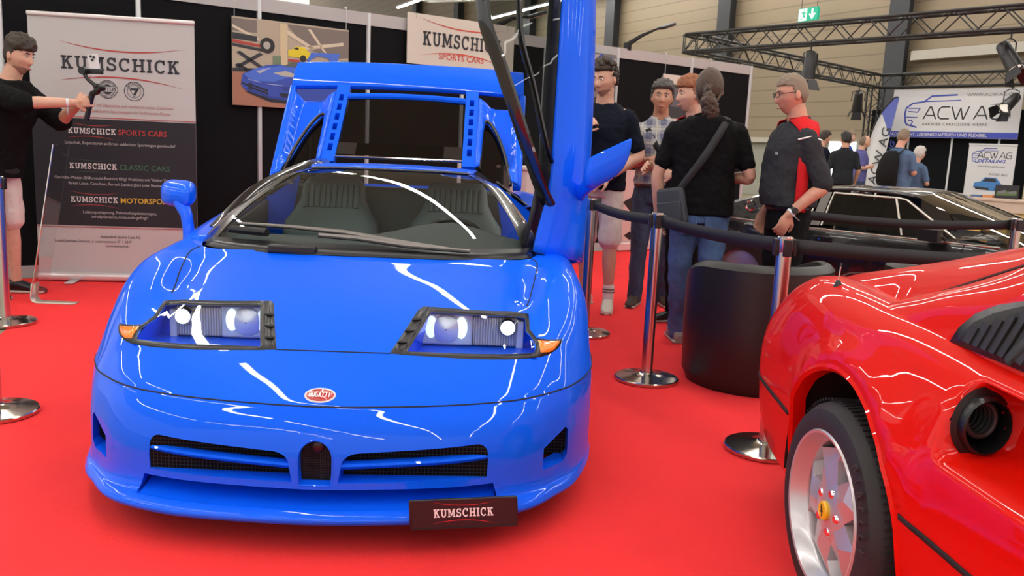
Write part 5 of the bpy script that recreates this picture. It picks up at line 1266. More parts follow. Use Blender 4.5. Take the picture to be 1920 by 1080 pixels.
mb = MB(); mb.tube([Z(1.42, .45, .75), Z(1.30, .7, .80), Z(1.12, 1.0, .875)], .008, 6); mb.tube([Z(1.42, .25, .75), Z(1.36, .5, .775), Z(1.2, .75, .84)], .008, 6); mb.build('wiper', BLK, bc)
mb = MB(); mb.box((.35, .81, .55), (1.9, 1.3, .35)); mb.build('cabin_void', DARK, bc, smooth=False)
for y in (.45, 1.17):
    mb = MB(); mb.box((.22, y, .82), (.12, .42, .34), rot=(0, R(14), 0)); mb.build('seat', LEA2, bc, mods=[bevel(.05, 3)])
mb = MB(); mb.lathe([(.034, .0), (.046, .006), (.046, .010), (.034, .014)], 28, Z(-.49, .09, .86), axis='Y'); mb.build('chrome_ring', CHROME, bc)  # plain chrome ring set on the rear side
mb = MB(); mb.grid([[Z(-.66, .2 + 1.22 * t, .885) for t in (0, .5, 1)], [Z(-1.02, .12 + 1.38 * t, .785) for t in (0, .5, 1)]]); mb.build('tailgate', BLACKP, bc, mods=[solid(.015, 0)])
for y in (.07, WD - .07):
    mb = MB(); mb.add([Z(-.66, y + (.13 if y < .8 else -.13), .89), Z(-1.02, y + (.05 if y < .8 else -.05), .79), Z(-1.02, y, .745), Z(-.3, y, .75), Z(-.3, y + (.12 if y < .8 else -.12), .99)], [(0, 1, 2, 3, 4)]); mb.build('rear_pillar', BLACKP, bc, smooth=False)
# ================================================================== LIGHTING TRUSS
TRM = mat('truss_black', (.012, .012, .013), .4)
def truss_seg(p0, p1, parent, n=None, sz=.29, r=.024, m=TRM, rd=.010):
    a, b = Vector(p0), Vector(p1); L = (b - a).length; d = (b - a) / L; side = d.cross(Vector((0, 0, 1)))
    if side.length < .1: side = Vector((1, 0, 0))
    side.normalize(); up = side.cross(d); h = sz / 2; n = n or max(2, int(L / .29)); mb = MB()
    cs = [(i, j) for i in (-1, 1) for j in (-1, 1)]
    for i, j in cs: mb.tube([a + side * h * i + up * h * j, b + side * h * i + up * h * j], r, 10)
    for k in range(n):
        q0, q1 = a + d * (L * k / n), a + d * (L * (k + 1) / n); s_ = 1 if k % 2 == 0 else -1
        for i in (-1, 1):
            mb.tube([q0 + side * h * i - up * h * s_, q1 + side * h * i + up * h * s_], rd, 6)
            mb.tube([q0 + up * h * i - side * h * s_, q1 + up * h * i + side * h * s_], rd, 6)
    for t in (0, 1):
        q = a + d * (L * t)
        for i in (-1, 1): mb.tube([q + side * h * i - up * h, q + side * h * i + up * h], rd, 6); mb.tube([q + up * h * i - side * h, q + up * h * i + side * h], rd, 6)
    mb.build('truss_beam', m, parent)
tr = empty('lighting_truss', (0, 0, 0), 0, 'black square lighting truss carried high above the white and blue lettered stand', 'truss')
TA = Vector((2.92, 15.40, 3.15)); D1 = Vector((.65, -.76, 0)); D2 = Vector((8.5, 21, 3.15)) - TA; TB = TA + D2; TC = TB + D1 * 7.5; TD = TA + D1 * 7.5
truss_seg(TA, TD, tr); truss_seg(TA, TB, tr); truss_seg(TB, TC, tr); truss_seg(TD, TC, tr)
truss_seg((TB.x, TB.y, .0005), (TB.x, TB.y, 3.0), tr); truss_seg((TC.x, TC.y, .0065), (TC.x, TC.y, 3.0), tr); truss_seg((TD.x, TD.y, .0065), (TD.x, TD.y, 3.0), tr)
tr2 = empty('lighting_truss', (0, 0, 0), 0, 'small silver truss far beyond the top of the black wall', 'truss')
truss_seg((-2.7, 24.0, 5.15), (-.3, 22.0, 5.0), tr2, m=ALU)
def spot(base, tilt, yaw, label, barn=True, k=1.0, group='spotlights hung from the black truss'):
    r = empty('spotlight', base, yaw, label, 'spotlight', group); r.scale = (k, k, k)
    mb = MB(); mb.tube([(0, 0, .0), (0, 0, -.10)], .012, 8); mb.tube([(-.13, 0, -.32), (-.13, 0, -.14), (-.05, 0, -.10), (.05, 0, -.10), (.13, 0, -.14), (.13, 0, -.32)], .010, 8); mb.build('yoke', BLK, r)
    M = Matrix.Translation((0, 0, -.32)) @ Matrix.Rotation(tilt, 4, 'X')
    mb = MB(); mb.lathe([(0, .20), (.07, .20), (.085, .17), (.10, -.08), (.11, -.20), (.098, -.20), (.09, -.05)], 24, M=M); mb.v = mb.v; 
    mb.v = [tuple(Vector(v)) for v in mb.v]; mb.build('lamp_can', BLK, r)
    mb = MB(); mb.lathe([(0, -.16), (.095, -.17)], 24, M=M); mb.build('lens', mat('spot_lens', (.7, .68, .6), .1, emit=(1, .93, .8), estr=.7), r)
    if barn:
        for a in range(4):
            q = MB(); c, s_ = math.cos(a * PI / 2), math.sin(a * PI / 2); e = Vector((c, s_, 0)); t_ = Vector((-s_, c, 0))
            q.add([tuple(M @ (e * .10 + t_ * .08 + Vector((0, 0, -.21)))), tuple(M @ (e * .10 - t_ * .08 + Vector((0, 0, -.21)))), tuple(M @ (e * .17 - t_ * .11 + Vector((0, 0, -.36)))), tuple(M @ (e * .17 + t_ * .11 + Vector((0, 0, -.36))))], [(0, 1, 2, 3)])
            q.build('barn_door', BLK, r, smooth=False, mods=[solid(.004, 0)])
    return r
P_ = TA + D1 * 2.35; spot((P_.x, P_.y, 3.0), R(5), R(20), 'black spotlight pointing straight down under the front truss')
P_ = TA + D1 * 5.20; spot((P_.x, P_.y, 3.0), R(-35), R(30), 'black spotlight with open flaps tilted under the front truss near the right edge')
P_ = TB - D1 * .1 - D2 * .09; spot((P_.x, P_.y, 3.0), R(30), R(-20), 'small lit spotlight by the corner leg of the truss', k=1.1)
P_ = TB + D1 * 3.05 + Vector((-.2, -.3, 0)); spot((P_.x, P_.y, 3.0), R(55), R(120), 'tilted spotlight hanging over the white stand banner', k=1.2)
P_ = TA + D1 * .75 + D2 * .06; spot((P_.x, P_.y, 2.98), R(70), R(70), 'dark spotlight turned sideways below the truss corner above the wall end', barn=False, k=.8)
# ================================================================== LETTERED STAND AT THE BACK
TX, TY, TAN = 8.5, 21.0, math.atan2(-.76, .65)
def onstand(name, s, off, label, cat, **k):
    return empty(name, (TX + math.cos(TAN) * s + math.sin(TAN) * off, TY + math.sin(TAN) * s - math.cos(TAN) * off, 0), TAN, label, cat, **k)
sw_ = onstand('wall_stand', 0, -.3, None, None, kind='structure')
for i in range(9):
    mb = MB(); mb.box((.3 + i * 1.0, 0, 1.25), (.97, .03, 2.5)); mb.build('panel', PAN, sw_, smooth=False)
    mb = MB(); mb.box((.8 + i * 1.0, -.02, 1.25), (.04, .04, 2.5)); mb.build('post', ALU, sw_, smooth=False)
sb = onstand('hanging_banner', .45, 0, 'wide white banner with car outline and blue slogan strip hung below the truss', 'banner')
ACW = mat('acw_white', (.62, .62, .64), .55); ACB = mat('acw_blue', (.045, .07, .42), .55); ACK = mat('acw_black', (.02, .02, .025), .55); ACG = mat('acw_grey', (.18, .18, .19), .55)
mb = MB(); mb.box((1.40, .008, 2.405), (2.80, .01, 1.09)); mb.build('cloth', ACW, sb, smooth=False)
mb = MB(); mb.box((1.40, .0, 1.93), (2.80, .006, .13)); mb.build('blue_strip', ACB, sb, smooth=False)
mb = MB(); techno_word(mb, 'ACW AG', .76, 2.285, 1.68, .262, -.004, .11); mb.build('lettering', ACK, sb, smooth=False, recalc=False)
text('lettering', 'AARAUER CARROSSERIE WERKE', sb, (.74, -.003, 2.135), .088, ACG, sx=1.12)
text('lettering', 'KOMPETENT, LEIDENSCHAFTLICH UND FLEXIBEL', sb, (.06, -.008, 1.895), .098, WHT, sx=.98, off=.001)
text('lettering', 'WWW.ACW-AG.CH', sb, (1.66, -.003, 2.775), .10, ACG, sx=1.1)
def caroutline(parent, x0, z0, k, t=.035):
    mb = MB()
    L = [[(.50, 0), (.27, .06), (.23, .12), (.20, .30), (.22, .44), (.36, .54), (.62, .58), (.78, .70), (1.33, .72)], [(.62, .58), (1.42, .60)], [(.28, .36), (.49, .34), (.54, .43), (.27, .43)], [(.24, .23), (.5, .22)], [(.30, .15), (.36, .16), (.40, .12), (.36, .04)]]
    for i, l in enumerate(L): stroke(mb, [(x0 + a * k, z0 + b * k) for a, b in l], t * k * (1 if i < 1 else .6), -.004)
    mb.build('car_outline', ACB, parent, smooth=False, recalc=False)
caroutline(sb, .12, 2.09, 1.0)
rb_ = onstand('roll_up_banner', 2.62, .8, 'white roll-up banner with a small blue car on the back counter', 'banner')
mb = MB(); mb.box((.47, .006, .95), (.94, .01, 1.54)); mb.build('print_sheet', ACW, rb_, smooth=False)
mb = MB(); mb.box((.47, 0, 1.72), (.95, .03, .03)); mb.build('top_rail', ALU, rb_)
mb = MB(); mb.box((.47, 0, .12), (.96, .1, .12)); mb.build('base_cassette', ALU, rb_)
mb = MB(); techno_word(mb, 'ACW AG', .20, 1.44, .66, .12, -.004, .12); mb.build('lettering', ACK, rb_, smooth=False, recalc=False)
text('lettering', 'DETAILING', rb_, (.20, -.003, 1.345), .095, ACB, sx=1.15, shear=.3, off=.002)
text('lettering', 'Unser Fahrzeugaufbereiter', rb_, (.22, -.003, 1.25), .05, ACG)
text('lettering', 'ACW AG', rb_, (.46, -.003, 1.08), .075, ACG, sx=1.2)
caroutline(rb_, .0, 1.34, .42)
flat(rb_, 'car_print', [[(.18, .82), (.20, .92), (.32, .95), (.40, 1.04), (.62, 1.04), (.70, .95), (.74, .90), (.74, .80), (.60, .76), (.30, .78)]], mat('sky_blue_car', (.05, .20, .50), .5), -.002)
flat(rb_, 'car_print_dark', [[(.20, .84), (.50, .82), (.50, .77), (.24, .78)], [(.35, .95), (.42, 1.02), (.60, 1.02), (.64, .95)], [(.60, .82), (.72, .86), (.72, .79), (.62, .77)]], ACK, -.003)
ct = onstand('counter', 2.80, 2.6, 'long pale pink counter at the back stand', 'counter')
PINK = mat('pale_pink_laminate', (.62, .46, .38), .5)
mb = MB(); mb.box((.85, .25, .32), (2.3, .5, .62)); mb.box((.85, .25, .645), (2.4, .56, .05)); mb.build('counter_body', PINK, ct, smooth=False, mods=[bevel(.008)])
mb = MB(); mb.box((1.90, -.02, .34), (.10, .06, .66)); mb.box((-.30, -.02, .34), (.10, .06, .66)); mb.build('counter_edge', mat('pale_pink_light', (.72, .56, .48), .5), ct, smooth=False)
for k in range(6):
    t_ = onstand('leaflet_stack', 2.72 + .2 * k, 2.35, 'small stack of printed leaflets on the back counter', 'leaflets', group='leaflet stacks on the back counter')
    mb = MB(); mb.box((0, 0, .672 + .016 + .005 * (k % 3)), (.18, .12, .03 + .01 * (k % 3))); mb.build('paper', mat('leaflet%d' % (k % 3), [(.5, .45, .42), (.08, .15, .3), (.6, .25, .1)][k % 3], .6), t_, smooth=False)
fr_ = onstand('framed_picture', 4.02, 2.3, 'small framed picture of racing cars standing on the counter', 'picture')
mb = MB(); mb.box((0, 0, .80), (.42, .02, .26)); mb.build('frame', ACK, fr_, smooth=False)
flat(fr_, 'picture_shapes', [[(-.18, .80), (.18, .82), (.18, .74), (-.18, .72)]], mat('pic_green', (.10, .16, .06), .6), -.012)
flat(fr_, 'picture_shapes', [[(-.16, .80), (-.02, .84), (.0, .78), (-.14, .76)], [(.03, .80), (.15, .83), (.16, .78), (.05, .77)]], ACG, -.014)
bx_ = onstand('display_box', 4.36, 2.3, 'beige upright box standing on the counter beside the picture', 'box')
mb = MB(); mb.box((0, 0, .84), (.09, .1, .34)); mb.build('carton', mat('beige_card', (.45, .38, .28), .6), bx_, smooth=False, mods=[bevel(.004)])
fl = onstand('feather_flag', .30, .5, 'curved white and blue feather flag with vertical lettering beside the truss leg', 'flag')
mb = MB(); L0 = crspline(np.array([(0.02, .30), (-.12, 1.2), (-.06, 1.75), (.12, 2.3), (.42, 2.70), (.52, 2.74)]), 6); R0 = crspline(np.array([(.28, .30), (.30, .9), (.34, 1.3), (.40, 1.75), (.48, 2.3), (.54, 2.74)]), 6)
mb.grid([[(p[0], 0, p[1]) for p in L0], [((p[0] + q[0]) / 2, .02, (p[1] + q[1]) / 2) for p, q in zip(L0, R0)], [(p[0], 0, p[1]) for p in R0]]); mb.build('flag_cloth', ACW, fl, mods=[solid(.004, 0)])
i0 = 19
mb = MB(); mb.grid([[(p[0], -.006, p[1]) for p in L0[i0:]], [((p[0] + q[0]) / 2, .012, (p[1] + q[1]) / 2) for p, q in zip(L0[i0:], R0[i0:])], [(p[0], -.006, p[1]) for p in R0[i0:]]]); mb.build('blue_tip', mat('flag_blue', (.10, .13, .45), .6), fl)
mb = MB(); mb.tube([(p[0] - .02, 0, p[1]) for p in L0], .018, 8); mb.tube([(.02, 0, 0), (0, 0, .3)], .02, 8); mb.build('flag_pole', BLK, fl)
text('lettering', 'ACW AG', fl, (.20, -.012, .72), .30, ACK, rot=(PI / 2, R(-80), 0), sx=1.1)
text('lettering', 'DETAILING', fl, (.36, -.012, .62), .15, ACB, rot=(PI / 2, R(-80), 0), sx=1.5, shear=.3)
mb = MB(); mb.lathe([(0, 0), (.25, 0), (.25, .03), (.0, .05)], 24, (.02, 0, 0)); mb.build('flag_base', BLK, fl)
# yellow car behind the counter's corner, only its bonnet in view
yc = empty('sports_car', (5.80, 7.3, .0065), R(-48), 'yellow car at the right edge beyond the black car', 'car')
YP = mat('yellow_paint', (.80, .42, .01), .3, coat=.9)
mb = MB(); rows = []
for f, h, wv in ((-1.9, .40, .6), (-1.86, .66, .72), (-1.6, .78, .80), (-.9, .82, .82), (-.3, .82, .82), (.6, .80, .82), (1.6, .78, .80), (1.9, .60, .7), (1.95, .3, .6)):
    rows.append([(f, y * wv, z) for y, z in crspline(np.array([(-1, .18), (-1.02, h * .6), (-.98, h * .86), (-.85, h * .97), (-.4, h * 1.02), (0, h * 1.03), (.4, h * 1.02), (.85, h * .97), (.98, h * .86), (1.02, h * .6), (1, .18)]), 3)])
mb.grid(rows); mb.build('body', YP, yc)
mb = MB(); rows = [[(f, y, z) for y, z in ((-w_, b_), (-w_ * .8, t_), (0, t_ + .02), (w_ * .8, t_), (w_, b_))] for f, w_, b_, t_ in ((-.75, .72, .74, .76), (-.2, .74, .76, 1.05), (.5, .74, .78, 1.08), (1.2, .72, .78, .80))]
mb.grid(rows); mb.build('cabin_glass', mat('black_glass', (.01, .01, .012), .08, coat=1), yc)
for x in (-1.2, 1.2):
    for y in (-.72, .72):
        mb = MB(); mb.lathe([(0, -.1), (.29, -.1), (.31, -.07), (.31, .07), (.29, .1), (0, .1)], 28, (x, y, .31), axis='Y'); mb.build('wheel', RUB, yc)
# white counter seen through the raised door, pale roll-up behind the group
wc = empty('cabinet', (.10, 8.5, .0065), WA, 'low white cabinet behind the blue car, seen beside the raised door', 'cabinet')
mb = MB(); mb.box((.1, 0, .52), (.55, .45, 1.02)); mb.build('cabinet_body', mat('cabinet_white', (.62, .56, .53), .5), wc, smooth=False, mods=[bevel(.01)])
mb = MB(); mb.box((.1, 0, 1.045), (.60, .50, .03)); mb.build('cabinet_top', mat('cabinet_white', (0, 0, 0)), wc, smooth=False, mods=[bevel(.005)])
ru = onwall('display_board', 6.42, 'low pale pink printed board leaning on the black wall behind the two men', 'board', off=.16)
ru.location.z = .0065
mb = MB(); mb.box((.40, .004, .52), (.80, .012, 1.0)); mb.build('print_sheet', mat('banner_pink', (.55, .40, .38), .5), ru, smooth=False)
flat(ru, 'picture_shapes', [[(.05, .62), (.35, .75), (.78, .72), (.78, .45), (.3, .40)], [(.1, .2), (.2, .25), (.3, .18), (.2, .14)]], mat('mid_print', (0, 0, 0)), -.004)
mb = MB(); mb.box((.40, -.01, .06), (.82, .05, .10)); mb.build('base_strip', mat('pearl_alu', (0, 0, 0)), ru, mods=[bevel(.01, 2)])
# ================================================================== PEOPLE (each faces its own -Y; lengths for a 1.80 m figure, then scaled)
V = Vector
SKIN = mat('skin_fair', (.62, .34, .24), .5, noise=.06, nscale=30); SKIN2 = mat('skin_tan', (.50, .25, .16), .5, noise=.06, nscale=30)
EYEW = mat('eye_white', (.75, .72, .70), .3); EYED = mat('eye_dark', (.03, .02, .015), .2); LIP = mat('lip', (.42, .16, .13), .5)
def cloth(name, col, rough=.85): return mat(name, col, rough, bump=.25, bscale=180, spec=.12)
TEEB = cloth('black_tee', (.0055, .0052, .0058)); NAVY = cloth('navy_tee', (.007, .009, .018)); JEAN = mat('denim', (.060, .115, .25), .85, noise=.35, nscale=9, bump=.3, bscale=220); JEAND = mat('dark_denim', (.030, .045, .090), .85, noise=.3, nscale=9, bump=.3, bscale=220)
BLKT = cloth('black_trouser', (.006, .006, .007)); SHORTW = cloth('white_shorts', (.70, .62, .58)); GREYP = cloth('grey_polo', (.036, .038, .043)); POLOR = cloth('polo_red', (.62, .02, .025))
def plaid():
    m, t, b = nt('plaid_cotton'); b.inputs['Roughness'].default_value = .85
    tc = t.nodes.new('ShaderNodeTexCoord'); sp = t.nodes.new('ShaderNodeSeparateXYZ'); t.links.new(tc.outputs['Object'], sp.inputs[0])
    def mm(op, a, v):
        n = t.nodes.new('ShaderNodeMath'); n.operation = op; t.links.new(a, n.inputs[0])
        if isinstance(v, (float, int)): n.inputs[1].default_value = v
        else: t.links.new(v, n.inputs[1])
        return n.outputs[0]
    def band(s, k, w, o=0): return mm('LESS_THAN', mm('FRACT', mm('ADD', mm('MULTIPLY', s, k), o), 1), w)
    h, v = sp.outputs['X'], sp.outputs['Z']
    dark = mm('ADD', band(h, 9.0, .42), band(v, 9.0, .42)); light = mm('MAXIMUM', band(h, 9.0, .07, .3), band(v, 9.0, .07, .3))
    r = t.nodes.new('ShaderNodeValToRGB'); r.color_ramp.elements[0].color = (.42, .42, .42, 1); r.color_ramp.elements[1].color = (.13, .14, .22, 1)
    t.links.new(mm('MULTIPLY', dark, .5), r.inputs['Fac'])
    mx = t.nodes.new('ShaderNodeMix'); mx.data_type = 'RGBA'; mx.inputs['B'].default_value = (.55, .54, .44, 1); t.links.new(light, mx.inputs['Factor']); t.links.new(r.outputs['Color'], mx.inputs['A'])
    t.links.new(mx.outputs['Result'], b.inputs['Base Color']); return m
PLAID = plaid()
def headpt(nx, ny, nz, wd=1.0):
    """point of the head surface in a unit direction (face towards -Y), in metres from the head centre"""
    x, y, z = .076 * nx * wd, .096 * ny, .118 * nz
    zl = float(smoothstep(.0, -1.0, nz)); fr = max(0.0, -ny)
    x *= 1 - .30 * zl ** 1.2
    if ny > 0: y *= 1 - .42 * zl; y *= 1 + .04 * max(0, nz)
    else: y *= .93 + .07 * zl
    if fr > .15:
        k = float(smoothstep(.15, .5, fr))
        pr = float(smoothstep(.030, -.028, z)) * float(1 - smoothstep(-.034, -.046, z))
        y -= k * .024 * math.exp(-(x / (.009 + .006 * pr)) ** 2) * pr
        y -= k * .006 * math.exp(-((z - .031) / .011) ** 2) * math.exp(-(x / .05) ** 2)
        y += k * .011 * math.exp(-((abs(x) - .031) / .015) ** 2 - ((z - .012) / .011) ** 2)
        y -= k * .006 * math.exp(-((abs(x) - .045) / .02) ** 2 - ((z + .018) / .018) ** 2)
        y -= k * .007 * math.exp(-(x / .022) ** 2 - ((z + .061) / .006) ** 2) + k * .007 * math.exp(-(x / .019) ** 2 - ((z + .075) / .006) ** 2)
        y += k * .004 * math.exp(-(x / .022) ** 2 - ((z + .068) / .003) ** 2)
        y -= k * .011 * math.exp(-(x / .02) ** 2 - ((z + .103) / .014) ** 2)
    return V((x, y, z))
def headgrid(M, nu=56, nv=44, wd=1.0, off=0.0):
    P = []
    for i in range(nv + 1):
        th = PI * i / nv
        P.append([M @ (headpt(math.sin(th) * math.cos(a), math.sin(th) * math.sin(a), math.cos(th), wd)) for a in np.linspace(0, 2 * PI, nu + 1)[:-1]])
    return P
def hand(mb, w, d, n, side, curl=.35, spread=.10, k=1.0, thumb=1.0):
    """palm and five separate fingers from wrist w, pointing along d, palm normal n; side +1 puts the thumb towards d x n"""
    d = V(d).normalized(); n = V(n); n = (n - d * n.dot(d)).normalized(); t = d.cross(n) * side
    Mx = Matrix((t, d, n)).transposed()
    mb.ell(w + d * .048 * k, (.041 * k, .052 * k, .0165 * k), 16, 12, M=Mx)
    mb.ell(w + d * .010 * k, (.027 * k, .03 * k, .019 * k), 12, 8, M=Mx)
    for j, (o, L) in enumerate(((.029, .072), (.0095, .080), (-.0105, .075), (-.029, .060))):
        base = w + d * .082 * k + t * o * k; a0 = curl * .55; p = [base - d * .02 * k]; q = base; dirv = (d + t * (o * spread / .03)).normalized(); an = 0
        p.append(q)
        for s, f in enumerate((.45, .32, .23)):
            an += curl * (.75, .95, .6)[s] * (1.0 + .12 * j); dd = (dirv * math.cos(an) + n * math.sin(an)); q = q + dd * L * f * k; p.append(q)
        mb.tube([tuple(z) for z in p], [.0098 * k, .0100 * k, .0092 * k, .0083 * k, .0066 * k], 8)
        mb.ell(tuple(p[-1]), (.0066 * k,) * 3, 8, 6)
    b = w + d * .022 * k + t * .026 * k; e1 = b + (t * .70 + d * .62 + n * .25 * thumb).normalized() * .038 * k; e2 = e1 + (t * .30 + d * .86 + n * .40 * thumb).normalized() * .030 * k; e3 = e2 + (t * .05 + d * .9 + n * .45 * thumb).normalized() * .022 * k
    mb.tube([tuple(w + d * .012 * k + t * .012 * k), tuple(b), tuple(e1), tuple(e2), tuple(e3)], [.014 * k, .0140 * k, .0115 * k, .0100 * k, .0075 * k], 8); mb.ell(tuple(e3), (.0075 * k,) * 3, 8, 6)
def limb(mb, pts, rad, n=14): mb.tube([tuple(p) for p in crspline(np.array([list(p) for p in pts]), 4)], [r for r in np.interp(np.linspace(0, 1, (len(pts) - 1) * 4 + 1), np.linspace(0, 1, len(rad)), rad)], n); mb.ell(tuple(pts[0]), (rad[0],) * 3, n, 8); mb.ell(tuple(pts[-1]), (rad[-1],) * 3, n, 8)
TORSO = [(.76, .160, .115, .004), (.82, .162, .116, .004), (.88, .163, .115, .002), (.98, .166, .118, .004), (1.06, .158, .116, .002), (1.14, .156, .116, -.004), (1.24, .170, .122, -.008), (1.33, .180, .120, -.006), (1.39, .176, .108, .002), (1.43, .156, .094, .008), (1.465, .122, .080, .012), (1.49, .086, .070, .014), (1.515, .064, .060, .016)]
def torso(mb, lean, grow=0.0, z0=.0, z1=9, belly=0.0, n=28, open_top=False, wk=1.0):
    rows = []
    for z, a, b, dy in TORSO:
        if z < z0 or z > z1: continue
        t = (z - .95) / .5; l = V(lean) * max(-.1, t); g = grow
        bl = belly * math.exp(-((z - 1.08) / .12) ** 2)
        rows.append([((a * wk + g) * math.copysign(abs(math.cos(q)) ** .8, math.cos(q)) + l.x, (b + g + bl * (1 if math.sin(q) < 0 else 0)) * math.copysign(abs(math.sin(q)) ** .85, math.sin(q)) + dy + l.y, z + l.z) for q in np.linspace(0, 2 * PI, n + 1)[:-1]])
    mb.grid(rows, closeu=True); mb.poly(rows[0]); mb.poly(rows[-1])
def hairshell(parent, M, name, m, mask, thick, amp, freq, seed=0, wd=1.0, fine=.006):
    nu, nv = 72, 54; mb = MB(); idx = {}
    def P(i, j, off):
        th = PI * i / nv; a = 2 * PI * j / nu; nx, ny, nz = math.sin(th) * math.cos(a), math.sin(th) * math.sin(a), math.cos(th)
        p = headpt(nx, ny, nz, wd); d = V((nx, ny, nz)); r = off
        if off > 0: r = thick(nx, ny, nz) * (1 + amp * (pnoise(V((nx, ny, nz)) * freq + V((seed, 0, 0))) + .4 * pnoise(V((nx, ny, nz * .5)) * freq * 2.7 + V((seed, 3, 0)))))
        return M @ (p + d * r)
    keep = [[mask(*(lambda th, a: (math.sin(th) * math.cos(a), math.sin(th) * math.sin(a), math.cos(th)))(PI * (i + .5) / nv, 2 * PI * (j + .5) / nu)) for j in range(nu)] for i in range(nv)]
    vo = {}; vi = {}
    def gv(i, j, dct, off):
        j %= nu; key = (i, j)
        if key not in dct: dct[key] = len(mb.v); mb.v.append(tuple(P(i, j, off)))
        return dct[key]
    for i in range(nv):
        for j in range(nu):
            if not keep[i][j]: continue
            mb.f.append((gv(i, j, vo, 1), gv(i + 1, j, vo, 1), gv(i + 1, j + 1, vo, 1), gv(i, j + 1, vo, 1))); mb.mi.append(0)
            mb.f.append((gv(i, j + 1, vi, -.012), gv(i + 1, j + 1, vi, -.012), gv(i + 1, j, vi, -.012), gv(i, j, vi, -.012))); mb.mi.append(0)
            for (di, dj, e0, e1) in ((0, -1, (i, j), (i + 1, j)), (0, 1, (i + 1, j + 1), (i, j + 1)), (-1, 0, (i, j + 1), (i, j)), (1, 0, (i + 1, j), (i + 1, j + 1))):
                ii, jj = i + di, (j + dj) % nu
                if ii < 0 or ii >= nv or not keep[ii][jj]:
                    mb.f.append((gv(*e0, vo, 1), gv(*e1, vo, 1), gv(*e1, vi, -.012), gv(*e0, vi, -.012))[::-1]); mb.mi.append(0)
    return mb.build(name, m, parent, angle=0)
def hl_short(front=.50, side=.12, back=-.52, burn=-.05):
    def f(nx, ny, nz):
        if ny < -.25: lim = front + .10 * (abs(nx) < .25) * 0 - .22 * max(0, abs(nx) - .5)
        elif ny < .12: lim = front + (burn - front) * float(smoothstep(-.25, .0, ny)) if abs(nx) > .5 else front
        else: lim = burn + (back - burn) * float(smoothstep(.12, .65, ny))
        return nz > lim
    return f
def shoe(mb, a, fd, k=1.0, L=.28):
    """shoe at ankle a pointing along fd, sole on z=0"""
    fd = V((fd[0], fd[1], 0)).normalized(); sd = V((-fd.y, fd.x, 0)); rows = []
    for t, w, h in ((-.08, .028, .05), (-.07, .036, .085), (-.02, .040, .098), (.04, .042, .088), (.10, .046, .062), (.15, .046, .048), (.185, .036, .040), (.20, .018, .026)):
        c = V((a.x, a.y, 0)) + fd * t
        rows.append([tuple(c + sd * (w * math.copysign(abs(math.cos(q)) ** .6, math.cos(q))) + V((0, 0, .004 + max(0, (math.sin(q) * .5 + .5)) ** .8 * h))) for q in np.linspace(0, 2 * PI, 21)[:-1]])
    mb.grid(rows, closeu=True); mb.poly(rows[0]); mb.poly(rows[-1])
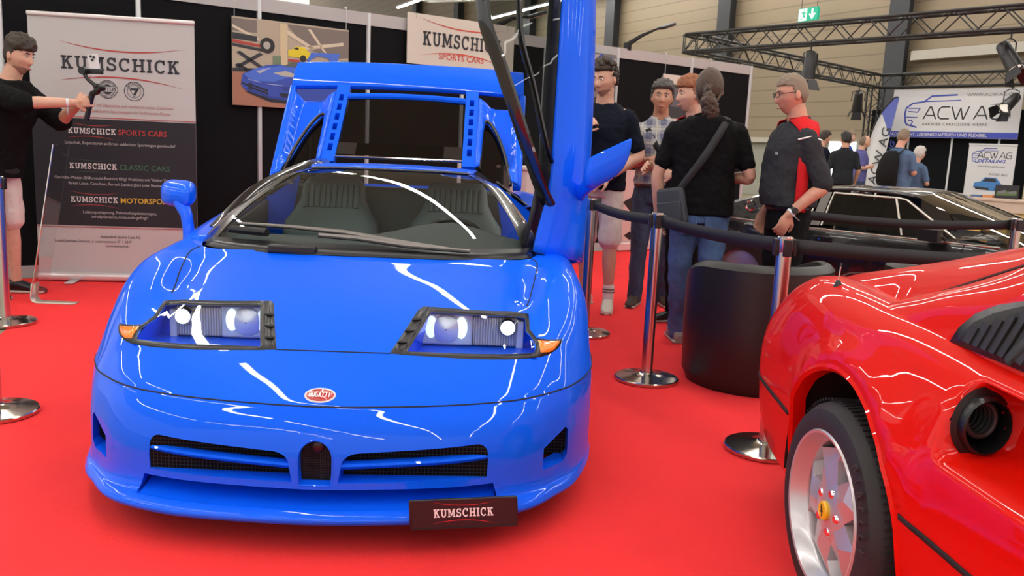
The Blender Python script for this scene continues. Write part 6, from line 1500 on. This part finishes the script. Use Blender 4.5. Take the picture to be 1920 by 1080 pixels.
def person(x, y, rz, H, label, *, skin=SKIN, top=TEEB, bottom=JEAN, shoes=None, arms, legs=None, lean=(0, 0, 0), head=(0, 0, 0), hair=None, shorts=False, vox=.006, belly=0.0, sleeve=.8, face=True, glasses=False, beard=False, wk=1.0, short_vis=True, collar=None, group=None, tee_len=.90, hairm=None, beltm=None, socks=None, loose=.014, slv=.0):
    k = H / 1.775
    lean = V(lean); SH = V((0, 0, 1.44)) + lean
    HM = Matrix.Translation(V((0, -.024, 1.656)) + lean * 1.15 + V((0, -.02, 0))) @ Euler((R(head[0]), R(head[1]), R(head[2]))).to_matrix().to_4x4()
    mb = MB(); mb.grid(headgrid(HM), closeu=True)
    for s in (1, -1):
        mb.ell(HM @ V((s * .078, .010, -.006)), (.010, .019, .031), 12, 10, M=HM.to_3x3() @ Matrix.Rotation(R(s * 14), 3, 'Z'))
    limb(mb, [V((0, .018, 1.46)) + lean, V((0, .002, 1.535)) + lean * 1.1, HM @ V((0, .018, -.075))], [.070, .061, .056])
    torso(mb, lean, -.012, z0=.85, z1=1.50, wk=wk)
    J = {}
    for side, A in (('L', arms[0]), ('R', arms[1])):       # 'L' is the person's own left (+x here)
        s = 1 if side == 'L' else -1
        sh = V((s * .170 * wk, .004, 1.395)) + lean; el = V(A['el']); wr = V(A['wr'])
        limb(mb, [V((s * .11, .0, 1.405)) + lean, sh, sh.lerp(el, .45), el, el.lerp(wr, .3), el.lerp(wr, .7), wr], [.050, .055, .046, .038, .041, .033, .0255])
        J[side] = (sh, el, wr)
        if A.get('hand', True): hand(mb, wr, A.get('d', (wr - el)), A.get('n', (0, -1, 0)), A.get('side', s), A.get('curl', .35), k=A.get('k', 1.0))
    L = legs or (dict(), dict()); LJ = []
    for i, s in enumerate((1, -1)):
        q = L[i]; hip = V(q.get('hip', (s * .088, .0, .90))); kn = V(q.get('kn', (s * .095, -.015, .49))); an = V(q.get('an', (s * .10, .02, .085))); fd = q.get('fd', (s * .25, -1))
        LJ.append((hip, kn, an, fd))
        limb(mb, [hip, hip.lerp(kn, .5), kn, kn.lerp(an, .3), kn.lerp(an, .75), an], [.080, .068, .050, .052, .037, .034])
        mb.ell(an + V((0, 0, -.02)), (.035, .045, .04)); limb(mb, [an + V((0, 0, -.04)), an + V((fd[0] * .10, fd[1] * .10, -.05))], [.032, .028])
    body = mb.build('person', skin, mods=[remesh(vox / k, 2, .5)], angle=0)
    body.location = (x, y, .0065); body.rotation_euler = (0, 0, rz); body.scale = (k, k, k)
    tag(body, label, 'person', group)
    # shirt
    mb = MB(); torso(mb, lean, loose, z0=tee_len - .04, z1=1.495, belly=belly, wk=wk)
    for side in ('L', 'R'):
        sh, el, wr = J[side]; s = 1 if side == 'L' else -1; e = sh.lerp(el, sleeve) if sleeve <= 1 else el.lerp(wr, sleeve - 1)
        c_ = V((s * .10, .002, 1.385)) + lean
        if sleeve <= 1: limb(mb, [c_, sh, sh.lerp(e, .5), e], [.056, .065 + slv, .060 + slv, .058 + slv])
        else: limb(mb, [c_, sh, sh.lerp(el, .5), el, e], [.056, .064, .058, .050, .042])
    shirt = mb.build('shirt', top, body, angle=0, mods=[remesh(max(.007, vox * 1.2), 4, .5), disp(.020, .10, 2), disp(.010, .035, 1)])
    # collar / neck opening
    c0 = V((0, .010, 1.486)) + lean
    mb = MB(); mb.tube([tuple(c0 + V((.079 * math.cos(a), .070 * math.sin(a) + .002, .016 * math.sin(a)))) for a in np.linspace(0, 2 * PI, 25)[:-1]], .011 if not collar else .014, 8, closed=True)
    if collar:
        mb.grid([[tuple(c0 + V(((.070 + .0 * k_) * math.cos(a), .068 * math.sin(a), .030 + .012 * math.sin(a)))) for a in np.linspace(R(-70), R(250), 22)] for k_ in (0,)] + [[tuple(c0 + V((.094 * math.cos(a), .090 * math.sin(a), -.006 + .012 * math.sin(a)))) for a in np.linspace(R(-70), R(250), 22)]])
    mb.build('collar', collar or top, body, mods=[solid(.006, 0)] if collar else [])
    # trousers or shorts
    mb = MB()
    rows = []
    for z, a, b in ((tee_len + .10, .160, .116), (tee_len + .02, .170, .122), (.90, .172, .125), (.83, .168, .118)): rows.append([(a * math.cos(q), b * math.sin(q) + .004, z) for q in np.linspace(0, 2 * PI, 25)[:-1]])
    mb.grid(rows, closeu=True); mb.poly(rows[0]); mb.poly(rows[-1])
    for hip, kn, an, fd in LJ:
        if shorts: limb(mb, [hip + V((0, 0, -.03)), hip.lerp(kn, .5), hip.lerp(kn, .90)], [.090, .088, .088])
        else: limb(mb, [hip + V((0, 0, -.02)), hip.lerp(kn, .5), kn, kn.lerp(an, .35), kn.lerp(an, .75), an + V((0, 0, -.02))], [.094, .088, .070, .066, .060, .062])
    mb.build('shorts' if shorts else 'trousers', bottom, body, angle=0, mods=[remesh(max(.008, vox * 1.3), 4, .5), disp(.022, .09, 2)])
    if beltm:
        mb = MB(); mb.tube([(.168 * math.cos(q), .128 * math.sin(q) + .002, tee_len + .045) for q in np.linspace(0, 2 * PI, 29)[:-1]], [(.006, .018)] * 28, 8, closed=True, squash=(1, 0, 0)); mb.build('belt', beltm, body)
    for hip, kn, an, fd in LJ:
        mb = MB(); shoe(mb, an, fd); mb.build('shoe', shoes or BLK, body, mods=[subsurf(1)])
        mb = MB(); mb.box((an.x + fd[0] * .06 / math.hypot(*fd[:2]), an.y + fd[1] * .06 / math.hypot(*fd[:2]), .012), (.085, .27, .022), rot=(0, 0, math.atan2(fd[1], fd[0]) + PI / 2)); mb.build('sole', mat('sole_pale', (.45, .40, .34), .7) if socks or shoes is not None else BLKM, body, mods=[bevel(.011, 3)])
        if socks:
            mb = MB(); limb(mb, [an + V((0, 0, -.03)), an + V((0, 0, .09))], [.040, .043]); mb.build('sock', socks, body)
            mb = MB()
            for zz in (.055, .075): mb.tube([(an.x + .0435 * math.cos(q), an.y + .0435 * math.sin(q), an.z + zz) for q in np.linspace(0, 2 * PI, 17)[:-1]], .003, 6, closed=True)
            mb.build('sock_stripe', BLKM, body)
    if hair: hair(body, HM)
    if face:
        for s in (1, -1):
            c = headpt(s * .40, -.90, .10); c = V((s * .031, c.y + .004, .012))
            mb = MB(); mb.ell(HM @ V((s * .031, -.0775, .012)), (.0125, .008, .0065), 14, 8, M=HM.to_3x3()); mb.build('eye', EYEW, body)
            mb = MB(); mb.ell(HM @ V((s * .031, -.0835, .012)), (.0058, .003, .0056), 12, 8, M=HM.to_3x3()); mb.build('iris', EYED, body)
            mb = MB(); mb.tube([tuple(HM @ V((s * q, -(.094 - .010 * (q / .05) ** 2) + .003, zz))) for q, zz in ((.013, .030), (.028, .036), (.046, .030))], [.003, .0045, .002], 6); mb.build('eyebrow', hairm or EYED, body)
        mb = MB(); mb.tube([tuple(HM @ V((q, -.0940 + .010 * (q / .022) ** 2, -.068))) for q in (-.022, -.011, 0, .011, .022)], [.002, .0055, .006, .0055, .002], 8); mb.build('lips', LIP, body)
    if glasses:
        mb = MB()
        for s in (1, -1):
            mb.tube([tuple(HM @ V((s * .033 + .023 * math.cos(a), -.106 + .010 * abs(s * .033 + .023 * math.cos(a)) / .05, .010 + .016 * math.sin(a)))) for a in np.linspace(0, 2 * PI, 21)[:-1]], .0022, 6, closed=True)
            mb.tube([tuple(HM @ V((s * .056, -.096, .014))), tuple(HM @ V((s * .078, -.05, .014))), tuple(HM @ V((s * .082, .012, .012)))], .0022, 6)
        mb.tube([tuple(HM @ V((-.010, -.106, .014))), tuple(HM @ V((.010, -.106, .014)))], .002, 6); mb.build('glasses', BLK, body)
    if beard:
        hairshell(body, HM, 'stubble', beard, lambda nx, ny, nz: ny < -.05 and nz < -.50 and nz > -.95, lambda a, b, c: .0016, .3, 9)
    return body, J, HM, LJ
def H_short(m, top=.018, side=.008, seed=1, **kw):
    return lambda b, M: hairshell(b, M, 'hair', m, hl_short(**kw), lambda nx, ny, nz: side + (top - side) * float(smoothstep(.2, .8, nz)) + .004 * max(0, -ny) * (nz > .4), .45, 5.5, seed)
def H_curly(m, seed=3):
    def f(b, M):
        mb = MB(); random.seed(seed); mk = hl_short(.62, 0, -.35, .10)
        for i in range(420):
            a = random.uniform(0, 2 * PI); nz = random.uniform(-.4, 1); r = math.sqrt(max(0, 1 - nz * nz)); nx, ny = r * math.cos(a), r * math.sin(a)
            if not mk(nx, ny, nz): continue
            d = V((nx, ny, nz)); t = .012 + .026 * max(0, nz) ** .7; q = headpt(nx, ny, nz) + d * random.uniform(0, t); s_ = random.uniform(.013, .019); mb.ell(M @ q, (s_, s_, s_), 8, 6)
        mb.build('hair', m, b, angle=0, mods=[remesh(.004, 1, .4)])
    return f
def band(body, p, d, r, w, m, name):
    d = V(d).normalized(); mb = MB(); p = V(p); mb.tube([tuple(p - d * w / 2), tuple(p + d * w / 2)], r, 18); return mb.build(name, m, body, mods=[])
def watch(body, J, m=BLK, t=.93, face_n=(0, -1, 0), strap=BLK, r=.031):
    sh, el, wr = J; d = (wr - el).normalized(); p = el.lerp(wr, t); band(body, p, d, r, .020, strap, 'watch_strap'); n = V(face_n); n = (n - d * n.dot(d)).normalized()
    mb = MB(); mb.cyl(tuple(p + n * (r - .004)), tuple(p + n * (r + .008)), .019, n=20); mb.build('watch_case', m, body)
def ribbon(body, J, t, m, dirv=(0, 0, -1)):
    sh, el, wr = J; d = (wr - el).normalized(); p = el.lerp(wr, t); band(body, p, d, .0295, .016, m, 'wristband'); e = V(dirv)
    mb = MB(); q = p + e * .026; mb.add([tuple(q + V((-.008, 0, 0))), tuple(q + V((.008, 0, 0))), tuple(q + e * .05 + V((.016, .004, 0))), tuple(q + e * .05 + V((-.006, .004, 0)))], [(0, 1, 2, 3)]); mb.build('wristband_tail', m, body, mods=[solid(.002, 0)])
HBR = mat('hair_dark_brown', (.030, .017, .010), .55, bump=.4, bscale=150); HBK = mat('hair_black', (.010, .008, .008), .5, bump=.4, bscale=150); HGR = mat('hair_grey', (.075, .068, .062), .6, bump=.4, bscale=150)
HRD = mat('hair_ginger', (.26, .085, .030), .55, bump=.4, bscale=150); HLB = mat('hair_light_brown', (.058, .032, .018), .55, bump=.5, bscale=120); HSB = mat('hair_sandy_grey', (.22, .165, .115), .6, bump=.4, bscale=150); HWH = mat('hair_white', (.62, .58, .54), .6, bump=.4, bscale=150)
BAND = mat('wristband_white', (.72, .75, .76), .5)
PEOPLE = True
# --- man filming with a phone gimbal, at the far left (faces right)
b, J, M, L = person(-3.76, 6.20, R(84), 1.87, 'young man in a baggy black t-shirt filming with a phone on a gimbal', top=TEEB, bottom=SHORTW, shoes=BLK, shorts=True, sleeve=1.0, loose=.034, slv=.016, tee_len=.82, hairm=HBK, lean=(0, -.14, -.015), head=(12, 0, -4),
    hair=lambda b, M: hairshell(b, M, 'hair', HBR, hl_short(.40, 0, -.5, -.02), lambda nx, ny, nz: .006 + .030 * float(smoothstep(.25, .8, nz)) + .012 * max(0, -ny) * (nz > .35), .5, 5, 2), beard=mat('stubble_dark', (.36, .19, .135), .7),
    arms=(dict(el=(.20, -.35, 1.23), wr=(.03, -.60, 1.34), d=(-.35, -.75, .45), n=(-.9, .2, .1), curl=1.15, side=1), dict(el=(-.20, -.36, 1.33), wr=(-.045, -.62, 1.345), d=(.15, -.9, .15), n=(.95, .25, 0), curl=1.15, side=-1)),
    legs=(dict(an=(.11, -.02, .085)), dict(an=(-.12, .03, .085))))
ribbon(b, J['R'], .86, BAND)
mb = MB(); mb.tube([(.168 * math.cos(q), .126 * math.sin(q), .885 + .02 * math.sin(q)) for q in np.linspace(0, 2 * PI, 25)[:-1]], [(.010, .022)] * 24, 8, closed=True, squash=(1, 0, 0)); mb.build('belt_bag_strap', BLKM, b)
gm = b.matrix_basis
def held(name, label, cat, p, body):          # a thing held in the hand: its own object at the hand's place
    q = Matrix.Translation(body.location) @ Euler(body.rotation_euler).to_matrix().to_4x4() @ Matrix.Scale(body.scale.x, 4) @ V(p)
    return empty(name, q, body.rotation_euler.z, label, cat)
g = held('phone_gimbal', 'black handheld gimbal holding a white phone, in front of the white banner', 'gimbal', (-.01, -.695, 1.33), b)
mb = MB(); mb.tube([(0, .02, -.10), (0, 0, -.02), (0, -.03, .085)], [.017, .019, .020], 14); mb.build('grip', BLK, g)
mb = MB(); mb.tube([(0, -.03, .085), (-.02, -.08, .10), (-.03, -.10, .13)], [.020, .022, .022], 12); mb.cyl((-.06, -.10, .13), (.01, -.10, .13), .024, n=18); mb.tube([(-.055, -.10, .13), (-.065, -.04, .18), (-.06, -.01, .225)], [.014, .012, .014], 10); mb.cyl((-.085, -.01, .235), (-.03, -.01, .235), .026, n=18); mb.build('gimbal_arm', BLK, g)
mb = MB(); mb.box((-.03, -.075, .235), (.035, .11, .035)); mb.build('phone_clamp', BLK, g, mods=[bevel(.006)])
mb = MB(); mb.box((-.035, -.075, .275), (.010, .074, .152), rot=(R(-10), 0, 0)); mb.build('phone', mat('phone_white', (.66, .64, .66), .25, coat=.5), g, mods=[bevel(.004, 3)])
for dy, dz in ((-.055, .335), (-.078, .33), (-.066, .312)):
    mb = MB(); mb.cyl((-.040, dy + .0, dz), (-.046, dy, dz), .009, n=16); mb.build('camera_lens', BLK, g)
# --- curly haired man in navy t-shirt, white shorts
b, J, M, L = person(.65, 6.72, R(-22), 1.91, 'curly haired man in navy t-shirt and white shorts behind the raised blue door', top=NAVY, bottom=SHORTW, shoes=mat('white_sneaker', (.62, .56, .46), .6), shorts=True, socks=mat('white_sock', (.74, .70, .67), .8), head=(14, 0, -16), hair=H_curly(HBR), hairm=HBR, beard=mat('stubble_dark', (0, 0, 0)), sleeve=.78, wk=1.05,
    arms=(dict(el=(.275, .02, 1.14), wr=(.12, -.20, .975), d=(-.75, -.35, -.45), n=(0, .6, -.7), curl=.45), dict(el=(-.24, -.10, 1.15), wr=(-.085, -.245, 1.31), d=(.75, .05, .55), n=(.2, .9, -.1), curl=1.0)),
    legs=(dict(an=(.12, -.02, .085), kn=(.11, -.03, .49), fd=(.25, -1)), dict(an=(-.10, .10, .085), kn=(-.10, .03, .49))))
watch(b, J['L'], mat('watch_face_white', (.7, .7, .7), .2), .92)
mb = MB(); mb.ell((-.04, -.165, .97), (.135, .045, .062), 24, 14); mb.build('belt_bag', mat('brown_leather', (.035, .016, .010), .45), b); mb = MB(); mb.tube([(.17 * math.cos(q), .135 * math.sin(q), .985) for q in np.linspace(0, 2 * PI, 25)[:-1]], [(.005, .016)] * 24, 8, closed=True, squash=(1, 0, 0)); mb.build('belt_bag_strap', mat('brown_leather', (0, 0, 0)), b)
# --- man in the plaid shirt
b, J, M, L = person(1.13, 6.98, R(-6), 1.80, 'grey-haired man in a checked shirt and jeans facing the camera with clasped hands', skin=SKIN2, top=PLAID, bottom=JEAND, shoes=mat('brown_suede', (.045, .026, .018), .7), head=(0, 2, -4), hair=H_short(HGR, .034, .016, 5, front=.56), hairm=HGR, sleeve=.80, collar=PLAID, beltm=mat('brown_leather', (0, 0, 0)), tee_len=.93,
    arms=(dict(el=(.235, -.02, 1.13), wr=(.04, -.215, 1.14), d=(-.9, -.25, .1), n=(.0, .8, -.4), curl=.7), dict(el=(-.245, -.02, 1.13), wr=(-.075, -.225, 1.175), d=(.9, -.2, .05), n=(.0, .8, -.4), curl=.7)),
    legs=(dict(an=(.12, .06, .085)), dict(an=(-.11, -.04, .085), kn=(-.10, -.04, .49))))
mb = MB(); mb.grid([[(-.10, .0, 1.475), (-.115, -.10, 1.40), (-.05, -.145, 1.28), (.06, -.150, 1.13), (.15, -.12, 1.02)], [(-.065, .0, 1.49), (-.078, -.10, 1.42), (-.01, -.148, 1.30), (.10, -.148, 1.15), (.175, -.10, 1.05)]]); mb.build('bag_strap', BLKM, b, mods=[solid(.004, 0)])
# --- ginger man in profile
b, J, M, L = person(1.24, 6.20, R(-66), 1.78, 'ginger haired man in black and red polo shirt, profile behind the pony-tailed man', top=cloth('black_polo', (.011, .011, .013)), bottom=BLKT, shoes=BLK, head=(4, 0, -10), hair=H_short(HRD, .030, .009, 8, front=.46, back=-.55), hairm=HRD, collar=cloth('black_polo', (0, 0, 0)), sleeve=.82, belly=.02,
    arms=(dict(el=(.245, .0, 1.13), wr=(.12, -.22, 1.10), d=(-.5, -.8, .1), n=(-.6, .4, -.4), curl=.5), dict(el=(-.24, -.03, 1.13), wr=(-.10, -.255, 1.145), d=(.35, -.9, .12), n=(.7, .3, -.5), curl=.55)))
for s in (1, -1):
    mb = MB(); mb.grid([[(s * (.075 + .125 * t), .07 * math.cos(PI * t * .4) * q + .0, 1.522 - .030 * t - .075 * t * t - .025 * abs(q)) for t in np.linspace(0, 1, 8)] for q in (-1, -.5, 0, .5, 1)]); mb.build('red_yoke', POLOR, b, mods=[solid(.006, 0)])
watch(b, J['L']); ribbon(b, J['L'], .80, BAND, (0, -.1, -1)); mb = MB(); mb.box((.10, -.137, 1.10), (.05, .012, .20)); mb.build('red_side_panel', POLOR, b)
# --- pony-tailed man with his back to the camera
b, J, M, L = person(1.17, 5.42, R(172), 1.77, 'man with a long brown pony tail in black t-shirt and jeans, back to the camera', top=TEEB, bottom=JEAN, shoes=mat('grey_sneaker', (.24, .20, .17), .7), head=(0, 0, -8), sleeve=.70, wk=1.10, belly=.03, face=False, tee_len=.90, loose=.022,
    hair=lambda b, M: hairshell(b, M, 'hair', HLB, hl_short(.45, 0, -.62, -.12), lambda nx, ny, nz: .012 + .008 * max(0, nz), .22, 4, 4),
    arms=(dict(el=(.282, .0, 1.12), wr=(.262, -.05, .865), d=(-.05, -.25, -1), n=(-1, -.1, 0), curl=.5), dict(el=(-.285, .02, 1.13), wr=(-.13, -.19, 1.10), d=(.9, -.35, .05), n=(.6, .5, -.2), curl=.5)),
    legs=(dict(hip=(.09, .0, .90), kn=(.10, -.05, .49), an=(.075, -.20, .085), fd=(.2, -1)), dict(hip=(-.09, .0, .90), kn=(-.085, .03, .49), an=(-.02, .08, .085), fd=(-.5, -.9))))
mb = MB(); hb = M @ V((0, .115, -.015)); P = [M @ V((0, .098, .005)), M @ V((.0, .125, -.02)), M @ V((-.008, .135, -.07)), M @ V((-.022, .120, -.125)), M @ V((-.034, .105, -.175)), M @ V((-.044, .098, -.215))]
limb(mb, P, [.028, .022, .048, .056, .046, .014]); pt = mb.build('pony_tail', HLB, b, angle=0, mods=[remesh(.005, 1), disp(.022, .022, 2)])
band(b, M @ V((0, .125, -.020)), (M.to_3x3() @ V((0, .5, -.9))), .023, .016, BLKM, 'hair_tie')
for s in (1, -1):                                              # loose strands at the temples
    mb = MB(); limb(mb, [M @ V((s * .072, .05, -.02)), M @ V((s * .062, .08, -.06)), M @ V((s * .04, .10, -.09))], [.010, .009, .005]); mb.build('hair_strand', HLB, b)
STR = mat('strap_dark', (.014, .015, .018), .7)
mb = MB(); q0 = [(-.135, .05, 1.478), (-.105, .118, 1.41), (-.02, .158, 1.25), (.08, .152, 1.10), (.16, .115, .975), (.185, .09, .93)]
q1 = [(-.095, .06, 1.494), (-.060, .124, 1.42), (.03, .160, 1.26), (.125, .144, 1.11), (.19, .10, 1.0), (.205, .07, .96)]
mb.grid([[(a[0], a[1] + .010, a[2]) for a in crspline(np.array(q0), 4)], [(a[0], a[1] + .010, a[2]) for a in crspline(np.array(q1), 4)]]); mb.build('bag_strap', STR, b, mods=[solid(.004, 0)])
mb = MB(); mb.box((.185, .115, .93), (.20, .065, .225), rot=(0, R(10), R(-28)), taper=.88); bg = mb.build('shoulder_bag', mat('grey_blue_nylon', (.035, .042, .052), .7, bump=.2, bscale=200), b, mods=[bevel(.02, 3)])
mb = MB(); mb.box((.200, .150, .895), (.16, .012, .12), rot=(0, R(10), R(-28))); mb.build('bag_pocket', mat('grey_blue_nylon', (0, 0, 0)), bg, mods=[bevel(.006)])
for s in (1, -1):
    mb = MB(); mb.box((s * .075, .112, .815), (.11, .012, .12), rot=(R(-4), 0, s * R(-18))); mb.build('back_pocket', JEAN, b, mods=[bevel(.005)])
band(b, J['L'][1].lerp(J['L'][2], .95), J['L'][2] - J['L'][1], .0295, .014, mat('wristband_blue', (.35, .45, .6), .5), 'wristband')
# --- man in the grey and red polo shirt with glasses
b, J, M, L = person(1.67, 5.26, R(-84), 1.745, 'older man with glasses in a dark grey and red polo shirt, hand in his pocket', skin=mat('skin_ruddy', (.58, .28, .19), .5, noise=.06, nscale=30), top=GREYP, bottom=BLKT, shoes=BLK, head=(10, 0, -3), hair=H_short(HSB, .012, .006, 9, front=.52, back=-.45), hairm=HSB, glasses=True, collar=GREYP, sleeve=.95, belly=.035, loose=.026, beltm=BLK, tee_len=.93, wk=1.0, lean=(0, -.0, 0),
    arms=(dict(el=(.235, .105, 1.12), wr=(.215, -.085, .94), d=(-.05, -.35, -.9), n=(-1, 0, 0), curl=.5), dict(el=(-.25, .08, 1.13), wr=(-.20, -.07, .93), d=(0, -.3, -1), n=(1, 0, 0), curl=.4)))
for s in (1, -1):
    mb = MB(); mb.grid([[(s * (.068 + .150 * t), (.085 * math.cos(PI * t * .35)) * q + .012, 1.527 - .030 * t - .085 * t * t - .028 * abs(q)) for t in np.linspace(0, 1, 9)] for q in (-1, -.5, 0, .5, 1)]); mb.build('red_yoke', POLOR, b, mods=[solid(.006, 0)])
    mb = MB(); mb.tube([(s * .225, .075 * q, 1.405 - .02 * abs(q)) for q in (-1, -.5, 0, .5, 1)], .005, 6); mb.build('white_piping', WHITE, b)
    mb = MB(); mb.grid([[(s * (.186 + .008 * math.sin(2 * t)), -.045 + .035 * q, z) for q in (0, 1, 2)] for t, z in ((0, .955), (.6, 1.08), (1.2, 1.2), (1.6, 1.32))]); mb.build('red_side_panel', POLOR, b, mods=[solid(.012, 0)])
mb = MB(); mb.tube([tuple(V((0, .008, 1.523)) + V((.071 * math.cos(a), .069 * math.sin(a), .012 * math.sin(a)))) for a in np.linspace(R(-70), R(250), 22)], .003, 6); mb.build('collar_stripe', POLOR, b)
mb = MB(); mb.box((.085, -.150, 1.30), (.075, .004, .018)); mb.build('chest_print', mat('chest_print', (.35, .33, .33), .6), b, smooth=False)
watch(b, J['L'], BLK, .86, (1, -.2, 0)); ribbon(b, J['L'], .93, BAND, (.2, .55, -.6))
# --- visitors at the back stand
BGP = 'visitors at the back stand'
FOLD = lambda s=.0: (dict(el=(.26, -.03, 1.15), wr=(.02, -.20, 1.17), d=(-1, -.1, .1), n=(0, 1, 0), curl=.3), dict(el=(-.26, -.03, 1.15), wr=(-.02, -.225, 1.20), d=(1, -.1, 0), n=(0, 1, 0), curl=.3))
DOWN = (dict(el=(.25, .03, 1.13), wr=(.23, -.10, .92), d=(0, -.3, -1), n=(-1, 0, 0)), dict(el=(-.25, .03, 1.13), wr=(-.23, -.10, .92), d=(0, -.3, -1), n=(1, 0, 0)))
def bg(x, y, rz, H, label, **k): return person(x, y, rz, H, label, vox=.010, group=BGP, **k)
bg(5.25, 15.0, R(100), 1.74, 'dark haired visitor in dark t-shirt beside the shoulder of the polo shirt man', top=NAVY, bottom=BLKT, hair=H_short(HBR, .022, .010, 11), arms=FOLD(), head=(10, 0, 0))
bg(5.50, 14.6, R(168), 1.72, 'black haired visitor in a black shirt with his back turned, before the bright doorway', skin=SKIN2, top=cloth('anthracite_shirt', (.022, .024, .028)), bottom=BLKT, hair=H_short(HBK, .022, .012, 12), arms=DOWN, head=(0, 0, 30), face=False)
bg(6.62, 16.7, R(72), 1.74, 'balding long-haired visitor in violet-blue t-shirt with folded arms', top=cloth('violet_tee', (.10, .10, .28)), bottom=JEAND, hair=lambda b, M: hairshell(b, M, 'hair', mat('hair_ash', (.16, .11, .075), .6, bump=.4, bscale=150), lambda nx, ny, nz: (nz < .62 and nz > -1.0 and ny > .12) or (ny > .3 and nz < .8), lambda nx, ny, nz: .012 + .03 * max(0, -nz) * max(0, ny), .3, 5, 13), arms=FOLD(), head=(14, 0, 0))
bg(6.55, 17.3, R(60), 1.84, 'visitor in a bright blue shirt half hidden behind the long-haired man', top=cloth('bright_blue_shirt', (.02, .09, .48)), bottom=JEAND, hair=H_short(HSB, .015, .008, 14), arms=DOWN, head=(10, 0, -6))
b, J, M, L = bg(5.50, 12.5, R(118), 1.73, 'sandy haired visitor in blue t-shirt carrying a black backpack', top=cloth('steel_blue_tee', (.09, .15, .26)), bottom=JEAND, hair=H_short(HSB, .018, .010, 15), arms=FOLD(), head=(16, 0, 10), wk=1.15, belly=.05)
mb = MB(); rows = []
for z, a, d_ in ((.92, .14, .13), (1.0, .17, .19), (1.15, .175, .20), (1.30, .16, .16), (1.42, .12, .10), (1.46, .06, .05)): rows.append([(a * math.cos(q) , .17 + d_ * .5 + d_ * .5 * math.sin(q) - .04, z) for q in np.linspace(0, 2 * PI, 21)[:-1]])
mb.grid(rows, closeu=True); mb.poly(rows[0]); mb.poly(rows[-1]); mb.build('backpack', cloth('backpack_black', (.012, .012, .013)), b)
for s in (1, -1):
    mb = MB(); mb.tube([(s * .10, .14, 1.42), (s * .115, .03, 1.50), (s * .125, -.12, 1.40), (s * .15, -.12, 1.20), (s * .17, .02, 1.02)], [(.022, .008)] * 5, 8, squash=(1, 0, 0)); mb.build('backpack_strap', BLKM, b)
bg(5.90, 12.8, R(108), 1.50, 'white haired visitor with glasses beside the backpack carrier', top=cloth('steel_blue_tee', (0, 0, 0)), bottom=JEAND, hair=H_short(HWH, .024, .016, 16, back=-.7, burn=-.3), arms=FOLD(), glasses=True, head=(6, 0, 0))
